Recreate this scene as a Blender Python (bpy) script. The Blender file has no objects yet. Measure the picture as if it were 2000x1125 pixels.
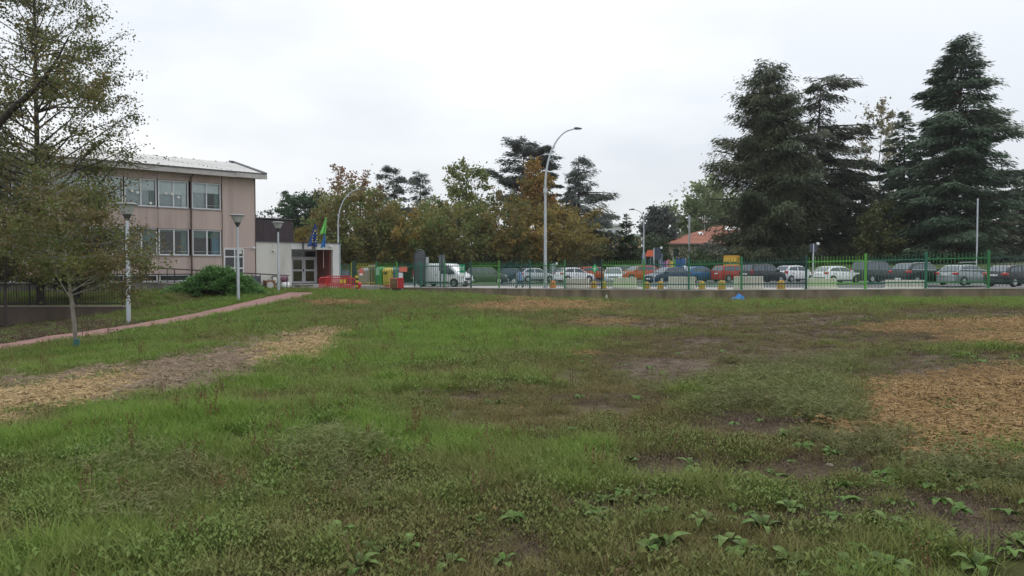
import bpy, bmesh, math, random
import numpy as np
from math import sin, cos, pi, radians, atan2, sqrt, hypot

# ------------------------------------------------------------------ camera, sky, sun, exposure
scn = bpy.context.scene
COL = scn.collection
F = 1450.0                      # focal length in photo pixels (2000 px wide)
EYE = 1.6
PITCH = math.atan(42.5 / F)
cam_data = bpy.data.cameras.new("camera")
cam_data.sensor_width = 36.0
cam_data.lens = 36.0 * F / 2000.0
cam_data.clip_start = 0.1
cam_data.clip_end = 4000.0
cam = bpy.data.objects.new("camera", cam_data)
COL.objects.link(cam)
cam.location = (0, 0, EYE)
cam.rotation_euler = (pi / 2 - PITCH, 0, 0)
scn.camera = cam

SUN_EL, SUN_AZ = radians(42), radians(35)      # behind the cloud, ahead and to the right
world = bpy.data.worlds.new("World")
scn.world = world
world.use_nodes = True
wt = world.node_tree
for n in list(wt.nodes):
    wt.nodes.remove(n)
w_out = wt.nodes.new("ShaderNodeOutputWorld")
w_bg = wt.nodes.new("ShaderNodeBackground")
w_sky = wt.nodes.new("ShaderNodeTexSky")
w_sky.sky_type = 'NISHITA'
w_sky.sun_disc = False
w_sky.sun_elevation = SUN_EL
w_sky.sun_rotation = SUN_AZ
w_mul = wt.nodes.new("ShaderNodeMixRGB"); w_mul.blend_type = 'MULTIPLY'
w_mul.inputs[0].default_value = 1.0
w_mul.inputs[2].default_value = (0.1, 0.1, 0.1, 1)
w_tc = wt.nodes.new("ShaderNodeTexCoord")
w_map = wt.nodes.new("ShaderNodeMapping")
w_map.inputs['Scale'].default_value = (1.0, 1.0, 2.6)
w_map.inputs['Location'].default_value = (0.35, 0.1, 0.55)
w_n = wt.nodes.new("ShaderNodeTexNoise")
w_n.inputs['Scale'].default_value = 1.7
w_n.inputs['Detail'].default_value = 5.0
w_n.inputs['Roughness'].default_value = 0.5
w_r = wt.nodes.new("ShaderNodeValToRGB")
w_r.color_ramp.elements[0].position = 0.38
w_r.color_ramp.elements[0].color = (0.50, 0.525, 0.558, 1)
w_r.color_ramp.elements[1].position = 0.66
w_r.color_ramp.elements[1].color = (0.71, 0.718, 0.727, 1)
w_mix = wt.nodes.new("ShaderNodeMixRGB")
w_mix.inputs[0].default_value = 0.94
wt.links.new(w_tc.outputs['Generated'], w_map.inputs['Vector'])
wt.links.new(w_map.outputs[0], w_n.inputs['Vector'])
wt.links.new(w_n.outputs['Fac'], w_r.inputs['Fac'])
wt.links.new(w_sky.outputs[0], w_mul.inputs[1])
wt.links.new(w_mul.outputs[0], w_mix.inputs[1])
wt.links.new(w_r.outputs[0], w_mix.inputs[2])
# an overcast sky grows brighter towards the zenith
w_sep = wt.nodes.new("ShaderNodeSeparateXYZ"); wt.links.new(w_tc.outputs['Generated'], w_sep.inputs[0])
w_el = wt.nodes.new("ShaderNodeMapRange"); wt.links.new(w_sep.outputs[2], w_el.inputs[0])
w_el.inputs[1].default_value = 0.0; w_el.inputs[2].default_value = 1.0
w_el.inputs[3].default_value = 0.92; w_el.inputs[4].default_value = 1.9
w_mu2 = wt.nodes.new("ShaderNodeMixRGB"); w_mu2.blend_type = 'MULTIPLY'; w_mu2.inputs[0].default_value = 1.0
wt.links.new(w_mix.outputs[0], w_mu2.inputs[1]); wt.links.new(w_el.outputs[0], w_mu2.inputs[2])
wt.links.new(w_mu2.outputs[0], w_bg.inputs['Color'])
w_bg.inputs['Strength'].default_value = 1.0
wt.links.new(w_bg.outputs[0], w_out.inputs[0])

sun_d = bpy.data.lights.new("sun", 'SUN')
sun_d.energy = 0.5
sun_d.angle = radians(25)
sun_d.color = (1.0, 0.97, 0.92)
sun = bpy.data.objects.new("sun", sun_d)
COL.objects.link(sun)
sun.rotation_euler = (pi / 2 - SUN_EL, 0, pi - SUN_AZ)
sun.location = (0, 0, 60)

scn.view_settings.view_transform = 'Standard'
scn.view_settings.look = 'None'
scn.view_settings.exposure = 0.57
scn.view_settings.gamma = 1.0
scn.view_settings.use_curve_mapping = False
scn.render.engine = 'CYCLES'
scn.cycles.max_bounces = 6
scn.cycles.diffuse_bounces = 3
scn.cycles.glossy_bounces = 3
scn.cycles.transmission_bounces = 4
scn.cycles.transparent_max_bounces = 12

RNG = np.random.default_rng(7)
random.seed(7)

# ------------------------------------------------------------------ photo measurements -> places
def ray(px, py):
    r = (px - 1000.0) / F
    u = -(py - 562.5) / F
    return np.array([r, cos(PITCH) + sin(PITCH) * u, -sin(PITCH) + cos(PITCH) * u])
def at(px, py, Y):
    d = ray(px, py)
    t = Y / d[1]
    return np.array([d[0] * t, Y, EYE + d[2] * t])
def project(X, Y, Z):
    dz = Z - EYE
    fw = cos(PITCH) * Y - sin(PITCH) * dz
    up = sin(PITCH) * Y + cos(PITCH) * dz
    fw = np.maximum(fw, 0.05)
    return 1000 + F * X / fw, 562.5 - F * up / fw

# terrain of the park: a thin-plate surface through measured heights
CTRL = np.array([
    (0, 0, 0), (-8, 0, -.1), (8, 0, 0), (0, 8, 0), (6, 8, .05), (-6, 8, -.1), (12, 12, .05), (0, 15, -.1), (10, 20, 0),
    (20, 25, .1), (30, 30, .1), (-11.5, 19.6, -.6), (-6, 15, -.25), (-5, 25, -.4), (0, 30, -.35), (10, 35, -.3),
    (20, 38, -.2), (27, 42, -.32), (35, 40, 0), (45, 35, 0), (10.5, 51, -.80), (0, 57, -.72), (-10, 63, -.58), (-5, 45, -.45),
    (-15.8, 30.5, -.78), (-15.9, 42.9, -.38), (-16.5, 52.5, -.25), (-15.5, 22.5, -.88), (-14, 10, -.7), (-24.9, 37, -1.5),
    (-19.8, 37, -.85), (-30, 36, -1.6), (-25, 25, -1.3), (-25, 10, -1.1), (-16, 60, -.2), (-30, 70, 0), (-20, 47, -.28),
    (-26, 47, -.3), (-40, 60, 0), (-45, 36, -1.6), (30, 10, .1), (-30, -5, -1.)], float)
def _tps():
    P = CTRL[:, :2]; n = len(P)
    d = np.hypot(P[:, None, 0] - P[None, :, 0], P[:, None, 1] - P[None, :, 1])
    K = np.where(d > 0, d * d * np.log(np.maximum(d, 1e-9)), 0) + np.eye(n) * 6.0
    Q = np.c_[np.ones(n), P]
    A = np.block([[K, Q], [Q.T, np.zeros((3, 3))]])
    return np.linalg.solve(A, np.r_[CTRL[:, 2], 0, 0, 0])
_W = _tps()
def _vnoise(X, Y, s, seed):
    r = np.random.default_rng(seed).random((64, 64))
    x = X / s; y = Y / s
    xi = np.floor(x).astype(int); yi = np.floor(y).astype(int)
    fx = x - xi; fy = y - yi
    fx = fx * fx * (3 - 2 * fx); fy = fy * fy * (3 - 2 * fy)
    g = lambda a, b: r[a % 64, b % 64]
    return (g(xi, yi) * (1 - fx) + g(xi + 1, yi) * fx) * (1 - fy) + (g(xi, yi + 1) * (1 - fx) + g(xi + 1, yi + 1) * fx) * fy
def terrain(X, Y):
    X = np.atleast_1d(np.asarray(X, float)); Y = np.atleast_1d(np.asarray(Y, float))
    out = _W[-3] + _W[-2] * X + _W[-1] * Y
    for (cx, cy, _), w in zip(CTRL, _W):
        d2 = (X - cx) ** 2 + (Y - cy) ** 2
        out = out + w * 0.5 * d2 * np.log(np.maximum(d2, 1e-12))
    # the lawn held up by the low wall under the iron fence
    k = np.clip((-18.6 - X) / 1.2, 0, 1); k = k * k * (3 - 2 * k)
    hi = np.maximum(out, np.minimum(-.50 + .10 * (Y - 38.2), -.12))
    out = np.where(Y > 38.2, out * (1 - k) + hi * k, out)
    out = out + (_vnoise(X, Y, 1.7, 1) - .5) * .07 + (_vnoise(X, Y, .6, 2) - .5) * .035
    return out
def tz(x, y):
    return float(terrain(x, y)[0])
def ground_hit(px, py):
    d = ray(px, py)
    t = np.linspace(2.0, 75, 1500)
    P = d[None, :] * t[:, None]
    h = P[:, 2] + EYE - terrain(P[:, 0], P[:, 1])
    i = int(np.argmax(h < 0)) if (h < 0).any() else len(t) - 1
    return np.array([P[i, 0], P[i, 1], EYE + P[i, 2]])

# fence line: posts read off the photograph (pixel column, pixel row of the foot)
POST_PX = [692, 735, 775, 822, 869, 920, 975, 1035, 1103, 1175, 1257, 1345, 1448, 1574, 1690, 1808, 1930, 2062, 2205]
def fence_pt(px):
    u = px - 1000.0
    Y = F * 2.15 / (54.9 + .0207 * u)
    yb = float(np.interp(px, [690, 920, 1175, 1345, 1574, 1808, 1930, 2205], [560, 562, 565, 566, 565, 563.5, 562.5, 561]))
    p = at(px, yb, Y)
    return p
POSTS = [fence_pt(p) for p in POST_PX]
_fx = np.array([p[0] for p in POSTS]); _fy = np.array([p[1] for p in POSTS]); _fz = np.array([p[2] for p in POSTS])
def fence_y(x):
    x = np.asarray(x, float)
    sl = (_fy[0] - _fy[1]) / (_fx[0] - _fx[1]); sr = (_fy[-1] - _fy[-2]) / (_fx[-1] - _fx[-2])
    y = np.interp(x, _fx, _fy)
    y = np.where(x < _fx[0], _fy[0] + sl * (x - _fx[0]), y)
    return np.where(x > _fx[-1], _fy[-1] + sr * (x - _fx[-1]), y)

# cars: kind, column, row of tyres, height px, height m, heading, colour key, label
CARS = [
 ('hatch', 676, 556, 30, 1.46, 24, 'dark', 'dark hatchback behind the green mesh panel beside the entrance block'),
 ('mpv', 951, 553, 33, 1.62, -4, 'sage', 'silver green family car seen behind the lime panel beside the van'),
 ('hatch', 1003, 550, 27.5, 1.47, 24, 'teal', 'dark teal car with red tail lamp behind the walking person'),
 ('hatch', 1046, 549, 27.5, 1.46, 22, 'silver', 'silver estate car just behind the foot of the tall street lamp'),
 ('hatch', 1081, 549, 26.5, 1.45, 200, 'moss', 'grey green hatchback between the tall lamp and white hatchback'),
 ('hatch', 1122, 550, 28, 1.47, 24, 'white', 'white hatchback behind the blackest fence panel beside the orange car'),
 ('mpv', 1160, 548, 27, 1.52, 24, 'orange', 'small orange boxy car with red tail lamp beside the green diamond sign'),
 ('hatch', 1198, 552, 30.5, 1.46, 262, 'silver', 'silver hatchback facing the fence with its bonnet towards the field'),
 ('mpv', 1206, 545, 27, 1.6, 205, 'grey', 'dark grey car parked behind the silver front-facing hatchback'),
 ('suv', 1246, 549, 31, 1.62, 204, 'redorange', 'orange red off-roader with dark roof beside the playground tower'),
 ('hatch', 1302, 550, 31.5, 1.46, 206, 'navy', 'dark navy saloon with bright alloy wheel beside the blue hatchback'),
 ('hatch', 1367, 549, 30, 1.47, 24, 'blue', 'mid blue hatchback between the navy car and red car'),
 ('mpv', 1432, 550, 32, 1.55, 24, 'red', 'bright red small boxy hatchback below the yellow clothes container'),
 ('mpv', 1490, 552, 36.5, 1.66, 24, 'charcoal', 'black people carrier between the red car and white city car'),
 ('city', 1552, 551, 32, 1.49, 24, 'white', 'white city car with wraparound red tail lamps beside black people carrier'),
 ('hatch', 1634, 552, 33, 1.42, 22, 'white', 'older white hatchback with black bumper strip behind brightest lime panel'),
 ('mpv', 1709, 556, 42, 1.82, 22, 'charcoal', 'tall black van-like car right of the older white hatchback'),
 ('suv', 1796, 555, 43.5, 1.66, 22, 'black', 'black sport utility car with chrome window line before the blue green cedar'),
 ('hatch', 1886, 558, 40, 1.48, 20, 'grey2', 'metallic grey hatchback with large red lamp beside the black sport utility'),
 ('hatch', 1984, 560, 42.5, 1.46, 18, 'black', 'black hatchback at the far end of the row beside metallic grey hatchback'),
]
CARPOS = []
for c in CARS:
    Y = F * c[4] / c[3]
    CARPOS.append(at(c[1], c[2], Y))
_A = [(p[0], p[1], p[2] - .03) for p in POSTS[:-2]] + [tuple(p) for p in CARPOS]
_A = np.array(_A)
PK, *_ = np.linalg.lstsq(np.c_[np.ones(len(_A)), _A[:, 0], _A[:, 1]], _A[:, 2], rcond=None)
def park_z(x, y):
    return PK[0] + PK[1] * x + PK[2] * min(y, 90.0) if np.isscalar(y) else PK[0] + PK[1] * x + PK[2] * np.minimum(y, 90.0)
print("park plane", PK, "resid", np.abs(_A[:, 2] - (PK[0] + PK[1] * _A[:, 0] + PK[2] * _A[:, 1])).max())

# ------------------------------------------------------------------ materials
MATS = {}
def nt_new(name):
    m = bpy.data.materials.new(name); m.use_nodes = True
    t = m.node_tree
    return m, t, t.nodes.get('Principled BSDF'), t.nodes.get('Material Output')
def mat(name, col, rough=.6, metal=0.0, var=.12, scale=4.0, bump=0.0, spec=.5, coat=0.0, stretch=(1, 1, 1), dirt=None, dirt_amt=.5, dirt_scale=1.2, coord='Object'):
    if name in MATS: return MATS[name]
    m, t, p, o = nt_new(name)
    L = t.links.new
    tc = t.nodes.new("ShaderNodeTexCoord")
    mp = t.nodes.new("ShaderNodeMapping"); mp.inputs['Scale'].default_value = stretch
    L(tc.outputs[coord], mp.inputs[0])
    n = t.nodes.new("ShaderNodeTexNoise"); n.inputs['Scale'].default_value = scale; n.inputs['Detail'].default_value = 6
    L(mp.outputs[0], n.inputs['Vector'])
    r = t.nodes.new("ShaderNodeValToRGB")
    r.color_ramp.elements[0].position = .3; r.color_ramp.elements[1].position = .7
    r.color_ramp.elements[0].color = (*[max(0, c * (1 - var)) for c in col], 1)
    r.color_ramp.elements[1].color = (*[min(1, c * (1 + var)) for c in col], 1)
    L(n.outputs['Fac'], r.inputs['Fac'])
    src = r.outputs[0]
    if dirt is not None:
        n2 = t.nodes.new("ShaderNodeTexNoise"); n2.inputs['Scale'].default_value = dirt_scale; n2.inputs['Detail'].default_value = 8
        n2.inputs['Roughness'].default_value = .65
        L(mp.outputs[0], n2.inputs['Vector'])
        r2 = t.nodes.new("ShaderNodeValToRGB")
        r2.color_ramp.elements[0].position = .45; r2.color_ramp.elements[0].color = (0, 0, 0, 1)
        r2.color_ramp.elements[1].position = .7; r2.color_ramp.elements[1].color = (dirt_amt,) * 3 + (1,)
        L(n2.outputs['Fac'], r2.inputs['Fac'])
        mx = t.nodes.new("ShaderNodeMixRGB"); mx.inputs[2].default_value = (*dirt, 1)
        L(r2.outputs[0], mx.inputs[0]); L(src, mx.inputs[1]); src = mx.outputs[0]
    L(src, p.inputs['Base Color'])
    p.inputs['Roughness'].default_value = rough
    p.inputs['Metallic'].default_value = metal
    p.inputs['Specular IOR Level'].default_value = spec
    if coat: p.inputs['Coat Weight'].default_value = coat; p.inputs['Coat Roughness'].default_value = .06
    if bump:
        b = t.nodes.new("ShaderNodeBump"); b.inputs['Strength'].default_value = bump; b.inputs['Distance'].default_value = .02
        n3 = t.nodes.new("ShaderNodeTexNoise"); n3.inputs['Scale'].default_value = scale * 8; n3.inputs['Detail'].default_value = 4
        L(mp.outputs[0], n3.inputs['Vector'])
        L(n3.outputs['Fac'], b.inputs['Height']); L(b.outputs[0], p.inputs['Normal'])
    MATS[name] = m
    return m
def leaf_mat(name, cols, trans=.3, rough=.6, attr='tint', kind='GEOMETRY', spec=.25):
    """foliage: each leaf carries a random 'tint' that picks its own colour"""
    if name in MATS: return MATS[name]
    m, t, p, o = nt_new(name)
    L = t.links.new
    a = t.nodes.new("ShaderNodeAttribute"); a.attribute_name = attr; a.attribute_type = kind
    r = t.nodes.new("ShaderNodeValToRGB")
    els = r.color_ramp.elements
    while len(els) < len(cols): els.new(.5)
    for i, c in enumerate(cols):
        els[i].position = i / (len(cols) - 1); els[i].color = (*c, 1)
    L(a.outputs['Fac'], r.inputs['Fac'])
    L(r.outputs[0], p.inputs['Base Color'])
    p.inputs['Roughness'].default_value = rough
    p.inputs['Specular IOR Level'].default_value = spec
    tr = t.nodes.new("ShaderNodeBsdfTranslucent"); L(r.outputs[0], tr.inputs['Color'])
    mx = t.nodes.new("ShaderNodeMixShader"); mx.inputs[0].default_value = trans
    L(p.outputs[0], mx.inputs[1]); L(tr.outputs[0], mx.inputs[2]); L(mx.outputs[0], o.inputs[0])
    MATS[name] = m
    return m
def glass_mat(name, tint=(.75, .82, .82), refl=1.6):
    if name in MATS: return MATS[name]
    m, t, p, o = nt_new(name)
    L = t.links.new
    t.nodes.remove(p)
    tr = t.nodes.new("ShaderNodeBsdfTransparent"); tr.inputs[0].default_value = (*tint, 1)
    gl = t.nodes.new("ShaderNodeBsdfGlossy"); gl.inputs['Roughness'].default_value = .02
    n = t.nodes.new("ShaderNodeTexNoise"); n.inputs['Scale'].default_value = 1.3
    b = t.nodes.new("ShaderNodeBump"); b.inputs['Strength'].default_value = .02
    L(n.outputs['Fac'], b.inputs['Height']); L(b.outputs[0], gl.inputs['Normal'])
    fr = t.nodes.new("ShaderNodeFresnel"); fr.inputs['IOR'].default_value = refl
    mx = t.nodes.new("ShaderNodeMixShader")
    L(fr.outputs[0], mx.inputs[0]); L(tr.outputs[0], mx.inputs[1]); L(gl.outputs[0], mx.inputs[2]); L(mx.outputs[0], o.inputs[0])
    MATS[name] = m
    return m

# ------------------------------------------------------------------ objects and meshes
def tag(o, label=None, cat=None, group=None, kind=None):
    if label: o['label'] = label
    if cat: o['category'] = cat
    if group: o['group'] = group
    if kind: o['kind'] = kind
    return o
def empty(name, loc, rz=0, label=None, cat=None, group=None):
    o = bpy.data.objects.new(name, None); COL.objects.link(o)
    o.location = tuple(float(v) for v in loc); o.rotation_euler = (0, 0, rz); o.empty_display_size = .3
    return tag(o, label, cat, group)
def link_mesh(name, me, parent=None, loc=None, rot=None, scale=None):
    o = bpy.data.objects.new(name, me); COL.objects.link(o)
    if parent is not None: o.parent = parent
    if loc is not None: o.location = tuple(float(v) for v in loc)
    if rot is not None: o.rotation_euler = rot
    if scale is not None: o.scale = scale
    return o
class MB:
    def __init__(s): s.v = []; s.f = []; s.m = []; s.cur = 0
    def add(s, vs, fs):
        b = len(s.v); s.v += [tuple(map(float, x)) for x in vs]
        for f in fs: s.f.append(tuple(b + i for i in f)); s.m.append(s.cur)
        return s
    def box(s, x0, x1, y0, y1, z0, z1):
        return s.add([(x0, y0, z0), (x1, y0, z0), (x1, y1, z0), (x0, y1, z0), (x0, y0, z1), (x1, y0, z1), (x1, y1, z1), (x0, y1, z1)],
                     [(0, 3, 2, 1), (4, 5, 6, 7), (0, 1, 5, 4), (1, 2, 6, 5), (2, 3, 7, 6), (3, 0, 4, 7)])
    def quad(s, a, b, c, d): return s.add([a, b, c, d], [(0, 1, 2, 3)])
    def tube(s, pts, rad, k=8, cap=True):
        pts = [np.array(p, float) for p in pts]
        if np.isscalar(rad): rad = [rad] * len(pts)
        vs = []; fs = []; up = None
        for i, p in enumerate(pts):
            d = pts[min(i + 1, len(pts) - 1)] - pts[max(i - 1, 0)]
            d = d / (np.linalg.norm(d) + 1e-12)
            if up is None:
                h = np.array([0, 0, 1.]) if abs(d[2]) < .9 else np.array([1., 0, 0])
                a = np.cross(d, h)
            else:
                a = up - d * np.dot(up, d)
            a = a / (np.linalg.norm(a) + 1e-12); up = a
            b = np.cross(d, a)
            for j in range(k):
                t = 2 * pi * j / k
                vs.append(p + (a * cos(t) + b * sin(t)) * rad[i])
        for i in range(len(pts) - 1):
            for j in range(k):
                fs.append((i * k + j, i * k + (j + 1) % k, (i + 1) * k + (j + 1) % k, (i + 1) * k + j))
        if cap:
            fs.append(tuple(range(k - 1, -1, -1))); fs.append(tuple((len(pts) - 1) * k + j for j in range(k)))
        return s.add(vs, fs)
    def lathe(s, prof, k=16, c=(0, 0, 0)):
        vs = []; fs = []
        for r, z in prof:
            for j in range(k):
                t = 2 * pi * j / k
                vs.append((c[0] + r * cos(t), c[1] + r * sin(t), c[2] + z))
        for i in range(len(prof) - 1):
            for j in range(k):
                fs.append((i * k + j, i * k + (j + 1) % k, (i + 1) * k + (j + 1) % k, (i + 1) * k + j))
        fs.append(tuple(range(k - 1, -1, -1))); fs.append(tuple((len(prof) - 1) * k + j for j in range(k)))
        return s.add(vs, fs)
    def loft(s, rings, cap=True):
        k = len(rings[0]); vs = [p for r in rings for p in r]; fs = []
        for i in range(len(rings) - 1):
            for j in range(k):
                fs.append((i * k + j, i * k + (j + 1) % k, (i + 1) * k + (j + 1) % k, (i + 1) * k + j))
        if cap:
            fs.append(tuple(range(k - 1, -1, -1))); fs.append(tuple((len(rings) - 1) * k + j for j in range(k)))
        return s.add(vs, fs)
    def prism(s, poly, y0, y1):
        """outline in x,z pushed from y0 to y1"""
        k = len(poly)
        vs = [(x, y0, z) for x, z in poly] + [(x, y1, z) for x, z in poly]
        fs = [(j, (j + 1) % k, k + (j + 1) % k, k + j) for j in range(k)] + [tuple(range(k - 1, -1, -1)), tuple(range(k, 2 * k))]
        return s.add(vs, fs)
    def mesh(s, name, mats, smooth=None):
        me = bpy.data.meshes.new(name)
        me.from_pydata(s.v, [], s.f)
        for m in (mats if isinstance(mats, (list, tuple)) else [mats]): me.materials.append(m)
        if any(s.m): me.polygons.foreach_set('material_index', s.m)
        bm = bmesh.new(); bm.from_mesh(me); bmesh.ops.recalc_face_normals(bm, faces=bm.faces); bm.to_mesh(me); bm.free()
        if smooth is not None:
            me.shade_smooth(); me.set_sharp_from_angle(angle=radians(smooth))
        return me
    def build(s, name, mats, parent=None, smooth=None, bevel=0, loc=None, rot=None):
        o = link_mesh(name, s.mesh(name, mats, smooth), parent, loc, rot)
        if bevel:
            b = o.modifiers.new("edge", 'BEVEL'); b.width = bevel; b.segments = 2; b.limit_method = 'ANGLE'; b.angle_limit = radians(40)
        return o
def np_mesh(name, V, Fq, mats, tint=None, corner=4, smooth=False):
    me = bpy.data.meshes.new(name)
    nf = len(Fq)
    me.vertices.add(len(V)); me.vertices.foreach_set('co', np.asarray(V, np.float32).ravel())
    me.loops.add(nf * corner); me.loops.foreach_set('vertex_index', np.asarray(Fq, np.int32).ravel())
    me.polygons.add(nf); me.polygons.foreach_set('loop_start', np.arange(nf, dtype=np.int32) * corner)
    me.polygons.foreach_set('loop_total', np.full(nf, corner, np.int32))
    if tint is not None:
        a = me.attributes.new('tint', 'FLOAT', 'FACE'); a.data.foreach_set('value', np.asarray(tint, np.float32))
    me.materials.append(mats)
    me.update(calc_edges=True)
    if smooth: me.shade_smooth()
    return me
def unit(v): return v / (np.linalg.norm(v, axis=-1, keepdims=True) + 1e-9)
def leaves_mesh(name, C, A, N, ln, wd, tint, m):
    """diamond leaves: centre C, long axis A, facing N, length ln, width wd"""
    A = unit(A); B = unit(np.cross(N, A)); ln = np.broadcast_to(ln, (len(C),))[:, None]; wd = np.broadcast_to(wd, (len(C),))[:, None]
    V = np.stack([C - A * ln * .5, C + B * wd * .5 - A * ln * .05, C + A * ln * .5, C - B * wd * .5 - A * ln * .05], 1).reshape(-1, 3)
    Fq = np.arange(len(C) * 4).reshape(-1, 4)
    return np_mesh(name, V, Fq, m, tint)
def rand_dirs(rng, n):
    v = rng.normal(size=(n, 3)); return unit(v)

def cyl(mb, a, b, r, k=8): return mb.tube([a, b], r, k)

# ------------------------------------------------------------------ ground masks (where the mulch, soil and path are)
# ellipses in the photograph: column, row, half width, half height, tilt (deg), strength
MULCH = [(1052, 599, 135, 9, 0, 1), (1035, 583, 60, 5, 0, .6), (1880, 638, 180, 11, -1, 1), (1965, 662, 110, 15, 0, .95), (2090, 655, 110, 28, 0, 1), (1838, 802, 200, 56, 2, 1), (1990, 800, 190, 70, 4, 1.1),
         (1890, 866, 120, 32, 5, .85), (660, 592, 60, 4, 0, .6), (1190, 628, 60, 6, 0, .55), (1150, 690, 25, 4, 0, .5)]
STRAW = [(575, 683, 85, 24, -12, .85), (90, 780, 200, 28, -10, 1.0), (-60, 803, 190, 32, -8, 1)]
CHIP = [(330, 738, 230, 30, -14, .95), (430, 712, 180, 26, -14, .95), (150, 750, 160, 22, -8, .7), (20, 778, 130, 36, -5, .7)]
SOIL = [(1300, 915, 100, 30, 3, 1.05), (1500, 925, 140, 24, 3, .95), (1800, 990, 210, 34, 4, 1.05), (1560, 1010, 120, 20, 0, .8), (980, 1060, 110, 24, 0, .8), (1650, 650, 330, 26, 2, 0.80), (1480, 690, 230, 20, 2, 0.73), (1850, 728, 210, 24, 0, 0.82), (1750, 640, 200, 16, 0, 0.77), (1300, 722, 120, 26, 4, 0.99), (1200, 700, 80, 14, 4, 0.82), (1440, 830, 110, 28, 0, 1.03), (1320, 912, 80, 24, 5, 0.95),
        (1830, 705, 200, 18, 0, 0.86), (1500, 632, 240, 16, 0, 0.77), (1780, 985, 190, 32, 4, 0.99), (1930, 1040, 130, 38, 4, 1.03), (1250, 632, 190, 12, 0, 0.73), (1400, 668, 220, 14, 0, 0.77), (1560, 690, 150, 14, 0, 0.73), (1900, 612, 170, 10, 0, 0.95), (1640, 622, 120, 8, 0, 0.82),
        (640, 842, 60, 16, 0, 0.95), (460, 862, 44, 10, 0, 0.77), (1020, 1080, 90, 34, 0, 0.77), (1200, 780, 170, 14, 0, 0.65), (900, 775, 120, 10, 0, 0.60), (1600, 905, 130, 22, 0, 0.86), (1250, 985, 170, 24, 0, 0.60), (1700, 780, 50, 16, 0, 0.60), (820, 880, 60, 10, 0, 0.52), (1100, 860, 70, 10, 0, 0.52)]
LITTER = [(60, 650, 190, 22, -5, 1.1), (215, 645, 120, 10, -8, .8), (-60, 660, 150, 30, -5, 1)]
LUSH = [(880, 655, 160, 30, 0, 1), (1080, 655, 120, 16, 0, .9), (640, 740, 200, 50, -15, .6), (330, 640, 260, 30, -18, .45), (700, 575, 90, 8, 0, .7), (480, 600, 120, 20, -10, .7), (250, 850, 300, 90, -10, .6),
        (700, 850, 160, 60, 0, .5), (450, 1000, 300, 60, -10, .4), (130, 950, 200, 90, 0, .5), (1150, 880, 60, 20, 0, .6), (1450, 600, 200, 10, 0, .4), (1960, 590, 120, 8, 0, .8), (1750, 590, 100, 6, 0, .5), (1330, 585, 100, 6, 0, .5), (850, 580, 200, 8, 0, .4)]
DRY = [(1100, 820, 260, 50, 0, .8), (1000, 900, 200, 60, 0, .5), (1150, 750, 200, 40, 0, .5), (850, 1000, 300, 70, 0, .5), (1500, 1040, 300, 50, 0, .6), (1350, 690, 300, 40, 0, .5), (1650, 940, 250, 60, 0, .6), (800, 600, 220, 16, 0, .5), (1300, 620, 400, 24, 0, .7), (700, 640, 120, 20, 0, .3)]
FEATHER = [(1520, 740, 150, 60, 8, 1), (1590, 830, 100, 40, 5, .9), (1740, 888, 110, 26, 8, .9), (1890, 925, 140, 34, 5, .9), (660, 920, 80, 60, 0, .45), (300, 960, 140, 70, 0, .35), (1280, 745, 90, 24, 0, .6), (1660, 710, 120, 24, 0, .6), (1440, 800, 60, 30, 0, .6)]
def mask(lst, px, py):
    out = np.zeros_like(px)
    for cx, cy, rx, ry, a, s in lst:
        c, sn = cos(radians(a)), sin(radians(a))
        dx = px - cx; dy = py - cy
        u = (dx * c + dy * sn) / rx; v = (-dx * sn + dy * c) / ry
        d = np.sqrt(u * u + v * v)
        out = np.maximum(out, s * np.clip((1.32 - d) / .68, 0, 1))
    return out

# footpath centre line on the ground
_pth = [ground_hit(a, b) for a, b in ((-60, 694), (0, 680), (120, 662), (285, 637), (380, 620), (467, 602), (545, 584), (592, 573))]
PATH = np.array([(-17.5, 10.0), (-17.2, 17.0)] + [(p[0], p[1]) for p in _pth[1:]] )
PATH_W = np.array([.8] * 6 + [.85, .95, 1.05])[:len(PATH)]
def resample(P, W, n):
    d = np.r_[0, np.cumsum(np.hypot(*np.diff(P, axis=0).T))]
    t = np.linspace(0, d[-1], n)
    for _ in range(2):
        pass
    x = np.interp(t, d, P[:, 0]); y = np.interp(t, d, P[:, 1]); w = np.interp(t, d, W)
    k = np.ones(9) / 9
    for a in (x, y):
        a[4:-4] = np.convolve(a, k, 'valid')
    return np.c_[x, y], w
PC, PW = resample(PATH, PATH_W, 140)
def path_dist(X, Y):
    best = np.full(X.shape, 1e9)
    for (x, y), w in zip(PC, PW):
        best = np.minimum(best, np.hypot(X - x, Y - y) - w)
    return best

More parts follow.
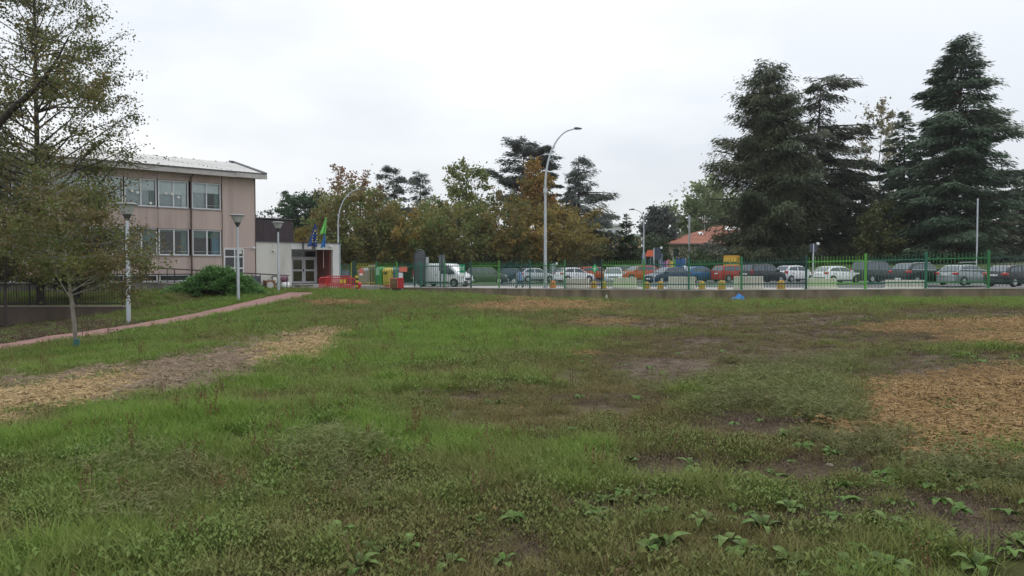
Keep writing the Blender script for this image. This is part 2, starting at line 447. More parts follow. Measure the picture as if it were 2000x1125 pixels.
# ------------------------------------------------------------------ the field
gx = np.arange(-62, 62.01, .3); gy = np.arange(-12, 70.01, .3)
GX, GY = np.meshgrid(gx, gy)
GZ = terrain(GX.ravel(), GY.ravel()).reshape(GX.shape)
GZ -= .14 * mask(SOIL, *project(GX, GY, GZ)) * .3
beyond = GY > fence_y(GX) + .12
GZ = np.where(beyond & (GX > -15), np.minimum(GZ, -1.0), GZ)
V = np.c_[GX.ravel(), GY.ravel(), GZ.ravel()]
nx, ny = len(gx), len(gy)
ii = (np.arange(ny - 1)[:, None] * nx + np.arange(nx - 1)[None, :]).ravel()
FQ = np.c_[ii, ii + 1, ii + nx + 1, ii + nx]
def ground_material():
    m, t, p, o = nt_new("field_ground")
    L = t.links.new
    geo = t.nodes.new("ShaderNodeNewGeometry")
    def noise(sc, det=6, rough=.6, stretch=None):
        n = t.nodes.new("ShaderNodeTexNoise"); n.inputs['Scale'].default_value = sc; n.inputs['Detail'].default_value = det; n.inputs['Roughness'].default_value = rough
        L(geo.outputs['Position'], n.inputs['Vector']); return n.outputs['Fac']
    def ramp(src, stops):
        r = t.nodes.new("ShaderNodeValToRGB"); e = r.color_ramp.elements
        while len(e) < len(stops): e.new(.5)
        for i, (pp, c) in enumerate(stops): e[i].position = pp; e[i].color = (*c, 1) if len(c) == 3 else c
        L(src, r.inputs[0]); return r.outputs[0]
    def math_(op, a, b):
        n = t.nodes.new("ShaderNodeMath"); n.operation = op
        for i, x in enumerate((a, b)):
            if isinstance(x, (int, float)): n.inputs[i].default_value = x
            else: L(x, n.inputs[i])
        return n.outputs[0]
    def attr(nm):
        a = t.nodes.new("ShaderNodeAttribute"); a.attribute_name = nm; return a.outputs['Fac']
    def mix(f, a, b):
        n = t.nodes.new("ShaderNodeMixRGB"); L(f, n.inputs[0]); L(a, n.inputs[1]); L(b, n.inputs[2]); return n.outputs[0]
    edge = math_('MULTIPLY', math_('SUBTRACT', noise(2.2, 8, .7), .5), 1.5)
    def sharp(nm, lo=.4, hi=.6):
        return ramp(math_('ADD', attr(nm), edge), [(lo, (0, 0, 0)), (hi, (1, 1, 1))])
    fine = noise(38, 5, .7)
    grass = ramp(noise(1.1, 8, .7), [(.3, (.060, .070, .020)), (.55, (.082, .088, .027)), (.75, (.115, .098, .042))])
    grass = mix(ramp(noise(9, 5), [(.45, (0, 0, 0)), (.75, (.55,) * 3)]), grass, ramp(fine, [(.3, (.06, .045, .03)), (.7, (.12, .092, .062))]))
    lush = ramp(noise(6, 6), [(.3, (.058, .100, .016)), (.7, (.092, .140, .025))])
    dry = ramp(noise(7, 6), [(.3, (.095, .074, .045)), (.7, (.155, .122, .072))])
    soil = ramp(noise(14, 8, .75), [(.25, (.105, .078, .056)), (.5, (.165, .126, .094)), (.75, (.23, .18, .14))])
    mulch = ramp(fine, [(.25, (.10, .060, .028)), (.5, (.17, .108, .050)), (.75, (.25, .165, .082))])
    straw = ramp(fine, [(.25, (.19, .12, .055)), (.5, (.32, .22, .105)), (.75, (.43, .32, .165))])
    chip = ramp(fine, [(.25, (.075, .053, .036)), (.5, (.14, .10, .07)), (.75, (.21, .16, .115))])
    litter = ramp(noise(16, 8, .75), [(.3, (.030, .020, .014)), (.6, (.07, .045, .032)), (.8, (.15, .10, .08))])
    c = mix(sharp('dry', .3, .8), grass, dry)
    c = mix(sharp('lush', .35, .8), c, lush)
    c = mix(sharp('soil', .35, .65), c, soil)
    c = mix(sharp('litter'), c, litter)
    c = mix(sharp('chip'), c, chip)
    c = mix(sharp('straw'), c, straw)
    c = mix(sharp('mulch'), c, mulch)
    L(c, p.inputs['Base Color']); p.inputs['Roughness'].default_value = .95; p.inputs['Specular IOR Level'].default_value = .1
    b = t.nodes.new("ShaderNodeBump"); b.inputs['Strength'].default_value = .8; b.inputs['Distance'].default_value = .05
    L(math_('ADD', noise(12, 8, .75), fine), b.inputs['Height']); L(b.outputs[0], p.inputs['Normal'])
    return m
me = np_mesh("field", V, FQ, ground_material(), smooth=True)
_px, _py = project(V[:, 0], V[:, 1], V[:, 2])
for nm, lst in (('mulch', MULCH), ('straw', STRAW), ('chip', CHIP), ('soil', SOIL), ('litter', LITTER), ('lush', LUSH), ('dry', DRY)):
    a = me.attributes.new(nm, 'FLOAT', 'POINT'); a.data.foreach_set('value', mask(lst, _px, _py).astype(np.float32))
tag(link_mesh("field", me), 'uneven rough grass field with bare soil and wood chip patches', kind='structure')

# far ground, car park, pavement
asphalt = mat('asphalt', (.085, .085, .088), .9, var=.25, scale=.6, bump=.3, dirt=(.14, .135, .13), dirt_amt=.6, dirt_scale=.25)
paving = mat('pavement_concrete', (.33, .318, .298), .9, var=.15, scale=1.5, bump=.3, dirt=(.20, .19, .17), dirt_amt=.6, dirt_scale=.6)
far = MB(); far.quad((-239, -39, -2.4), (259, -39, -2.4), (259, 329, -2.4), (-239, 329, -2.4))
tag(far.build("ground", mat('far_ground', (.06, .07, .035), .95, var=.3, scale=.05)), 'flat ground reaching to the horizon', kind='structure')
def strip(name, xs, off0, off1, m, dz=0.0, skirt=0.0):
    """a sheet that follows the fence line between two offsets behind it"""
    vs = []; fs = []
    for x in xs:
        y = float(fence_y(x))
        for o_ in (off0, off1):
            yy = y + o_
            vs.append((x, yy, park_z(x, yy) + dz))
    n = len(xs)
    for i in range(n - 1): fs.append((2 * i, 2 * i + 2, 2 * i + 3, 2 * i + 1))
    if skirt:
        b = len(vs)
        for i in range(n): vs.append((vs[2 * i + 1][0], vs[2 * i + 1][1], vs[2 * i + 1][2] - skirt))
        for i in range(n - 1): fs.append((2 * i + 1, 2 * i + 3, b + i + 1, b + i))
    mb = MB(); mb.add(vs, fs)
    return mb.build(name, m)
xs_f = np.linspace(-15.5, 70, 60)
tag(strip("pavement", xs_f, .16, 5.4, paving, .0, .14), 'pale concrete pavement running behind the green fence', kind='structure')
pk = MB()
vs = []; fs = []
XX = np.linspace(-70, 110, 40); OO = np.linspace(0, 1, 14)
for x in XX:
    y0 = float(fence_y(x)) + 5.3 if x > -15.5 else 69.5
    for o_ in OO:
        y = y0 + (112 - y0) * o_
        vs.append((x, y, park_z(x, y) - .12))
for i in range(len(XX) - 1):
    for j in range(len(OO) - 1):
        a = i * len(OO) + j
        fs.append((a, a + len(OO), a + len(OO) + 1, a + 1))
pk.add(vs, fs)
tag(pk.build("car_park", asphalt), 'grey asphalt car park behind the green fence', kind='structure')
lawn_m = mat('park_lawn', (.062, .092, .026), .95, var=.35, scale=.8, bump=.6, dirt=(.10, .085, .04), dirt_amt=.6, dirt_scale=.15)
# grassy bank behind the cars
vs = []; fs = []
XX = np.linspace(-70, 150, 90); OO = np.linspace(0, 1, 16)
for x in XX:
    for o_ in OO:
        y = 78 + 150 * o_ ** 1.6
        if x < 20: y0 = 92
        else: y0 = 92 - 21 * min(1, (x - 20) / 22)
        y = y0 + 140 * o_ ** 1.8
        r = (1.35 * min(1, max(0, (x - 22) / 14))) * min(1, o_ * 5) + .25 * min(1, o_ * 3)
        vs.append((x, y, park_z(x, y) - .16 + r + .12 * sin(x * .7) * o_))
for i in range(len(XX) - 1):
    for j in range(len(OO) - 1):
        a = i * len(OO) + j
        fs.append((a, a + len(OO), a + len(OO) + 1, a + 1))
b_ = MB(); b_.add(vs, fs)
tag(b_.build("park_lawn", lawn_m, smooth=60), 'green lawn rising behind the parked cars', kind='structure')

# footpath
vs = []; fs = []
for i, ((x, y), w) in enumerate(zip(PC, PW)):
    a = PC[min(i + 1, len(PC) - 1)] - PC[max(i - 1, 0)]; a = a / np.linalg.norm(a)
    nrm = np.array([a[1], -a[0]])
    zc = tz(x, y)
    for s_, dz in ((-1.06, -.10), (-1, .05), (-.5, .065), (0, .07), (.5, .065), (1, .05), (1.06, -.10)):
        q = np.array([x, y]) + nrm * w * s_
        vs.append((q[0], q[1], .5 * zc + .5 * tz(*q) + dz))
for i in range(len(PC) - 1):
    for j in range(6):
        fs.append((i * 7 + j, i * 7 + j + 1, (i + 1) * 7 + j + 1, (i + 1) * 7 + j))
fp = MB(); fp.add(vs, fs)
tag(fp.build("footpath", mat('red_asphalt', (.245, .125, .108), .9, var=.12, scale=1.2, bump=.3, dirt=(.13, .085, .07), dirt_amt=.45, dirt_scale=.8), smooth=60), 'dull red asphalt footpath curving up to the school entrance', kind='structure')

# ------------------------------------------------------------------ school building (local x along the facade, y into the building)
BX, BY = -20.0, 58.0
BA = atan2(.67, .74)
_c, _s = cos(BA), sin(BA)
def bw(x, y): return (BX + x * _c - y * _s, BY + x * _s + y * _c)      # building -> world
def bl(X, Y): return ((X - BX) * _c + (Y - BY) * _s, -(X - BX) * _s + (Y - BY) * _c)
render_m = mat('pink_render', (.47, .372, .335), .9, var=.05, scale=.7, bump=.15, dirt=(.27, .205, .185), dirt_amt=.5, dirt_scale=.9, stretch=(1.6, 1.6, .14))
alu = mat('white_aluminium', (.62, .64, .66), .45, var=.05, scale=3)
glass = glass_mat('window_glass', (.94, .97, .97), 1.5)
blind_m = mat('pale_blind', (.80, .84, .85), .8, var=.06, scale=2)
curt_m = mat('green_curtain', (.10, .205, .165), .9, var=.2, scale=6, stretch=(6, 1, .4))
curt_b = mat('blue_curtain', (.05, .25, .36), .9, var=.2, scale=6, stretch=(6, 1, .4))
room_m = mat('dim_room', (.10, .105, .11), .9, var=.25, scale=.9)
sill_m = mat('grey_sill', (.30, .29, .29), .8, var=.1)
dark_metal = mat('brown_metal', (.055, .040, .040), .5, var=.2, scale=3)
school = empty('school_building', (BX, BY, 0), BA, 'two storey pink rendered school building with long window bands and pale sheet roof', 'building')
ZL0, ZL1, ZU0, ZU1, ZE = 2.4, 4.3, 5.85, 7.8, 8.42
bays = [(-4.75, -2.64), (-7.1, -5.0), (-9.3, -7.2), (-11.5, -9.4), (-13.7, -11.6), (-15.9, -13.8), (-18.1, -16.0), (-20.3, -18.2), (-22.5, -20.4), (-24.7, -22.6)]
XL = -25.2
# plain wall bodies: end panel, gable, back
b = MB(); b.box(-2.55, 0, .0, .25, -1.2, ZE)
b.box(-.25, -.002, .25, 11, -1.2, ZE + .0); b.box(XL, 0, 10.75, 11.0, -1.2, ZE)
b.add([(-.25, .25, ZE), (-.25, 11, ZE), (-.25, 5.6, 10.0), (-.003, .25, ZE), (-.003, 11, ZE), (-.003, 5.6, 10.0)], [(0, 1, 2), (5, 4, 3), (0, 2, 5, 3), (1, 4, 5, 2)])
b.build('end_wall', render_m, school)
# spandrel panels, one per pair of bays, with open joints between them
edges = [-2.59, -4.86, -7.15, -9.35, -11.55, -13.75, -15.95, -18.15, -20.35, -22.55, XL]
def wall_piece(x0, x1, z0, z1):
    q = MB(); q.box(x0 + .012, x1 - .012, .03, .28, z0, z1); return q.build('wall_panel', render_m, school)
for i in range(len(edges) - 1):
    x1, x0 = edges[i], edges[i + 1]
    wall_piece(x0, x1, 1.05, ZL0 - .07)
    wall_piece(x0, x1, ZL1 + .02, ZU0 - .07)
    wall_piece(x0, x1, ZU1 + .02, ZE)
    wall_piece(x0, x1, -1.2, .45)
q = MB(); q.box(XL, -2.56, .30, .40, -1.2, 1.05); q.box(XL, -2.56, .29, .36, ZL1, ZU0); q.box(XL, -2.56, .29, .36, ZU1, ZE); q.box(XL, -2.56, .29, .36, 1.05, ZL0)
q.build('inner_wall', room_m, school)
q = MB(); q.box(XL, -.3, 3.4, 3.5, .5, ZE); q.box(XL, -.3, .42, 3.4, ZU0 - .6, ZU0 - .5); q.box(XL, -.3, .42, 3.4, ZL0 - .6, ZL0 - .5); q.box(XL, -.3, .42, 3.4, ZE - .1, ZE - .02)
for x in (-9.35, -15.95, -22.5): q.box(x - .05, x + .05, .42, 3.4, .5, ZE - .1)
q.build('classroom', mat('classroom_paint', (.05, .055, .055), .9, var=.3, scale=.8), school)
for fl, (z0, z1) in enumerate(((ZL0, ZL1), (ZU0, ZU1))):
    for bi, (x0, x1) in enumerate(bays):
        y0, y1 = .10, .17
        xm = (x0 + x1) / 2; t = .075
        f = MB()
        f.box(x0, x0 + t, y0, y1, z0, z1); f.box(x1 - t, x1, y0, y1, z0, z1)
        f.box(x0 + t, x1 - t, y0, y1, z0, z0 + t); f.box(x0 + t, x1 - t, y0, y1, z1 - t, z1)
        f.box(xm - .045, xm + .045, y0, y1, z0 + t, z1 - t)
        fr = f.build('window', alu, school)
        s_ = MB(); s_.box(x0 - .045, x1 + .045, -.04, .12, z0 - .065, z0 - .004); s_.build('window_sill', sill_m, fr)
        for (a, c_) in ((x0 + t, xm - .045), (xm + .045, x1 - t)):
            p_ = MB(); p_.box(a, c_, .125, .14, z0 + t, z1 - t); p_.build('pane', glass, fr)
            r_ = MB(); r_.box(a, c_, .22, .24, z0 + .27, z0 + .30); r_.build('guard_rail', alu, fr)
        r = random.Random(bi * 7 + fl)
        if fl == 1:
            h = [.75, 1.0, .8, 1.1, .9, 1.2, .8, .9, 1.0, .9][bi]
            q = MB(); q.box(x0 + .1, x1 - .1, .30, .315, z1 - h, z1 - .02); q.build('roller_blind', blind_m, fr)
            if bi >= 0:
                q = MB(); q.box(x0 + .12, x1 - (.45 if bi else 1.1), .36, .372, z0 + .05, z1 - h); q.build('sky_reflection_sheet', mat('sky_reflection_sheet', (.50, .55, .58), .8), fr)  # pale sheet added behind the panes, standing in for reflected sky
            q = MB(); q.box(x1 - .42, x1 - .1, .33, .36, z0 + .03, z1 - .05); q.build('curtain', blind_m if bi % 2 else curt_m, fr)
        else:
            h = [.6, .2, .95, .75, .5, .8, .4, .6, .5, .5][bi]
            q = MB(); q.box(x0 + .1, x1 - .1, .30, .315, z1 - h, z1 - .02); q.build('roller_blind', curt_m, fr)
            q = MB()
            n = 9
            xs_ = np.linspace(x1 - (.5 if bi else .6), x1 - .1, n)
            for k in range(n - 1): q.quad((xs_[k], .34 + .03 * (k % 2), z0 + .03), (xs_[k + 1], .34 + .03 * ((k + 1) % 2), z0 + .03), (xs_[k + 1], .34 + .03 * ((k + 1) % 2), z1 - .05), (xs_[k], .34 + .03 * (k % 2), z1 - .05))
            q.build('curtain', curt_b if bi == 0 else curt_m, fr)
        if fl == 1 and bi in (1, 2):
            for (dx, dz) in (((.55, 1.0), (.95, 1.0), (1.4, .78)) if bi == 1 else ((.5, 1.05), (.85, .95), (1.7, .25))):
                q = MB(); q.lathe([(.07, 0), (.10, 0), (.10, .008), (.07, .008)], 14)
                q.build('paper_ring', mat('white_paper', (.75, .74, .68), .9), fr, loc=(x0 + dx, .115, z0 + dz), rot=(pi / 2, 0, 0))
# basement strip windows
for (x0, x1) in bays:
    f = MB(); z0, z1 = .5, .98; y0, y1 = .10, .17
    f.box(x0, x0 + .08, y0, y1, z0, z1); f.box(x1 - .08, x1, y0, y1, z0, z1); f.box(x0 + .08, x1 - .08, y0, y1, z0, z0 + .06); f.box(x0 + .08, x1 - .08, y0, y1, z1 - .06, z1)
    fr = f.build('basement_window', alu, school)
    p_ = MB(); p_.box(x0 + .08, x1 - .08, .125, .14, z0 + .06, z1 - .06); p_.build('pane', glass, fr)
# roof of ribbed sheets
eave_y, ridge_y, eave_z, ridge_z = -.72, 5.6, 8.74, 10.25
roof_m = mat('weathered_roof_sheet', (.57, .56, .54), .75, var=.08, scale=1.2, bump=.1, dirt=(.46, .45, .43), dirt_amt=.5, dirt_scale=.5)
sh = MB(); w = 1.05
sh.add([(0, eave_y, eave_z), (w, eave_y, eave_z), (w, ridge_y, ridge_z), (0, ridge_y, ridge_z), (0, eave_y, eave_z - .05), (w, eave_y, eave_z - .05), (w, ridge_y, ridge_z - .05), (0, ridge_y, ridge_z - .05)],
       [(0, 1, 2, 3), (7, 6, 5, 4), (0, 4, 5, 1), (1, 5, 6, 2), (2, 6, 7, 3), (3, 7, 4, 0)])
for x in (.02, .37, .72):
    sh.add([(x, eave_y, eave_z), (x + .07, eave_y, eave_z), (x + .07, ridge_y, ridge_z), (x, ridge_y, ridge_z), (x + .02, eave_y, eave_z + .045), (x + .05, eave_y, eave_z + .045), (x + .05, ridge_y, ridge_z + .045), (x + .02, ridge_y, ridge_z + .045)],
           [(4, 5, 6, 7), (0, 4, 7, 3), (5, 1, 2, 6), (0, 1, 5, 4), (3, 7, 6, 2)])
sh_me = sh.mesh('roof_sheet', roof_m)
x = XL - .72; k = 0
while x < .4:
    o_ = link_mesh('roof_sheet', sh_me, school, (x, 0, random.uniform(-.008, .012))); x += w + .006; k += 1
xr = x
q = MB(); q.add([(XL - .2, ridge_y + .01, ridge_z + .01), (xr, ridge_y + .01, ridge_z + .01), (xr, 11.7, eave_z), (XL - .2, 11.7, eave_z), (XL - .2, ridge_y + .01, ridge_z - .06), (xr, ridge_y + .01, ridge_z - .06), (xr, 11.7, eave_z - .08), (XL - .2, 11.7, eave_z - .08)],
               [(0, 1, 2, 3), (7, 6, 5, 4), (0, 4, 5, 1), (1, 5, 6, 2), (2, 6, 7, 3), (3, 7, 4, 0)])
q.build('rear_roof_slope', roof_m, school)
q = MB()
q.tube([(xr + .10, eave_y - .05, eave_z + .04), (xr + .10, ridge_y, ridge_z + .09)], .09, 4); q.tube([(xr - .3, ridge_y, ridge_z + .09), (xr + .12, ridge_y, ridge_z + .09)], .1, 4)
q.tube([(xr + .10, 11.75, eave_z), (xr + .10, ridge_y, ridge_z + .09)], .09, 4)
q.build('verge_trim', mat('dark_flashing', (.075, .075, .085), .5), school)
fas = mat('fascia_concrete', (.44, .42, .40), .85, var=.08, scale=.8, dirt=(.25, .24, .23), dirt_amt=.5)
q = MB(); q.box(XL - .2, xr - 2.3, eave_y - .06, eave_y + .06, eave_z - .42, eave_z - .07); q.box(xr - 2.29, xr + .14, eave_y - .10, eave_y + .06, eave_z - .40, eave_z - .05)
q.build('fascia', fas, school)
q = MB(); q.box(XL - .2, xr + .1, eave_y + .07, .26, ZE + .002, ZE + .10); q.build('soffit', fas, school)
q = MB(); q.box(XL - .2, xr - 2.3, eave_y - .12, eave_y - .03, eave_z - .065, eave_z + .02); q.box(xr - 2.29, xr + .1, eave_y - .13, eave_y - .03, eave_z - .045, eave_z + .03); q.build('gutter', mat('dark_flashing', ()), school)
q = MB()
for i in range(60):
    x_ = random.uniform(XL, xr); q.lathe([(.04, 0), (.06, .03), (.02, .07)], 6, (x_, ridge_y - .05, ridge_z + .0))
for i in range(22):
    t = i / 21; q.lathe([(.02, 0), (.045, .02), (.015, .05)], 6, (-6.8 + 5.0 * t + random.uniform(-.2, .2), 3.6 - 4.0 * t, eave_z + (3.6 - 4.0 * t - eave_y) / (ridge_y - eave_y) * (ridge_z - eave_z) + .03))
q.build('roof_moss', mat('moss', (.10, .10, .07), .95), school)
# drain pipe
q = MB(); q.tube([(-4.87, -.55, eave_z - .45), (-4.87, -.06, ZE - .35), (-4.87, -.06, .25)], .055, 8)
for z in (7.9, 5.5, 5.2, 3.2, 1.4): q.lathe([(.075, 0), (.075, .06)], 8, (-4.87, -.06, z))
q.build('drainpipe', mat('pipe_brown', (.085, .05, .045), .5), school, smooth=40)
q = MB(); q.tube([(-2.45, -.03, 2.98), (-.05, -.03, 3.02)], .02, 6); q.box(-.32, -.08, -.13, -.002, 2.98, 3.12); q.build('cable_duct', alu, school)
q = MB(); q.box(-1.5, -1.18, -.2, -.002, 2.55, 2.8); q.lathe([(.12, 0), (.12, .04)], 10, (-1.33, -.1, 2.8)); q.build('wall_lamp', mat('cream_plastic', (.55, .53, .46), .5), school)
# side door in the end wall
dz0, dz1 = .7, 2.95
f = MB()
for x_ in (-2.5, -1.72, -1.05): f.box(x_, x_ + .09, -.06, -.003, dz0, dz1 - .09)
f.box(-2.5, -.96, -.06, -.003, dz1 - .088, dz1); f.box(-2.41, -1.05, -.058, -.004, 2.28, 2.37)
for (a, c_) in ((-2.41, -1.72), (-1.63, -1.05)): f.box(a, c_, -.057, -.005, 1.4, 1.5)
dr = f.build('side_door', alu, school)
for (a, c_) in ((-2.41, -1.72), (-1.63, -1.05)):
    for (z0, z1) in ((.7, 1.4), (1.5, 2.28), (2.37, dz1 - .09)):
        p_ = MB(); p_.box(a + .002, c_ - .002, -.03, -.006, z0 + .002, z1 - .002); p_.build('pane', mat('dark_pane', (.02, .022, .024), .06, spec=.6), dr)
q = MB(); q.box(-.05, .02, -.02, .1, -1.2, ZE - .02); q.build('corner_pipe', mat('pipe_brown', ()), school)

# ------------------------------------------------------------------ entrance block
ent = empty('entrance_block', (BX, BY, 0), BA, 'low white entrance block with recessed glass doors beside the school', 'building')
wht = mat('stained_white_plaster', (.60, .59, .55), .9, var=.06, scale=.9, bump=.15, dirt=(.38, .37, .32), dirt_amt=.65, dirt_scale=.45, stretch=(1.6, 1.6, .35))
wht2 = mat('white_fascia', (.62, .62, .61), .85, var=.05, scale=.9, dirt=(.42, .41, .38), dirt_amt=.4, dirt_scale=.5)
ZT = 3.5; ZH = 2.98; ZF = .13
q = MB(); q.box(.03, 2.98, .02, .3, -.8, ZT - .004); q.build('left_wall', wht, ent)
q = MB(); q.box(2.98, 6.68, .02, .3, ZH, ZT - .004); q.box(6.68, 7.3, .02, .3, -.8, ZT - .004); q.box(7.05, 7.3, .3, 7.0, -.8, ZT - .005); q.build('front_wall', wht2, ent)
red_w = mat('red_brown_wall', (.165, .052, .040), .8, var=.12, scale=1.2, bump=.1)
q = MB(); q.box(6.5, 6.64, .32, 2.6, -.5, ZH + .3); q.build('red_side_wall', red_w, ent)
q = MB(); q.box(2.7, 2.975, .32, 2.6, -.5, ZH + .3); q.box(2.98, 6.68, .31, 2.9, ZH + .003, ZH + .1); q.box(2.7, 6.9, 2.62, 2.75, -.5, ZH + .3); q.build('porch_lining', mat('porch_grey', (.40, .39, .37), .9), ent)
q = MB(); q.box(-.02, 7.4, -.06, 9, ZT, ZT + .07); q.build('flat_roof', mat('dark_flashing', ()), ent)
# glazed doors at the back of the porch
f = MB(); yb0, yb1 = 2.50, 2.60
XD = [3.0, 3.62, 4.1, 5.25, 6.42]
dz = ZF; hz = 2.30
f.box(2.98, 6.5, yb0, yb1, ZH - .10, ZH - .002)
f.box(2.98, 6.5, yb0, yb1, hz, hz + .10)
for x_, w_ in ((2.98, .08), (3.72, .42), (6.38, .12)): f.box(x_, x_ + w_, yb0, yb1, dz, hz); f.box(x_, x_ + w_, yb0, yb1, hz + .101, ZH - .101)
for x_ in (): pass
f.box(3.06, 3.72, yb0 + .01, yb1, 1.22, 1.34); f.box(3.06, 3.72, yb0 + .01, yb1, dz, dz + .14)
fr = f.build('door_frame', alu, ent)
olive = mat('olive_pane', (.075, .066, .035), .12, var=.25, scale=2, spec=.5)
for (z0, z1) in ((dz + .14, 1.22), (1.34, hz), (hz + .10, ZH - .10)):
    p_ = MB(); p_.box(3.06, 3.72, yb0 + .03, yb1 - .01, z0, z1); p_.build('side_pane', mat('dark_pane', ()), fr)
p_ = MB(); p_.box(4.14, 6.38, yb0 + .03, yb1 - .01, hz + .10, ZH - .10); p_.build('fanlight', mat('dark_pane', ()), fr)
for (a, c_) in ((4.15, 5.25), (5.27, 6.37)):
    d = MB(); s_ = .15
    d.box(a, a + s_, yb0 - .02, yb0 + .05, dz + .03, hz - .01); d.box(c_ - s_, c_, yb0 - .02, yb0 + .05, dz + .03, hz - .01)
    for z in (dz + .03, 1.18, hz - .16): d.box(a + s_, c_ - s_, yb0 - .018, yb0 + .048, z, z + .15)
    do = d.build('glass_door', alu, ent)
    for (z0, z1) in ((dz + .18, 1.18), (1.33, hz - .16)):
        p_ = MB(); p_.box(a + s_, c_ - s_, yb0, yb0 + .03, z0, z1); p_.build('door_pane', olive, do)
    if a < 5: 
        p_ = MB(); p_.tube([(c_ - .06, yb0 - .1, 1.15), (c_ - .06, yb0 - .1, 1.38)], .04, 6); p_.build('door_handle', mat('black_plastic', (.02, .02, .02), .4), do)
q = MB(); q.tube([(5.95, .3, ZH - .05), (5.95, .3, 1.45)], .025, 6); q.build('hanging_cord', mat('pale_cord', (.5, .35, .3), .8), ent)
# maroon upper cladding behind
clad = mat('maroon_cladding', (.040, .026, .030), .6, var=.12, scale=2)
xx = .06
while xx < 4.6:
    q = MB(); q.box(xx, min(xx + .62, 4.6), 3.0, 3.12, ZT + .07, 5.52 - .03 * xx); q.build('cladding_panel', clad, ent); xx += .632
q = MB(); q.box(.04, 4.62, 2.95, 8.5, 5.53, 5.62); q.box(.06, 4.55, 3.13, 8.4, ZT + .07, 5.36); q.build('cladding_cap', mat('dark_flashing', ()), ent)
# camera, wall lamp, downpipe
q = MB(); q.box(6.2, 6.5, -.35, -.1, 3.25, 3.36); q.tube([(6.4, .02, 3.15), (6.4, -.2, 3.28)], .03, 6); q.build('security_camera', mat('white_plastic', (.75, .76, .78), .4), ent)
q = MB(); q.tube([(1.4, .02, ZT - .1), (1.4, -.1, 3.2), (1.4, -.1, 2.95)], .03, 6); q.lathe([(.05, 0), (.1, .05), (.1, .1), (.04, .16)], 10, (1.4, -.1, 2.75)); q.build('wall_lamp', mat('cream_plastic', ()), ent)
q = MB(); q.tube([(7.33, -.02, ZT), (7.33, -.02, -.3)], .045, 8); q.build('downpipe', mat('blue_grey_pipe', (.25, .32, .36), .5), ent)
# terrace slab and step
q = MB(); q.box(2.6, 10.2, -2.4, 2.55, -.9, -.02); q.build('slab', paving, te := empty('entrance_terrace', (BX, BY, 0), BA)); tag(te, kind='structure', label='grey concrete terrace with a step in front of the entrance doors')
q = MB(); q.box(3.0, 6.9, -.9, 2.48, -.016, .125); q.build('step', mat('step_concrete', (.33, .32, .30), .9, var=.15, bump=.2), te)
q = MB(); q.box(2.75, 3.9, -1.9, -.95, -.015, .10); q.build('door_mat', mat('mat_brown', (.10, .085, .07), .95), te)

# ------------------------------------------------------------------ access ramp with railing
ramp = empty('access_ramp', (BX, BY, 0), BA, 'weathered concrete access ramp climbing along the school wall', 'ramp')
conc = mat('dark_stained_concrete', (.20, .185, .165), .92, var=.2, scale=.9, bump=.3, dirt=(.055, .05, .045), dirt_amt=.85, dirt_scale=.5, stretch=(1.5, 1.5, .3))
def ramp_z(x): return -.13 + (.70) * min(1, max(0, (1.2 - x) / 11.2))
q = MB()
prof = [(1.3, -1.0), (1.3, ramp_z(1.3)), (-9.8, ramp_z(-9.8)), (-25, ramp_z(-25)), (-25, -1.2)]
q.prism(prof, -3.0, -2.75)
q.build('parapet', conc, ramp)
q = MB(); q.prism([(x_, z_ - .06) if z_ > -.9 else (x_, z_) for x_, z_ in prof], -2.74, -1.3); q.build('deck', paving, ramp)
for x0, x1 in ((-9.7, -6.0), (-13.5, -9.8), (-17, -13.6), (-20.5, -17.1)):
    q = MB(); q.add([(x0, -3.06, ramp_z(x0) - .002), (x1, -3.06, ramp_z(x1) - .002), (x1, -2.70, ramp_z(x1) - .002), (x0, -2.70, ramp_z(x0) - .002),
                     (x0, -3.06, ramp_z(x0) + .06), (x1, -3.06, ramp_z(x1) + .06), (x1, -2.70, ramp_z(x1) + .06), (x0, -2.70, ramp_z(x0) + .06)],
                    [(0, 3, 2, 1), (4, 5, 6, 7), (0, 1, 5, 4), (1, 2, 6, 5), (2, 3, 7, 6), (3, 0, 4, 7)])
    q.build('coping', mat('pale_coping', (.33, .33, .31), .9, var=.1), ramp)
rail = empty('ramp_railing', (BX, BY, 0), BA, 'dark brown tube railing along the access ramp', 'railing')
xsr = [1.2, -.9, -3.0, -5.0, -7.0, -8.8, -10.6, -12.4, -14.4, -16.4, -18.5, -20.6, -22.7]
for side, yy in ((0, -2.88), (1, -1.35)):
    for i, x_ in enumerate(xsr):
        q = MB(); q.tube([(x_, yy, ramp_z(x_) - .05), (x_, yy, ramp_z(x_) + 1.02)], .038 if side == 0 else .028, 6); q.build('post', dark_metal, rail)
    for h in (1.04, .52):
        q = MB(); q.tube([(1.45 if h > 1 else 1.2, yy, ramp_z(1.2) + h - (.04 if h > 1 else 0)), (1.2, yy, ramp_z(1.2) + h), (-9.8, yy, ramp_z(-9.8) + h), (-23, yy, ramp_z(-23) + h)], .035 if h > 1 else .024, 6); q.build('rail', dark_metal, rail)
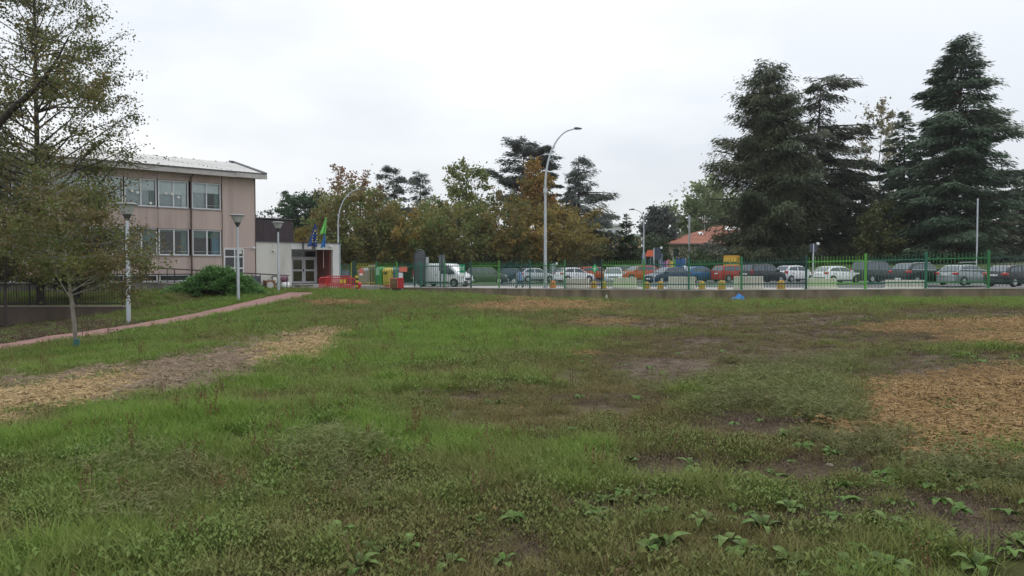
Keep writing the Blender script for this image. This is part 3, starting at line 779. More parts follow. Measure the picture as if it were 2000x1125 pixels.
# things stored under the railing by the entrance wall
def bthing(name, x, y, z, label, cat, group=None): return empty(name, (*bw(x, y), z), BA, label, cat, group)
g0 = -.13
t_ = bthing('wheelie_bin', -.45, -.55, g0 - .02, 'dark slate bin with slatted front beside the side railing', 'bin')
q = MB(); q.box(-.45, .45, -.3, .3, 0, 1.0); q.build('bin_body', mat('slate_plastic', (.05, .055, .075), .5), t_, bevel=.03)
for k in range(6):
    q = MB(); q.box(-.42 + k * .145, -.33 + k * .145, -.325, -.298, .08, .95); q.build('slat', mat('slate_light', (.085, .09, .115), .5), t_)
t_ = bthing('wooden_crate', .85, -.5, g0 - .02, 'small brown wooden crate against the white entrance wall', 'crate')
for k in range(4):
    q = MB(); q.box(-.4, .4, -.25, .25, .06 + k * .15, .19 + k * .15); q.build('plank', mat('crate_wood', (.24, .12, .06), .8, var=.25, stretch=(1, 1, 8)), t_)
q = MB(); q.box(-.36, -.28, -.22, .22, 0, .6); q.box(.28, .36, -.22, .22, 0, .6); q.build('frame', mat('crate_wood', ()), t_)
t_ = bthing('toy_tricycle', .45, -1.0, g0 - .02, 'small tricycle with pale rim wheel beside the wooden crate', 'tricycle')
q = MB(); q.lathe([(.20, -.03), (.27, -.03), (.27, .03), (.20, .03)], 18); q.build('front_wheel', mat('pale_rubber', (.5, .48, .47), .6), t_, loc=(.25, 0, .27), rot=(pi / 2, 0, 0))
for s_ in (-.2, .2):
    q = MB(); q.lathe([(.05, -.02), (.13, -.02), (.13, .02), (.05, .02)], 14); q.build('rear_wheel', mat('black_rubber', (.02, .02, .02), .8), t_, loc=(-.3, s_, .13), rot=(pi / 2, 0, 0))
q = MB(); q.tube([(.25, 0, .3), (.2, 0, .62), (.12, 0, .7)], .02, 6); q.tube([(.2, 0, .5), (-.3, 0, .2)], .025, 6); q.tube([(-.3, -.2, .14), (-.3, .2, .14)], .02, 6); q.tube([(.12, -.2, .7), (.12, .2, .7)], .018, 6); q.build('frame', mat('purple_paint', (.16, .06, .11), .5), t_)
q = MB(); q.box(-.3, -.05, -.1, .1, .33, .38); q.build('saddle', mat('black_rubber', ()), t_, bevel=.02)
t_ = bthing('notice_board', 1.55, -.1, g0 + .3, 'small framed notice leaning on the white entrance wall', 'notice')
q = MB(); q.box(-.3, .3, -.02, .02, 0, .7); q.build('frame', mat('grey_frame', (.16, .17, .16), .6), t_)
q = MB(); q.box(-.2, .1, -.03, -.021, .1, .55); q.build('sheet', mat('white_paper', ()), t_)
t_ = bthing('rubbish_sack', 2.2, -.5, g0 - .02, 'white and purple sack slumped by the entrance wall', 'sack')
q = MB(); q.lathe([(.26, 0), (.36, .1), (.36, .3), (.28, .48), (.2, .5)], 12); q.build('white_bag', mat('white_plastic', ()), t_, smooth=60)
q = MB(); q.lathe([(.2, .5), (.30, .62), (.32, .8), (.2, .98), (.05, 1.02)], 12, (-.08, .02, 0)); q.build('purple_bag', mat('purple_bag', (.20, .08, .13), .5), t_, smooth=60)

# ------------------------------------------------------------------ flags over the porch
def flag(x, top_dx, L, cloth_w, cloth_l, col, label, stars=False, t0=.12, second=None):
    t_ = bthing('flag', x, -.02, 3.05, label, 'flag', None)
    a = np.array((0, -.03, 0.)); tip = np.array((top_dx, -1.25, L))
    q = MB(); q.tube([a, a + (0, -.05, .45), tip], .022, 6); q.build('pole', mat('dark_flashing', ()), t_)
    q = MB(); q.box(-.06, .06, -.06, .0, -.05, .5); q.build('bracket', mat('dark_flashing', ()), t_)
    def P(u, v):
        base = tip + (a + (0, -.05, .45) - tip) * (.03 + v * .55) if False else tip * 1.0
        w_ = cloth_w * (.16 + .84 * v ** .8)
        xx_ = (u - .6) * w_ - top_dx * .35 * v
        yy_ = .12 * sin(u * 13 + v * 2) * (.3 + v) + (u - .5) * .15
        return (tip[0] + xx_, tip[1] + .02 + yy_, tip[2] - cloth_l * v - .18 * abs(u - .5) * (1 if v > .5 else v * 2))
    nu, nv = 18, 14
    q = MB()
    for j in range(nv + 1):
        for i in range(nu + 1): q.v.append(P(i / nu, j / nv))
    for j in range(nv):
        for i in range(nu):
            k = j * (nu + 1) + i; q.f.append((k, k + 1, k + nu + 2, k + nu + 1)); q.m.append(0)
    cl = q.build('cloth', mat(*col), t_, smooth=180)
    sm = cl.modifiers.new('thick', 'SOLIDIFY'); sm.thickness = .008
    if stars:
        for k in range(12):
            aa = 2 * pi * k / 12; u, v = .5 + .33 * sin(aa), .55 + .28 * cos(aa)
            c0 = np.array(P(u, v)) + (0, -.035, 0)
            q = MB(); pts = []
            for m_ in range(10):
                r = .075 if m_ % 2 == 0 else .032
                pts.append((c0[0] + r * sin(m_ * pi / 5), c0[1], c0[2] + r * cos(m_ * pi / 5)))
            q.add(pts + [tuple(c0 + (0, .006, 0))], [(10, m_, (m_ + 1) % 10) for m_ in range(10)])
            q.build('star', mat('flag_yellow', (.65, .50, .05), .7), cl)
flag(3.95, .55, 1.95, .95, 1.75, ('eu_blue', (.018, .055, .21), .8), 'dark blue flag with ring of yellow stars drooping over the porch', True)
flag(4.85, .55, 2.55, .62, 1.35, ('flag_green', (.16, .50, .10), .8), 'bright green flag highest of the three over the porch')
flag(5.0, .28, 1.28, .46, 1.15, ('flag_light_blue', (.03, .17, .46), .8), 'small light blue flag hanging below the green flag')

# ------------------------------------------------------------------ low wall and coloured fence
wall_m = mat('mossy_concrete', (.18, .148, .100), .95, var=.3, scale=1.0, bump=.5, dirt=(.055, .048, .032), dirt_amt=.75, dirt_scale=.9, stretch=(1.3, 1.3, .35))
cap_m = mat('wall_cap', (.36, .345, .31), .9, var=.15, scale=2, bump=.2)
lw = empty('boundary_wall', POSTS[0] + np.array((0, 0, -.3)), 0, 'low stained concrete wall carrying the multicoloured metal fence', 'wall')
L0 = np.array(lw.location)
pts = [np.array(p) for p in POSTS]
first = pts[0] + (pts[0] - pts[1]) * .2
run = [first] + pts[1:]
for i in range(len(run) - 1):
    a, b = run[i], run[i + 1]
    d = b - a; n = max(1, int(round(np.hypot(d[0], d[1]) / 3.2)))
    for k in range(n):
        p = a + d * k / n; q_ = a + d * (k + 1) / n
        h = (q_ - p)[:2]; h = h / np.linalg.norm(h); nn = np.array([-h[1], h[0]])
        e = .006
        A = [p[:2] + h * e - nn * .16, q_[:2] - h * e - nn * .16, q_[:2] - h * e + nn * .14, p[:2] + h * e + nn * .14]
        zt = [p[2] - .045, q_[2] - .045, q_[2] - .045, p[2] - .045]
        m_ = MB(); m_.add([(A[j][0] - L0[0], A[j][1] - L0[1], -1.6 - L0[2]) for j in range(4)] + [(A[j][0] - L0[0], A[j][1] - L0[1], zt[j] - L0[2]) for j in range(4)],
                          [(0, 3, 2, 1), (4, 5, 6, 7), (0, 1, 5, 4), (1, 2, 6, 5), (2, 3, 7, 6), (3, 0, 4, 7)])
        m_.build('wall_section', wall_m, lw)
        A = [p[:2] - nn * .19, q_[:2] - nn * .19, q_[:2] + nn * .158, p[:2] + nn * .158]
        m_ = MB(); m_.add([(A[j][0] - L0[0], A[j][1] - L0[1], zt[j] + .003 - L0[2]) for j in range(4)] + [(A[j][0] - L0[0], A[j][1] - L0[1], zt[j] + .05 - L0[2]) for j in range(4)],
                          [(0, 3, 2, 1), (4, 5, 6, 7), (0, 1, 5, 4), (1, 2, 6, 5), (2, 3, 7, 6), (3, 0, 4, 7)])
        m_.build('cap_stone', cap_m, lw)
FC = {'yellow': (.30, .30, .03), 'lime': (.06, .235, .034), 'lime2': (.085, .32, .045), 'mid': (.02, .155, .045), 'mid2': (.022, .165, .06), 'teal': (.010, .125, .075), 'teal2': (.008, .10, .078), 'dark': (.008, .045, .032), 'dark2': (.006, .06, .045), 'deep': (.010, .075, .04)}
def fm(k): return mat('fence_paint_' + k, FC[k], .45, var=.12, scale=5)
PANEL_COL = ['yellow', 'lime', 'teal', 'teal', 'deep', 'lime', 'teal2', 'mid', 'dark', 'lime', 'teal2', 'mid2', 'dark2', 'lime2', 'teal', 'mid', 'dark', 'lime']
POST_COL = ['dark', 'teal', 'lime', 'teal', 'mid', 'dark2', 'lime', 'teal2', 'mid', 'dark', 'lime', 'teal', 'mid2', 'dark2', 'lime2', 'teal', 'mid', 'dark', 'lime']
fence = empty('metal_fence', POSTS[0], 0, 'tall railing fence with each panel painted a different green along the car park', 'fence')
L0 = np.array(POSTS[0])
HF = 2.15
bar_me = {}
def bar_mesh(col):
    if col not in bar_me:
        q = MB(); r = .0145
        q.add([(-r, -r, .10), (r, -r, .10), (r, r, .10), (-r, r, .10), (-r, -r, 1.98), (r, -r, 1.98), (r, r, 1.98), (-r, r, 1.98), (0, 0, 2.06)],
              [(0, 3, 2, 1), (0, 1, 5, 4), (1, 2, 6, 5), (2, 3, 7, 6), (3, 0, 4, 7), (4, 5, 8), (5, 6, 8), (6, 7, 8), (7, 4, 8)])
        bar_me[col] = q.mesh('bar', fm(col))
    return bar_me[col]
pname = {'yellow': 'yellow panel', 'lime': 'light lime green panel', 'lime2': 'brightest lime green panel', 'mid': 'mid green panel', 'mid2': 'mid green panel', 'teal': 'teal green panel', 'teal2': 'blue green panel', 'dark': 'near black green panel', 'dark2': 'very dark green panel', 'deep': 'deep green panel'}
for i, p in enumerate(POSTS):
    q = MB(); r = .058 if i else .16
    q.box(-r, r, -r, r, -.05, HF if i else HF + .05); q.box(-r - .05, r + .05, -r - .04, r + .04, -.05, .02)
    q.build('post', fm(POST_COL[i]), fence, loc=p - L0)
    if i == 0:
        q = MB(); q.box(-.27, -.17, -.1, .1, 0, HF); q.build('gate_stop', fm('yellow'), fence, loc=p - L0)
for i in range(len(POSTS) - 1):
    a, b = POSTS[i], POSTS[i + 1]
    d = b - a; Ln = np.hypot(d[0], d[1]); az = atan2(d[1], d[0])
    col = PANEL_COL[i]
    gap = .06 if i else .2
    q = MB(); sl = d[2] / Ln
    for zr in (.36, 1.72):
        x0, x1 = gap, Ln - .06
        q.add([(x0, -.03, zr - .035 + sl * x0), (x1, -.03, zr - .035 + sl * x1), (x1, .03, zr - .035 + sl * x1), (x0, .03, zr - .035 + sl * x0), (x0, -.03, zr + .035 + sl * x0), (x1, -.03, zr + .035 + sl * x1), (x1, .03, zr + .035 + sl * x1), (x0, .03, zr + .035 + sl * x0)],
              [(0, 3, 2, 1), (4, 5, 6, 7), (0, 1, 5, 4), (1, 2, 6, 5), (2, 3, 7, 6), (3, 0, 4, 7)])
    pn = q.build('panel_rails', fm(col), fence, loc=a - L0, rot=(0, 0, az))
    pn['label'] = pname[col]
    nb = int(round(Ln / .178)); me = bar_mesh(col)
    for k in range(1, nb):
        x_ = Ln * k / nb
        if x_ < gap: continue
        link_mesh('bar', me, pn, (x_, 0, sl * x_))
print('bars', sum(len(o.children) for o in fence.children))
def on_fence(px, off, dz=0.0, side=-1):
    """a place on the fence line at photo column px, off metres in front (side -1) or behind (+1)"""
    p = fence_pt(px).copy(); p[1] += off * side; return p
# signs hung on the fence
def sign(px, zc, w, h, col, label, extra=None):
    p = on_fence(px, .07)
    t_ = empty('fence_sign', (p[0], p[1], p[2] + zc), radians(-28), label, 'sign')
    q = MB(); q.box(-w / 2, w / 2, -.012, .012, -h / 2, h / 2); q.build('plate', col, t_)
    if extra: extra(t_)
    return t_
wp = mat('white_plastic', ()); sg = mat('sign_green', (.01, .26, .12), .5)
sign(706, 1.28, .42, .62, mat('sign_salmon', (.62, .16, .12), .5), 'salmon red notice on the yellow gate panel', lambda t: (lambda q: q.build('white_strip', wp, t))(MB().box(-.18, .18, -.02, -.0125, -.30, -.14)))
sign(738, 1.30, .36, .6, mat('sign_mint', (.22, .42, .28), .5), 'pale mint notice beside the lime panel')
sign(788, 1.48, .80, .42, mat('sign_pink', (.65, .18, .12), .5), 'wide coral pink notice above the red hose cabinet')
sign(783, .95, .42, .5, wp, 'white paper notice under the coral pink notice')
def muster(t):
    q = MB(); s = .055
    for sx, sz in ((-1, -1), (1, 1), (-1, 1), (1, -1)):
        q.add([(sx * .04, -.02, .13 + sz * .04), (sx * .17, -.02, .13 + sz * .12 + sz * .05), (sx * .17, -.02, .13 + sz * .10 - sz * .02), (sx * .10, -.02, .13 + sz * .03)], [(0, 1, 2, 3)])
        q.add([(sx * .03, -.021, .13 + sz * .02), (sx * .06, -.021, .13 + sz * .015), (sx * .20, -.021, .13 + sz * .17), (sx * .17, -.021, .13 + sz * .19)], [(0, 1, 2, 3)])
    q.build('white_arrows', wp, t)
    q = MB(); q.box(-.24, .24, -.02, -.013, -.45, -.22); q.build('white_strip', wp, t)
sign(903, 1.40, .52, .9, sg, 'green assembly point sign with four white arrows before the van bonnet', muster)
t_ = empty('diamond_sign', on_fence(1169, .10) + np.array((-.28, 0, 1.48)), radians(-28), 'green and white diamond sign on the fence post', 'sign')
q = MB(); q.prism([(0, -.36), (.25, 0), (0, .36), (-.25, 0)], -.02, .02); q.build('plate', mat('sign_green2', (.03, .33, .12), .5), t_)
q = MB(); q.prism([(0, -.24), (.07, 0), (0, .24), (-.07, 0)], -.03, -.021); q.box(-.12, .12, -.034, -.031, -.035, .035); q.build('white_mark', mat('sign_pale', (.45, .68, .50), .5), t_)
# green mesh panel between the entrance block and the gate
e0 = np.array([*bw(7.6, .3), 0]); e0[2] = POSTS[0][2]
g1 = POSTS[0] + np.array((-.4, .1, 0))
t_ = empty('mesh_panel', e0, atan2(g1[1] - e0[1], g1[0] - e0[0]), 'dark green mesh fence panel between entrance block and gate post', 'fence')
Ln = hypot(g1[0] - e0[0], g1[1] - e0[1])
q = MB()
for x_ in (0, Ln): q.box(x_ - .04, x_ + .04, -.04, .04, -.4, 1.9)
for z in (.05, 1.55, 1.85): q.box(.04, Ln - .04, -.02, .02, z - .025, z + .025)
q.build('frame', fm('teal2'), t_)
q = MB(); k = 0
x_ = .1
while x_ < Ln - .05: q.box(x_ - .006, x_ + .006, -.006, .006, .05, 2.0); x_ += .11
o_ = q.build('wire_mesh', fm('teal2'), t_); o_['kind'] = 'stuff'

# ------------------------------------------------------------------ cars
car_pal = {'dark': (.035, .04, .045), 'sage': (.07, .085, .075), 'teal': (.035, .065, .075), 'silver': (.42, .46, .49), 'moss': (.10, .125, .12), 'white': (.74, .76, .78), 'orange': (.42, .095, .030), 'grey': (.07, .085, .10),
           'redorange': (.46, .075, .030), 'navy': (.018, .035, .075), 'blue': (.035, .11, .27), 'red': (.34, .018, .025), 'charcoal': (.022, .026, .032), 'black': (.014, .017, .022), 'grey2': (.26, .285, .31)}
def paint(k):
    return mat('car_paint_' + k, car_pal[k], .28, metal=.35 if k in ('silver', 'grey2', 'sage', 'moss', 'blue') else 0.0, var=.03, scale=2, spec=.35, coat=.2, dirt=(.15, .13, .11), dirt_amt=.05, dirt_scale=2)
rubber = mat('tyre_rubber', (.018, .018, .018), .85, var=.2)
alloy = mat('alloy_wheel', (.42, .43, .45), .35, metal=.6, var=.1)
darkplas = mat('black_bumper', (.025, .025, .027), .7, var=.15)
carglass = mat('car_glass', (.045, .065, .088), .04, var=.35, scale=1.2, spec=.8)
lampred = mat('tail_lamp', (.42, .012, .018), .15, var=.1, spec=.7, coat=.5)
lampwh = mat('head_lamp', (.55, .58, .60), .1, var=.1, spec=.8, coat=.5)
plate_m = mat('number_plate', (.70, .71, .70), .5, var=.04)
chrome = mat('chrome', (.6, .62, .64), .15, metal=.9, var=.02)
# kind: length, width, bonnet z, belt z front, belt z rear, windscreen base x, roof front x, roof rear x, rear glass base x, tail z, wheel radius   (x: fraction of half length)
CARK = {
 'hatch': dict(L=4.0, W=1.74, hood=.80, belt=.93, beltr=.98, wb=.48, rf=.12, rr=-.66, gb=-.93, wr=.31, wf=.62, wrr=-.62),
 'city': dict(L=3.6, W=1.62, hood=.86, belt=.96, beltr=1.02, wb=.55, rf=.20, rr=-.72, gb=-.94, wr=.29, wf=.64, wrr=-.66),
 'mpv': dict(L=4.05, W=1.74, hood=.92, belt=1.00, beltr=1.02, wb=.58, rf=.26, rr=-.84, gb=-.96, wr=.32, wf=.62, wrr=-.64),
 'suv': dict(L=4.4, W=1.84, hood=.98, belt=1.06, beltr=1.12, wb=.46, rf=.14, rr=-.70, gb=-.94, wr=.36, wf=.62, wrr=-.62),
}
def make_wheel(parent, x, y, r, wid, rimcol=None):
    sgn = 1 if y > 0 else -1
    q = MB(); q.lathe([(r * .62, -wid / 2), (r * .93, -wid / 2), (r, -wid * .3), (r, wid * .3), (r * .93, wid / 2), (r * .62, wid / 2)], 20)
    w_ = q.build('wheel', rubber, parent, smooth=40, loc=(x, y, r), rot=(pi / 2, 0, 0))
    q = MB(); zz = -sgn * wid * .47
    q.lathe([(r * .60, zz - .01), (r * .64, zz), (r * .60, zz + .01)], 20)
    for k in range(5):
        a = 2 * pi * k / 5; ca, sa = cos(a), sin(a)
        q.add([(ca * r * .08 - sa * .04, sa * r * .08 + ca * .04, zz), (ca * r * .61 - sa * .03, sa * r * .61 + ca * .03, zz), (ca * r * .61 + sa * .03, sa * r * .61 - ca * .03, zz), (ca * r * .08 + sa * .04, sa * r * .08 - ca * .04, zz)], [(0, 1, 2, 3)])
    q.lathe([(r * .16, zz - .012), (r * .16, zz + .012)], 10)
    q.build('rim', rimcol or alloy, w_)
def lerp(a, b, t): return a + (b - a) * t
def make_car(kind, loc, heading, H, colour, label, roofcol=None, plasbump=False):
    k = CARK[kind]; L_, W, hl = k['L'], k['W'], k['L'] / 2
    hw = W / 2
    t = empty('parked_car', loc, radians(heading), label, 'car', 'cars parked behind the green fence')
    pm = paint(colour)
    X = lambda f: f * hl
    hd, bf, br = k['hood'], k['belt'], k['beltr']
    # lower body
    st = [(1.0, .30, .50, .62), (.985, .20, .62, .80), (.93, .17, hd - .10, .93), (.85, .17, hd - .02, .98), (k['wb'] + .02, .17, bf - .015, 1.0), (.3, .17, bf, 1.0), (-.3, .17, lerp(bf, br, .6), 1.0), (-.8, .17, br, .985), (k['gb'], .19, br - .01, .95), (-.985, .24, br - .14, .90), (-1.0, .32, .62, .80)]
    rings = []
    for fx, zb, zt, wf in st:
        x = X(fx); w = hw * wf
        rings.append([(x, -w * .90, zb), (x, -w, zb + .16 if zb + .16 < zt else zt - .1), (x, -w, lerp(zb, zt, .72)), (x, -w * .93, zt), (x, w * .93, zt), (x, w, lerp(zb, zt, .72)), (x, w, zb + .16 if zb + .16 < zt else zt - .1), (x, w * .90, zb)])
    q = MB(); q.loft(rings)
    # roof and pillars: both flanks lean inward in one plane
    wb, rf, rr, gb = X(k['wb']), X(k['rf']), X(k['rr']), X(k['gb'])
    tw, bwid = hw * .76, hw * .935
    rr_z, rf_z = H - .075, H - .065
    def gy(z): return bwid - (bwid - tw) * (z - bf) / (H - bf)
    m1, m2 = lerp(rf, rr, .33), lerp(rf, rr, .70)
    outline = [(wb, bf - .03), (rf, rf_z), (m1, H - .004), (m2, H - .010), (rr, rr_z), (gb, br - .03)]
    n_ = len(outline)
    vs = [(x, -gy(z), z) for x, z in outline] + [(x, gy(z), z) for x, z in outline]
    q.add(vs, [tuple(range(n_)), tuple(range(2 * n_ - 1, n_ - 1, -1))] + [(a, a + n_, (a + 1) % n_ + n_, (a + 1) % n_) for a in range(n_)])
    body = q.build('body', pm, t, smooth=38, bevel=.035)
    if roofcol:
        r_ = MB(); rp = [(rf, rf_z), (m1, H - .004), (m2, H - .010), (rr, rr_z)]
        r_.add([(x, -gy(z) * .97, z + .012) for x, z in rp] + [(x, gy(z) * .97, z + .012) for x, z in rp], [(a, a + 1, a + 5, a + 4) for a in range(3)])
        o_ = r_.build('roof_panel', paint(roofcol), t); s2 = o_.modifiers.new('thick', 'SOLIDIFY'); s2.thickness = .02
    # glass
    def pane(nm, a, b, c, d, ins, off):
        a, b, c, d = [np.array(v_, float) for v_ in (a, b, c, d)]
        cen = (a + b + c + d) / 4
        pts = [p + (cen - p) * ins for p in (a, b, c, d)]
        n = np.cross(b - a, d - a); n = n / np.linalg.norm(n)
        if np.dot(n, off) < 0: n = -n
        m_ = MB(); m_.add([p + n * .016 for p in pts] + [p - n * .02 for p in pts], [(0, 1, 2, 3), (0, 4, 5, 1), (1, 5, 6, 2), (2, 6, 7, 3), (3, 7, 4, 0)])
        return m_.build(nm, carglass, t)
    pane('windscreen', (wb, -gy(bf), bf), (wb, gy(bf), bf), (rf, gy(rf_z), rf_z), (rf, -gy(rf_z), rf_z), .085, np.array((1, 0, 1.)))
    pane('rear_window', (gb, -gy(br), br), (gb, gy(br), br), (rr, gy(rr_z), rr_z), (rr, -gy(rr_z), rr_z), .13, np.array((-1, 0, 1.)))
    xm = lerp(rf, rr, .42)
    for s in (-1, 1):
        def flank(nm, poly):
            m_ = MB(); c_ = len(poly)
            m_.add([(x, s * (gy(z) + .010), z) for x, z in poly] + [(x, s * (gy(z) - .02), z) for x, z in poly], [tuple(range(c_))] + [(a, (a + 1) % c_, (a + 1) % c_ + c_, a + c_) for a in range(c_)])
            return m_.build(nm, carglass, t)
        zb_ = max(bf, br) + .035
        sl_ = (rf_z - bf) / (wb - rf)
        flank('front_side_window', [(wb - .10 - .035 / sl_, bf + .035), (xm + .045, lerp(bf, br, .5) + .035), (xm + .045, H - .10), (rf + .02, rf_z - .065)])
        sr_ = (rr_z - br) / max(.05, rr - gb)
        xq = gb + .12 / max(.4, sr_) + .16
        flank('rear_side_window', [(xm - .045, lerp(bf, br, .5) + .035), (xq, br + .05), (rr + .10, rr_z - .085), (xm - .045, H - .10)])
        # mirrors, door line handles, wheels, arches, lamps
        m_ = MB(); m_.box(wb - .32, wb - .18, s * hw - .02 if s > 0 else s * hw - .18, s * hw + .18 if s > 0 else s * hw + .02, bf - .02, bf + .14); m_.build('mirror', pm, t, bevel=.03)
        for x_ in (xm + .12, xm - .75):
            m_ = MB(); m_.box(x_, x_ + .18, min(s * (hw * 1.0), s * (hw + .03)), max(s * hw, s * (hw + .03)), bf - .16, bf - .12); m_.build('door_handle', darkplas if colour == 'white' else pm, t)
        m_ = MB(); m_.box(X(-.4), X(.4), min(s * hw * .97, s * (hw + .012)), max(s * hw * .97, s * (hw + .012)), .2, .30); m_.build('side_sill', darkplas, t)
        for fx in (k['wf'], k['wrr']):
            m_ = MB(); ww = k['wr'] * 1.16
            y0, y1 = sorted((s * (hw - .25), s * (hw + .004)))
            poly = [(X(fx) + ww * cos(a), k['wr'] + ww * sin(a)) for a in np.linspace(-.35, pi + .35, 14)]
            m_.prism(poly, y0, y1); m_.build('wheel_arch', darkplas, t)
            make_wheel(t, X(fx), s * (hw - .062), k['wr'], .2)
        m_ = MB(); y0, y1 = sorted((s * hw * .60, s * hw * .965)); m_.box(X(.90), X(.955), y0, y1, hd - .22, hd - .07); m_.build('headlight', lampwh, t, bevel=.03)
        m_ = MB()
        if kind == 'mpv': y0, y1 = sorted((s * hw * .80, s * hw * .965)); m_.box(X(-.985), X(-.90), y0, y1, br - .22, br + .12)
        elif kind == 'city': y0, y1 = sorted((s * hw * .66, s * hw * .985)); m_.box(X(-.99), X(-.86), y0, y1, br - .30, br - .02)
        else: y0, y1 = sorted((s * hw * .60, s * hw * .975)); m_.box(X(-.995), X(-.85), y0, y1, br - .22, br - .04)
        m_.build('tail_light', lampred, t, bevel=.04)
    for fx, s in ((1.0, 1), (-1.0, -1)):
        m_ = MB(); a, b = sorted((X(fx) + s * .035, X(fx * .95)))
        m_.box(a, b, -hw * .86, hw * .86, .22, .50); m_.build('bumper', darkplas if plasbump or kind == 'suv' else pm, t, bevel=.05)
        m_ = MB(); a, b = sorted((X(fx) + s * .037, X(fx) + s * .05))
        zz = .36 if s > 0 else (.72 if kind in ('mpv', 'hatch') else .42)
        if s < 0 and zz > .5: a, b = X(-1.0) - .012, X(-1.0) + .05
        m_.box(a, b, -.26, .26, zz, zz + .11); m_.build('number_plate', plate_m, t)
    m_ = MB(); m_.box(X(.97), X(1.0) + .01, -hw * .55, hw * .55, .56, .66); m_.build('grille', darkplas, t)
    return t
carobjs = []
for c, p in zip(CARS, CARPOS):
    z = park_z(p[0], p[1]) - .12
    o_ = make_car(c[0], (p[0], p[1], z + .10), c[5], c[4], c[6], c[7], roofcol='black' if c[6] == 'redorange' else None, plasbump=('older' in c[7]))
    if 'black sport' in c[7]:
        q = MB(); k_ = CARK['suv']; q.tube([(-1.9, -.93, 1.14), (.7, -.93, 1.10)], .018, 5); q.tube([(-1.5, -.70, 1.64), (.2, -.70, 1.665)], .02, 5); q.build('chrome_strip', chrome, o_)
# white van
vp = at(866, 561, 63.0)
van = empty('white_van', (vp[0], vp[1], park_z(vp[0], vp[1]) - .02), radians(-27), 'white delivery van parked behind the dark arched board', 'van')
pm = paint('white'); hw = .95
q = MB(); rings = []
for x, zb, zb2, zt, w in ((-2.45, .35, 1.0, 1.88, .97), (-2.40, .28, 1.0, 1.96, 1.0), (0.4, .25, 1.0, 1.97, 1.0), (.95, .25, 1.02, 1.95, .98)):
    rings.append([(x, -hw * w * .95, zb), (x, -hw * w, zb + .15), (x, -hw * w, zb2), (x, -hw * w * .86, zt - .08), (x, -hw * w * .74, zt), (x, hw * w * .74, zt), (x, hw * w * .86, zt - .08), (x, hw * w, zb2), (x, hw * w, zb + .15), (x, hw * w * .95, zb)])
def vr(x, zs, zt, w, wt, wtt): return [(x, -hw * w * .95, .25), (x, -hw * w, .42), (x, -hw * w, zs), (x, -hw * wt, zt - .05), (x, -hw * wtt, zt), (x, hw * wtt, zt), (x, hw * wt, zt - .05), (x, hw * w, zs), (x, hw * w, .42), (x, hw * w * .95, .25)]
rings += [vr(1.25, 1.03, 1.80, .98, .82, .70), vr(1.85, 1.04, 1.24, .97, .86, .76), vr(2.15, .98, 1.10, .93, .86, .74), vr(2.42, .80, .94, .86, .80, .70), vr(2.50, .55, .66, .78, .76, .66)]
q.loft(rings); q.build('body', pm, van, smooth=35, bevel=.02)
q = MB(); q.add([(.98, -.67, 1.93), (.98, .67, 1.93), (1.83, .70, 1.27), (1.83, -.70, 1.27), (.95, -.67, 1.88), (.95, .67, 1.88), (1.80, .70, 1.22), (1.80, -.70, 1.22)], [(0, 1, 2, 3), (0, 3, 7, 4), (1, 5, 6, 2), (3, 2, 6, 7), (0, 4, 5, 1)]); q.build('windscreen', carglass, van)
for s in (-1, 1):
    q = MB(); pts = [(.35, s * .955, 1.10), (1.72, s * .945, 1.10), (1.62, s * .91, 1.25), (1.02, s * .85, 1.72), (.35, s * .85, 1.78)]
    q.add([(x, y + s * .012, z) for x, y, z in pts] + [(x, y - s * .04, z) for x, y, z in pts], [(0, 1, 2, 3, 4)] + [(j, (j + 1) % 5, 5 + (j + 1) % 5, 5 + j) for j in range(5)]); q.build('side_window', carglass, van)
    q = MB(); q.box(1.15, 1.3, s * 1.0 - .1, s * 1.0 + .1, 1.05, 1.32); q.build('mirror', darkplas, van, bevel=.03)
    for x_ in (-1.5, -.2): 
        q = MB(); q.box(x_, x_ + .2, min(s * .945, s * .975), max(s * .945, s * .975), .98, 1.03); q.build('door_handle', darkplas, van)
    q = MB(); q.box(-2.2, 1.1, min(s * .94, s * .97), max(s * .94, s * .97), .34, .45); q.build('side_moulding', darkplas, van)
    for x_ in (-1.55, 1.62):
        q = MB(); poly = [(x_ + .40 * cos(a), .34 + .40 * sin(a)) for a in np.linspace(-.3, pi + .3, 14)]
        y0, y1 = sorted((s * .7, s * .962)); q.prism(poly, y0, y1); q.build('wheel_arch', darkplas, van)
        make_wheel(van, x_, s * .885, .33, .22, mat('steel_wheel', (.30, .31, .32), .5, metal=.4))
    q = MB(); y0, y1 = sorted((s * .55, s * .84)); q.box(2.18, 2.46, y0, y1, .72, .95); q.build('headlight', lampwh, van, bevel=.04)
    q = MB(); y0, y1 = sorted((s * .80, s * .95)); q.box(-2.48, -2.40, y0, y1, .8, 1.4); q.build('tail_light', lampred, van)
q = MB(); q.box(2.40, 2.54, -.75, .75, .28, .52); q.build('bumper', darkplas, van, bevel=.04)
q = MB(); q.box(2.42, 2.515, -.5, .5, .57, .78); q.build('grille', darkplas, van, bevel=.02)
for z in (.62, .70):
    q = MB(); q.box(2.516, 2.53, -.48, .48, z, z + .025); q.build('grille_bar', chrome, van)
q = MB(); q.box(2.542, 2.555, -.26, .26, .36, .47); q.build('number_plate', plate_m, van)

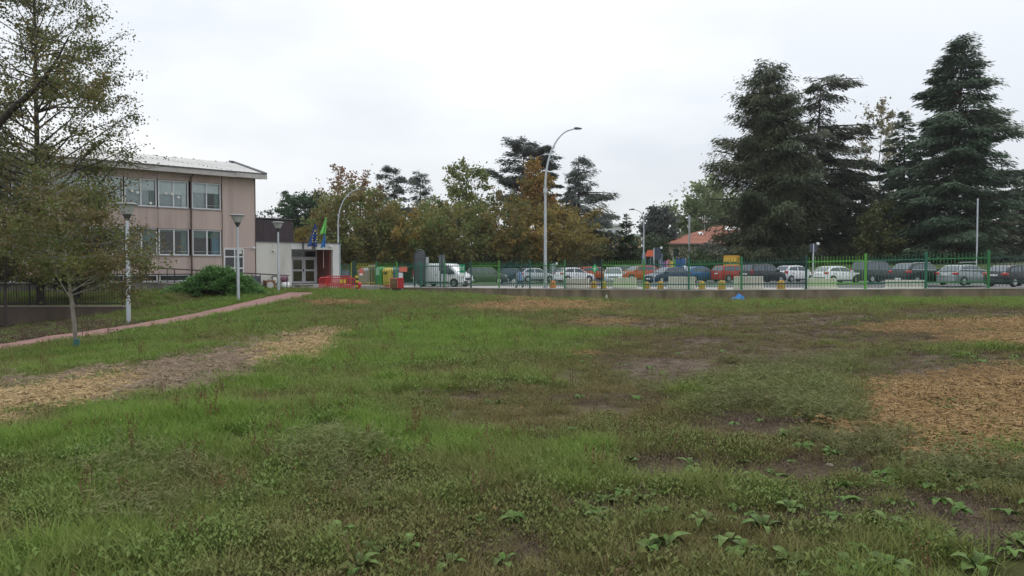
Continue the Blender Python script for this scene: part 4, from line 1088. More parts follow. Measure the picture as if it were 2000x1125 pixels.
# ------------------------------------------------------------------ concrete blocks and yellow bollards on the pavement
def behind_fence(px, off):
    p = fence_pt(px); Y = p[1] + off
    X = (px - 1000) / F * Y
    return X, Y, park_z(X, Y)
blk = mat('concrete_block', (.62, .60, .51), .9, var=.1, scale=2, bump=.25, dirt=(.40, .38, .31), dirt_amt=.5, dirt_scale=1.2)
BLK = [(1127, 1104, 1150, .72, 'pale concrete barrier block in front of the white hatchback'), (1221, 1200, 1243, .78, 'pale concrete barrier block before the silver front-facing hatchback'), (1331, 1307, 1356, .84, 'pale concrete barrier block below the blue hatchback'),
       (1462, 1436, 1489, .86, 'pale concrete barrier block between the red car and black people carrier'), (1603, 1575, 1632, .72, 'smooth cream concrete block behind the brightest lime panel'), (1769, 1734, 1804, .62, 'long low cream concrete block in front of the black sport utility')]
for px, x0, x1, h, lab in BLK:
    X, Y, z = behind_fence(px, .75)
    Lb = (x1 - x0) / F * Y / cos(radians(0)) * 1.03
    t_ = empty('concrete_block', (X, Y, z), radians(-22), lab, 'barrier', 'concrete barrier blocks along the pavement')
    l2 = Lb / 2; 
    q = MB(); q.prism([(-l2 - .06, .0), (-l2 * .62, 0), (-l2 * .52, .09), (-l2 * .36, .09), (-l2 * .28, 0), (l2 * .28, 0), (l2 * .36, .09), (l2 * .52, .09), (l2 * .62, 0), (l2 + .06, 0), (l2 + .06, .10), (l2 - .02, .22), (l2 - .02, h), (-l2 + .02, h), (-l2 + .02, .22), (-l2 - .06, .10)], -.22, .22)
    q.build('block', blk, t_, bevel=.025)
    q = MB(); q.add([(-l2 - .05, -.34, 0), (l2 + .05, -.34, 0), (l2 + .05, -.222, 0), (-l2 - .05, -.222, 0), (-l2 - .03, -.32, .10), (l2 + .03, -.32, .10), (l2 + .03, -.222, .24), (-l2 - .03, -.222, .24)], [(0, 1, 5, 4), (4, 5, 6, 7), (1, 2, 6, 5), (3, 0, 4, 7)]); q.build('sloping_foot', blk, t_)
yel = mat('bollard_yellow', (.46, .28, .035), .8, var=.2, scale=3, bump=.2, dirt=(.28, .20, .08), dirt_amt=.7, dirt_scale=2)
ora = mat('bollard_orange', (.55, .18, .05), .8, var=.2, scale=3, dirt=(.30, .14, .07), dirt_amt=.5)
bprof = [(.30, 0), (.31, .05), (.27, .10), (.27, .42), (.24, .54), (.16, .62), (.05, .65)]
bme = {}
BOL = [(1080, ora, 1.2, 1.0, 'orange domed bollard at the foot of a sign post beside tall street lamp'), (1160, yel, 1.1, .95, 'yellow domed bollard below the orange boxy car'), (1179, yel, .7, .95, 'yellow domed bollard at the foot of the near black fence post'), (1264, yel, .8, .9, 'yellow domed bollard beside the lime fence post'),
       (1290, yel, .8, .98, 'yellow domed bollard below the navy car wheel'), (1371, yel, .8, .98, 'yellow domed bollard below the blue hatchback'), (1410, yel, .6, 1.08, 'yellow domed bollard below the rear of the red car'), (1526, yel, .6, 1.12, 'yellow domed bollard below the white city car')]
for px, m_, off, sc, lab in BOL:
    X, Y, z = behind_fence(px, off)
    k_ = m_.name
    if k_ not in bme: bme[k_] = MB().lathe(bprof, 18).mesh('bollard', m_, smooth=50)
    o_ = link_mesh('bollard', bme[k_], None, (X, Y, z), (0, 0, px), (sc * .84,) * 3)
    tag(o_, lab, 'bollard', 'yellow concrete bollards along the pavement')

# ------------------------------------------------------------------ red barriers, hydrant, cabinet, boards
bar_red = mat('barrier_red', (.50, .022, .025), .45, var=.1, scale=3, dirt=(.36, .03, .03), dirt_amt=.4)
def barrier(loc, rz, W, label):
    t_ = empty('crowd_barrier', loc, rz, label, 'barrier', 'red plastic barriers beside the entrance terrace')
    q = MB(); h = 1.0; w2 = W / 2
    q.tube([(-w2, 0, .12), (-w2, 0, h - .12), (-w2 + .12, 0, h), (w2 - .12, 0, h), (w2, 0, h - .12), (w2, 0, .12), (-w2, 0, .12)], .04, 6); q.build('frame', bar_red, t_)
    n = int(W / .15)
    sm = MB().box(-.022, .022, -.02, .02, .15, h - .03).mesh('slat', bar_red)
    for k in range(1, n): link_mesh('slat', sm, t_, (-w2 + W * k / n, 0, 0))
    q = MB(); q.box(-w2 + .04, w2 - .04, -.025, .025, .40, .46); q.build('cross_bar', bar_red, t_)
    for s in (-1, 1):
        q = MB(); q.box(s * w2 * .75 - .04, s * w2 * .75 + .04, -.28, .28, 0, .07); q.box(s * w2 * .75 - .035, s * w2 * .75 + .035, -.04, .04, .07, .14); q.build('foot', bar_red, t_)
    return t_
def ground_at(px, Y): 
    X = (px - 1000) / F * Y
    return np.array([X, Y, tz(X, Y)])
gb1 = ground_at(667, 58.2)
b1 = barrier(gb1, radians(4), 2.15, 'red plastic barrier nearest the field with two yellow reflectors')
for x_ in (-.1, .16):
    q = MB(); q.box(x_, x_ + .18, -.06, -.03, .62, .92); q.build('reflector', mat('reflector_yellow', (.62, .42, .04), .4), b1)
gb2 = ground_at(632, 58.0); barrier(gb2 + np.array((-.05, .45, .0)), radians(62), 1.1, 'red plastic barrier set edgewise beside the terrace')
gb3 = ground_at(661, 60.2); gb3[2] = max(gb3[2], -.2); barrier(gb3, radians(-4), 2.2, 'red plastic barrier behind the front barrier')
p = ground_at(702, 58.5)
t_ = empty('fire_hydrant', p, 0, 'short red hydrant post beside the barriers', 'hydrant')
q = MB(); q.lathe([(.10, 0), (.10, .08), (.06, .1), (.06, .2)], 10); q.build('stem', mat('white_plastic', ()), t_)
q = MB(); q.lathe([(.08, .2), (.10, .22), (.10, .45), (.15, .46), (.15, .62), (.10, .72), (.03, .76)], 12); q.build('head', bar_red, t_, smooth=40)
t_ = empty('striped_post', ground_at(697, 60.3) , 0, 'yellow and black striped post by the gate', 'post')
for k in range(6):
    q = MB(); q.box(-.13, .13, -.08, .08, .1 + k * .19, .1 + k * .19 + .187); q.build('band', mat('post_yellow', (.5, .42, .03), .6) if k % 2 else mat('post_black', (.02, .025, .02), .6), t_)
p = ground_at(775, 58.6)
cab = empty('hose_cabinet', p, radians(-6), 'red fire hose cabinet on thin legs in front of the wall', 'cabinet')
q = MB(); q.box(-.48, .48, -.25, .33, .38, 1.20); q.build('case', mat('cabinet_red', (.38, .018, .018), .5, var=.1), cab, bevel=.01)
q = MB(); q.box(-.46, .10, -.275, -.252, .42, 1.12); q.build('door', mat('cabinet_brown', (.12, .075, .03), .35, var=.25, scale=2), cab)
q = MB(); q.box(-.50, .12, -.29, -.20, 1.13, 1.21); q.box(-.50, -.465, -.285, -.22, .38, 1.13); q.box(.105, .125, -.285, -.26, .38, 1.13); q.build('door_trim', mat('trim_salmon', (.55, .20, .17), .5), cab)
q = MB(); q.box(-.26, -.08, -.285, -.276, .82, .86); q.lathe([(.05, 0), (.05, .01)], 10, (-.17, -.28, .70)); q.build('hose_symbol', mat('symbol_tan', (.35, .26, .12), .6), cab)
for x_ in (-.43, .43):
    q = MB(); q.box(x_ - .025, x_ + .025, -.2, -.15, -.1, .38); q.build('leg', mat('galvanised', (.42, .45, .46), .5, metal=.4), cab)
    q = MB(); q.box(x_ - .025, x_ + .025, .22, .27, -.1, .38); q.build('leg', mat('galvanised', ()), cab)
q = MB(); q.box(-.4, .4, .0, .2, .05, .37); q.build('valve_box', mat('black_plastic', ()), cab)
slate = mat('slate_grey', (.085, .092, .105), .5, var=.1, scale=1)
p = behind_fence(820, 1.0)
t_ = empty('arched_board', p, radians(-14), 'dark grey arched information board taller than the fence', 'board')
def arch(w, z0, zt, n=14): return [(-w, z0), (w, z0)] + [(w * cos(a), zt - w * 1.15 + w * 1.15 * sin(a)) for a in np.linspace(0, pi, n)]
q = MB(); q.prism(arch(.40, .55, 3.0), -.05, .05); q.build('panel', slate, t_)
out = arch(.52, .0, 3.16)[1:]; out = [(.50, 0)] + out[1:] 
q = MB(); pth = [(.47, 0, 0), (.47, 0, 2.5)] + [(.47 * cos(a), 0, 2.56 + .54 * sin(a)) for a in np.linspace(.1, pi - .1, 12)] + [(-.47, 0, 2.5), (-.47, 0, 0)]
q.tube(pth, .05, 8); q.build('frame', mat('slate_frame', (.05, .06, .075), .4), t_)
q = MB(); q.box(-.42, .42, -.07, .07, 2.30, 2.36); q.box(-.42, .42, -.06, .06, .50, .56); q.build('cross_bar', mat('slate_frame', ()), t_)
q = MB(); q.box(.56, .76, -.08, .08, 1.5, 2.5); q.tube([(.66, 0, 0), (.66, 0, 2.5)], .03, 6); q.build('side_box', mat('galvanised', ()), t_)
p = behind_fence(863, 1.0)
t_ = empty('totem_sign', p, radians(-14), 'narrow grey double post sign in front of the van cab', 'sign')
for x_ in (-.12, .12):
    q = MB(); q.box(x_ - .03, x_ + .04, -.03, .03, 0, 2.75); q.build('post', mat('slate_frame', ()), t_)
q = MB(); q.box(-.25, .25, -.04, .04, 1.35, 2.62); q.build('plate', mat('slate_plate', (.13, .15, .16), .5), t_)
q = MB(); q.box(-.06, .06, -.05, -.041, 1.4, 2.6); q.build('stripe', mat('slate_frame', ()), t_)
# recycling containers behind the gate
def bin_(px, Y, w, h, col, label, kind='box'):
    X = (px - 1000) / F * Y
    t_ = empty('recycling_container', (X, Y, park_z(X, Y) - .1), radians(-20), label, 'container', 'recycling containers behind the gate')
    m_ = mat('bin_' + '_'.join(label.split()[:3]), col, .5, var=.12, scale=2, dirt=tuple(c * .6 for c in col), dirt_amt=.5)
    q = MB(); w2 = w / 2
    q.loft([[(-w2 * .85, -.45, .12), (w2 * .85, -.45, .12), (w2 * .85, .45, .12), (-w2 * .85, .45, .12)], [(-w2, -.55, h * .8), (w2, -.55, h * .8), (w2, .55, h * .8), (-w2, .55, h * .8)]]); q.build('bin_body', m_, t_, bevel=.03)
    q = MB(); q.loft([[(-w2 * 1.03, -.58, h * .8 + .005), (w2 * 1.03, -.58, h * .8 + .005), (w2 * 1.03, .58, h * .8 + .005), (-w2 * 1.03, .58, h * .8 + .005)], [(-w2 * .95, -.5, h * .9), (w2 * .95, -.5, h * .9), (w2 * .95, .5, h * .9), (-w2 * .95, .5, h * .9)], [(-w2 * .6, -.15, h), (w2 * .6, -.15, h), (w2 * .6, .3, h), (-w2 * .6, .3, h)]]); q.build('hinged_cover', mat('bin_cover_dark', (.035, .05, .07), .5) if kind == 'dark' else m_, t_, bevel=.02)
    q = MB(); q.box(-w2 * .5, w2 * .5, -.61, -.56, h * .66, h * .76); q.build('slot', mat('black_plastic', ()), t_)
    for s in (-1, 1):
        q = MB(); q.lathe([(.06, -.03), (.10, -.03), (.10, .03), (.06, .03)], 10); q.build('wheel', rubber, t_, loc=(s * w2 * .7, -.4, .1), rot=(pi / 2, 0, 0))
bin_(713, 66.5, .85, 1.75, (.22, .22, .26), 'pale grey recycling container behind the yellow gate panel')
bin_(727, 67, .75, 2.0, (.03, .05, .10), 'navy blue recycling container in the middle of the row', 'dark')
bin_(744, 66.8, .7, 1.85, (.03, .22, .05), 'green recycling container beside the yellow one')
bin_(759, 66.6, .65, 1.75, (.52, .36, .05), 'yellow recycling container behind the lime panel')
bin_(772, 67.2, .6, 1.75, (.05, .12, .20), 'dull blue recycling container at the right of the row')
for px, lab in ((711, 'low red wheel stop under the pale grey container'), (732, 'low red wheel stop under the green container'), (752, 'low red wheel stop under the yellow container')):
    X, Y, z = behind_fence(px, .9)
    t_ = tag(MB().prism([(-.42, 0), (.42, 0), (.40, .20), (-.40, .20)], -.08, .08).build('wheel_stop', mat('stop_red', (.42, .04, .035), .6), loc=(X, Y, z)), lab, 'wheel stop', 'red wheel stops')

# ------------------------------------------------------------------ lamps and poles
galv = mat('lamp_pole_grey', (.43, .47, .50), .45, metal=.25, var=.08, scale=2)
lamp_dark = mat('lamp_dark', (.06, .062, .065), .45)
clear = mat('lamp_cover', (.42, .44, .44), .25, var=.1)
def garden_lamp(loc, H, label):
    t_ = empty('garden_lamp', loc, 0, label, 'lamp post', 'garden lamps along the red path')
    q = MB(); q.lathe([(.20, -.15), (.20, .05), (.085, .06), (.085, 2.2), (.075, 2.25), (.062, H - .75)], 14); q.build('pole', galv, t_, smooth=40)
    q = MB(); q.lathe([(.30, -.2), (.30, .015)], 10); q.build('concrete_base', paving, t_)
    q = MB(); q.lathe([(.06, H - .76), (.08, H - .70), (.17, H - .52), (.18, H - .49)], 14); q.build('cone', lamp_dark, t_, smooth=40)
    q = MB(); q.lathe([(.18, H - .485), (.34, H - .12), (.33, H - .12), (.17, H - .48)], 16); q.build('lamp_bowl', clear, t_, smooth=40)
    q = MB(); q.lathe([(.05, H - .48), (.06, H - .42), (.06, H - .28), (.02, H - .22)], 10); q.build('bulb', mat('bulb_white', (.7, .7, .66), .3), t_)
    q = MB(); q.lathe([(.43, H - .115), (.44, H - .09), (.30, H - .02), (.05, H)], 20); q.build('lamp_top', mat('lamp_top_grey', (.16, .165, .165), .5), t_, smooth=40)
for px, Y, H, lab in ((250, 30.5, 5.0, 'nearest garden lamp beside the path end of the iron fence'), (465, 42.9, 5.0, 'middle garden lamp in front of the juniper bush'), (544, 52.5, 5.0, 'farthest garden lamp before the white entrance wall')):
    g = ground_at(px, Y); garden_lamp(g, H, lab)
def street_lamp(loc, H, reach, rz, label, r0=.11, head_dark=True, curve=.36):
    t_ = empty('street_lamp', loc, rz, label, 'street lamp')
    q = MB(); q.tube([(0, 0, -.2), (0, 0, H * .35), (0, 0, H * (1 - curve))], [r0, r0 * .85, r0 * .62], 12)
    q.lathe([(r0 * 1.5, -.1), (r0 * 1.5, .05)], 12); q.build('pole', galv, t_, smooth=40)
    pts = []
    for k in range(13):
        a = k / 12 * pi / 2 * .94
        pts.append((reach * .78 * (1 - cos(a)), 0, H * (1 - curve) + H * curve * sin(a)))
    q = MB(); q.tube(pts, [r0 * .62 - k * r0 * .018 for k in range(13)], 10)
    e = np.array(pts[-1]); d = unit(np.array(pts[-1]) - np.array(pts[-2]))
    q.tube([e, e + d * reach * .12], r0 * .4, 8); q.build('arm', galv, t_, smooth=40)
    e = e + d * reach * .1
    q = MB(); l_ = max(.6, reach * .22)
    q.loft([[(e[0], -.09, e[2] - .03), (e[0], .09, e[2] - .03), (e[0], .09, e[2] + .10), (e[0], -.09, e[2] + .10)],
            [(e[0] + l_ * .3, -.17, e[2] - .04), (e[0] + l_ * .3, .17, e[2] - .04), (e[0] + l_ * .3, .13, e[2] + .12), (e[0] + l_ * .3, -.13, e[2] + .12)],
            [(e[0] + l_ * .8, -.16, e[2] - .02), (e[0] + l_ * .8, .16, e[2] - .02), (e[0] + l_ * .8, .12, e[2] + .08), (e[0] + l_ * .8, -.12, e[2] + .08)],
            [(e[0] + l_, -.08, e[2] + .0), (e[0] + l_, .08, e[2] + .0), (e[0] + l_, .06, e[2] + .05), (e[0] + l_, -.06, e[2] + .05)]])
    q.build('lamp_head', lamp_dark, t_, bevel=.02)
    return t_
X, Y, z = behind_fence(1065, .8)
HL = (560 - 251) * Y / F
sl = street_lamp((X, Y, z), HL, 2.75, radians(8), 'tall street lamp curving over the fence in front of the autumn trees', .13)
q = MB(); q.box(-.13, .13, -.13, .13, HL * .60, HL * .60 + .35); q.build('junction_box', galv, sl)
X, Y = (661 - 1000) / F * 67, 67.0
street_lamp((X, Y, park_z(X, Y)), (558 - 369) * Y / F, 2.4, radians(10), 'pale curved street lamp just right of the entrance block', .09)
X, Y = (1257 - 1000) / F * 80, 80.0
street_lamp((X, Y, park_z(X, Y)), (550 - 413) * Y / F, 1.25, radians(175), 'thin street lamp leaning left beside the pointed cypress', .09, curve=.16)
def sign_pole(px, Y, y0, y1, r, label, plate=None):
    X = (px - 1000) / F * Y; zb = park_z(X, Y) - .05; H = EYE - (y0 - 520) * Y / F - zb
    t_ = empty('sign_pole', (X, Y, zb), 0, label, 'pole')
    q = MB(); q.tube([(0, 0, -.1), (0, 0, H)], r, 8); q.build('pole', galv, t_)
    if plate:
        w, h, dx, col, nm = plate
        q = MB(); q.box(dx - w / 2, dx + w / 2, -.02, .02, H - h, H); q.build('plate', mat(nm, col, .5), t_)
        q = MB(); q.box(dx - .02 + w / 2, dx + w / 2 + .14, -.08, .08, H - .08, H + .1); q.build('small_lamp', mat('white_plastic', ()), t_)
sign_pole(1588, 56, 476, 560, .05, 'pale pole with a dark blue plate over the white cars', (.55, .62, .0, (.04, .05, .08), 'plate_navy'))
sign_pole(1277, 64, 484, 560, .05, 'slim pale pole with navy plate beside the playground tower', (.5, 1.0, .32, (.03, .045, .075), 'plate_navy2'))
sign_pole(1080, 62, 515, 558, .04, 'short post carrying a grey back plate beside the orange bollard', (.45, .5, 0, (.16, .19, .20), 'plate_grey'))
sign_pole(1907, 72, 388, 545, .07, 'tall thin pale mast in front of the blue green cedar')
sign_pole(1346, 104, 420, 510, .13, 'old grey utility pole in front of the tiled house roof')

# playground behind the cars
def Pp(px, py, Y): return at(px, py, Y)
pgY = 86.0
p0 = Pp(1266, 545, pgY)
t_ = empty('play_tower', (p0[0], p0[1], park_z(p0[0], p0[1])), radians(8), 'playground tower with orange red panel and blue posts', 'playground tower')
zt = lambda py: EYE - (py - 520) * pgY / F - park_z(p0[0], p0[1])
q = MB(); q.prism([(-.55, zt(501)), (.55, zt(501)), (.55, zt(489)), (-.25, zt(489))], -.5, -.44); q.build('roof_board', mat('play_orange', (.62, .12, .05), .5), t_)
for x_ in (-.5, .5, 1.5):
    q = MB(); q.box(x_ - .06, x_ + .06, -.43, -.31, 0, zt(495)); q.box(x_ - .06, x_ + .06, .6, .72, 0, zt(495)); q.build('tower_post', mat('play_blue_grey', (.12, .17, .25), .5), t_)
q = MB(); q.box(-.6, 1.6, -.3, .7, 1.3, 1.4); q.build('deck', mat('play_brown', (.2, .12, .07), .7), t_)
q = MB(); q.box(.8, 1.1, -.4, -.33, zt(500), zt(485)); q.build('blue_panel', mat('play_blue', (.03, .10, .28), .5), t_)
p0 = Pp(1315, 545, pgY)
t_ = empty('play_bridge', (p0[0], p0[1], park_z(p0[0], p0[1])), radians(5), 'low play bridge with purple green and blue boards beside the tower', 'playground bridge')
cols = [('play_purple', (.25, .10, .35)), ('play_pink', (.55, .2, .25)), ('play_yellow', (.55, .42, .06)), ('play_green', (.08, .32, .06)), ('play_orange2', (.6, .25, .05)), ('play_blue', (.03, .10, .28))]
for k, (nm, c_) in enumerate(cols):
    x_ = -1.4 + k * .48
    q = MB(); q.prism([(x_, 1.2), (x_ + .42, 1.2), (x_ + .42, 2.0 + .25 * (k % 2)), (x_, 1.9 + .1 * k)], -.04, .04); q.build('board', mat(nm, c_, .5), t_)
q = MB(); q.box(-1.5, 1.6, -.1, .7, 1.1, 1.18); q.build('deck', mat('play_brown', ()), t_)
for x_ in (-1.5, 0, 1.5):
    q = MB(); q.tube([(x_, .1, 0), (x_, .1, 2.4)], .06, 8); q.build('tower_post', mat('galvanised', ()), t_)
p0 = Pp(1326, 545, pgY - 1)
t_ = empty('play_slide', (p0[0], p0[1], park_z(p0[0], p0[1])), radians(-60), 'blue playground slide side at the right of the play bridge', 'slide')
q = MB(); q.prism([(-.5, 1.3), (.5, 1.3), (.5, 2.25), (-.5, 2.25)], -.05, .05); q.build('side_board', mat('play_blue', ()), t_)
q = MB(); q.prism([(.5, 1.4), (2.6, .3), (2.6, .38), (.5, 1.48)], .06, .6); q.build('chute', mat('galvanised', ()), t_)
# yellow container
yY = 84.0; p0 = Pp(1429, 545, yY)
t_ = empty('clothes_container', (p0[0], p0[1], park_z(p0[0], p0[1])), radians(-32), 'yellow steel clothes container behind the red car', 'container')
zt = lambda py: EYE - (py - 520) * yY / F - park_z(p0[0], p0[1])
ym = mat('container_yellow', (.52, .30, .03), .5, var=.15, scale=1.5, dirt=(.32, .18, .04), dirt_amt=.5)
q = MB(); q.box(-.75, .75, -.65, .65, .3, zt(503)); q.build('case', ym, t_, bevel=.03)
q = MB(); q.prism([(-.78, zt(503) + .003), (.78, zt(503) + .003), (.70, zt(499)), (-.70, zt(499))], -.66, .66); q.build('roof_cap', ym, t_)
for x_ in (-.4, .4):
    q = MB(); q.box(x_ - .28, x_ + .28, -.70, -.66, zt(514), zt(512)); q.build('slot', mat('black_plastic', ()), t_)
    q = MB(); q.box(x_ - .3, x_ + .3, -.68, -.652, zt(511), zt(504)); q.build('hatch_panel', mat('container_yellow2', (.62, .40, .05), .5), t_)
for x_ in (-.6, .6):
    q = MB(); q.box(x_ - .1, x_ + .1, -.5, .5, 0, .298); q.build('skid', mat('black_plastic', ()), t_)

# iron fence on its retaining wall, left
WY = 38.0
wl = empty('retaining_wall', (-19.8, WY, -.45), 0, 'low brown retaining wall with pale coping under the black iron fence', 'wall')
brown = mat('brown_wall', (.115, .085, .066), .95, var=.2, scale=.9, bump=.4, dirt=(.05, .04, .03), dirt_amt=.7, dirt_scale=.6, stretch=(1, 1, .5))
xs_ = np.arange(-24, 0.01, 3.0)
for a in xs_[:-1]:
    q = MB(); q.box(a + .008, a + 2.992, -.15, .15, -1.8, -.03); q.build('wall_section', brown, wl)
    q = MB(); q.box(a + .004, a + 2.996, -.2, .2, -.028, .04); q.build('cap_stone', mat('iron_wall_cap', (.26, .22, .19), .9, var=.15), wl)
ifn = empty('iron_fence', (-19.8, WY, -.40), 0, 'black iron bar fence on the low brown retaining wall', 'fence')
iron = mat('black_iron', (.014, .015, .016), .6, var=.2)
for z in (.08, 1.06):
    q = MB(); q.box(-24, -.12, -.02, .02, z, z + .05); q.build('rail', iron, ifn)
bm_ = MB().box(-.010, .010, -.010, .010, .131, 1.059).mesh('bar', iron)
pm_ = MB().box(-.03, .03, -.03, .03, 0, 1.13).mesh('post', iron)
for k in range(11): link_mesh('post', pm_, ifn, (-.15 - 2.38 * k, 0, 0))
k = 0; x_ = -.28
while x_ > -23.9:
    link_mesh('bar', bm_, ifn, (x_, 0, 0)); x_ -= .136
# litter: blue bag, white bottle
_b = fence_pt(1441); _by = _b[1] - .75; _bx = 441 / F * _by; p = np.array([_bx, _by, tz(_bx, _by) + .04])
bag = empty('blue_bag', p, .3, 'crumpled bright blue plastic bag lying in grass by the wall', 'plastic bag')
r_ = np.random.default_rng(3)
q = MB(); n = 14
vs = []
for j in range(7):
    for i in range(n):
        a = 2 * pi * i / n; ph = j / 6 * pi / 2
        rr = (.42 * cos(ph) + .02) * (1 + .35 * (r_.random() - .5)); 
        vs.append((rr * cos(a) * 1.15 - .15 * (cos(a) < -.6), rr * sin(a) * .6, .40 * sin(ph) * (1 + .4 * (r_.random() - .5)) * (1.1 if cos(a) > 0 else .6)))
fs = [(j * n + i, j * n + (i + 1) % n, (j + 1) * n + (i + 1) % n, (j + 1) * n + i) for j in range(6) for i in range(n)] + [tuple(6 * n + i for i in range(n))]
q.add(vs, fs); q.build('bag_film', mat('blue_film', (.03, .24, .62), .35, var=.15, scale=4), bag)
q = MB(); q.tube([(-.4, -.05, .05), (-.62, -.1, .12), (-.72, -.1, .03)], .03, 5); q.build('tied_handle', mat('blue_film', ()), bag)
_b = fence_pt(1185); _by = _b[1] - .9; _bx = 185 / F * _by; p = np.array([_bx, _by, tz(_bx, _by)])
t_ = empty('white_bottle', p, 0, 'small white plastic bottle standing in grass below the green diamond sign', 'bottle')
q = MB(); q.lathe([(.07, 0), (.075, .02), (.075, .22), (.03, .27), (.03, .31)], 12); q.build('bottle_body', mat('white_plastic', ()), t_, smooth=40)
q = MB(); q.lathe([(.034, .312), (.034, .34)], 10); q.build('bottle_cap', mat('white_plastic', ()), t_)

# ------------------------------------------------------------------ person walking behind the fence
def skin_body(name, V, E, R, m, parent, root=0, sub=2):
    me = bpy.data.meshes.new(name); me.from_pydata(V, E, []); me.materials.append(m)
    o = link_mesh(name, me, parent)
    sk = o.modifiers.new('skin', 'SKIN'); sk.use_smooth_shade = True
    lay = me.skin_vertices[0] if me.skin_vertices else None
    if lay is None:
        bpy.context.view_layer.objects.active = o
    for i, r in enumerate(R):
        lay.data[i].radius = (r, r) if np.isscalar(r) else r
        lay.data[i].use_root = (i == root)
    sb = o.modifiers.new('smooth', 'SUBSURF'); sb.levels = sub; sb.render_levels = sub
    return o
X, Y, z = behind_fence(1016, 1.6)
per = empty('person', (X, Y, z), radians(150), 'person in a light blue coat and dark trousers walking along the pavement', 'person')
S = 1.46 / 1.7
V = []; E = []; R = []
def vx(p, r, par=None):
    V.append(tuple(np.array(p) * S)); R.append(tuple(np.array(r) * S) if not np.isscalar(r) else r * S)
    if par is not None: E.append((par, len(V) - 1))
    return len(V) - 1
pel = vx((0, 0, .93), (.15, .11)); ch = vx((.02, 0, 1.15), (.14, .10), pel); sh_ = vx((.03, 0, 1.36), (.15, .09), ch); nk = vx((.04, 0, 1.47), .055, sh_); hd_ = vx((.05, 0, 1.60), (.085, .10), nk); vx((.055, 0, 1.68), (.075, .09), hd_)
vx((.135, 0, 1.585), .018, hd_)
for s, sw in ((1, 1), (-1, -1)):
    hip = vx((0, s * .09, .88), .095, pel); kn = vx((.10 * sw + .05, s * .095, .48), .062, hip); an = vx((.30 if sw > 0 else -.28, s * .095, .09 if sw > 0 else .16), .042, kn); vx((.44 if sw > 0 else -.16, s * .10, .035 if sw > 0 else .05), .036, an)
    so = vx((.03, s * .18, 1.36), .06, sh_); el = vx((.03 - .10 * sw, s * .24, 1.10), .042, so); wr = vx((.10 - .16 * sw, s * .25, .88), .030, el); pa = vx((.12 - .17 * sw, s * .25, .81), .032, wr)
    for k in range(4):
        f1 = vx((.145 - .17 * sw - k * .018, s * .255, .76 - .004 * abs(k - 1)), .0085, pa); vx((.140 - .17 * sw - k * .018, s * .245, .715 - .004 * abs(k - 1)), .007, f1)
    th = vx((.155 - .17 * sw, s * .235, .80), .010, pa); vx((.165 - .17 * sw, s * .23, .765), .008, th)
skin_m = mat('skin', (.42, .25, .19), .6, var=.05)
trous = mat('dark_trousers', (.02, .022, .03), .8)
body = skin_body('body', V, E, R, trous, per)
# head skin, coat, hair, shoes as clothing on the body
q = MB(); q.lathe([(.03, -.12), (.07, -.10), (.085, -.02), (.088, .05), (.075, .10), (.03, .13)], 14, (.052, 0, 1.60)); hd = q.build('face', skin_m, per, smooth=80); hd.scale = (S,) * 3
q = MB()
for s in (-1, 1): q.lathe([(.012, -.006), (.016, 0), (.012, .006)], 8, (.133, s * .033, 1.61))
q.build('eyes', mat('eye_dark', (.03, .02, .02), .4), per).scale = (S,) * 3
q = MB(); q.lathe([(.10, -.05), (.104, .03), (.09, .10), (.04, .145)], 14, (.03, 0, 1.60)); q.lathe([(.03, -.17), (.08, -.14), (.09, -.05)], 12, (-.02, 0, 1.60)); q.build('hair', mat('brown_hair', (.06, .03, .02), .7), per, smooth=80).scale = (S,) * 3
coat = mat('light_blue_coat', (.16, .27, .44), .85, var=.12, scale=6)
q = MB(); rings = []
for z_, rx, ry, dx in ((.62, .20, .23, 0), (.80, .19, .22, .0), (.95, .18, .20, .0), (1.12, .165, .19, .02), (1.30, .15, .21, .03), (1.42, .11, .17, .035), (1.48, .07, .08, .04)):
    rings.append([(dx + rx * cos(a), ry * sin(a), z_) for a in np.linspace(0, 2 * pi, 18, endpoint=False)])
q.loft(rings)
for s, sw in ((1, 1), (-1, -1)):
    q.tube([(.03, s * .15, 1.40), (.03 - .03 * sw, s * .20, 1.30), (.03 - .10 * sw, s * .245, 1.10), (.10 - .155 * sw, s * .255, .89)], [.07, .07, .058, .046], 10)
q.build('coat', coat, per, smooth=60).scale = (S,) * 3
q = MB()
q.lathe([(.045, -.03), (.04, .05)], 8, (.12 - .17, .25, .80)); q.lathe([(.04, -.03), (.035, .05)], 8, (.12 + .17, -.25, .80))
for xx_, s, zz in ((.37, 1, .03), (-.20, -1, .06)): pass
q.build('cuffs', skin_m, per).scale = (S,) * 3
for xx_, s, zz, tilt in ((.36, 1, .035, 0), (-.22, -1, .07, .5)):
    q = MB(); q.box(-.11, .13, -.045, .045, -.035, .04); o_ = q.build('shoe', mat('black_rubber', ()), per, bevel=.02); o_.location = (xx_ * S, s * .095 * S, zz * S); o_.rotation_euler = (0, tilt, 0); o_.scale = (S,) * 3
bl_ = empty('carrier_bag', (X + .25 * cos(radians(150)) * S - .33 * sin(radians(150)) * -S * .0 - .30, Y - .22, z + .30), radians(150), 'small pale carrier bag hanging from the hand of the walking person', 'bag')
q = MB(); q.loft([[(-.14, -.05, 0), (.14, -.05, 0), (.14, .05, 0), (-.14, .05, 0)], [(-.16, -.07, .2), (.16, -.07, .2), (.16, .07, .2), (-.16, .07, .2)], [(-.10, -.02, .34), (.10, -.02, .34), (.10, .02, .34), (-.10, .02, .34)]]); q.build('bag_film', mat('pale_film', (.5, .52, .5), .5), bl_)
q = MB(); q.tube([(-.08, 0, .34), (-.03, 0, .42), (.03, 0, .42), (.08, 0, .34)], .01, 5); q.build('bag_handle', mat('pale_film', ()), bl_)

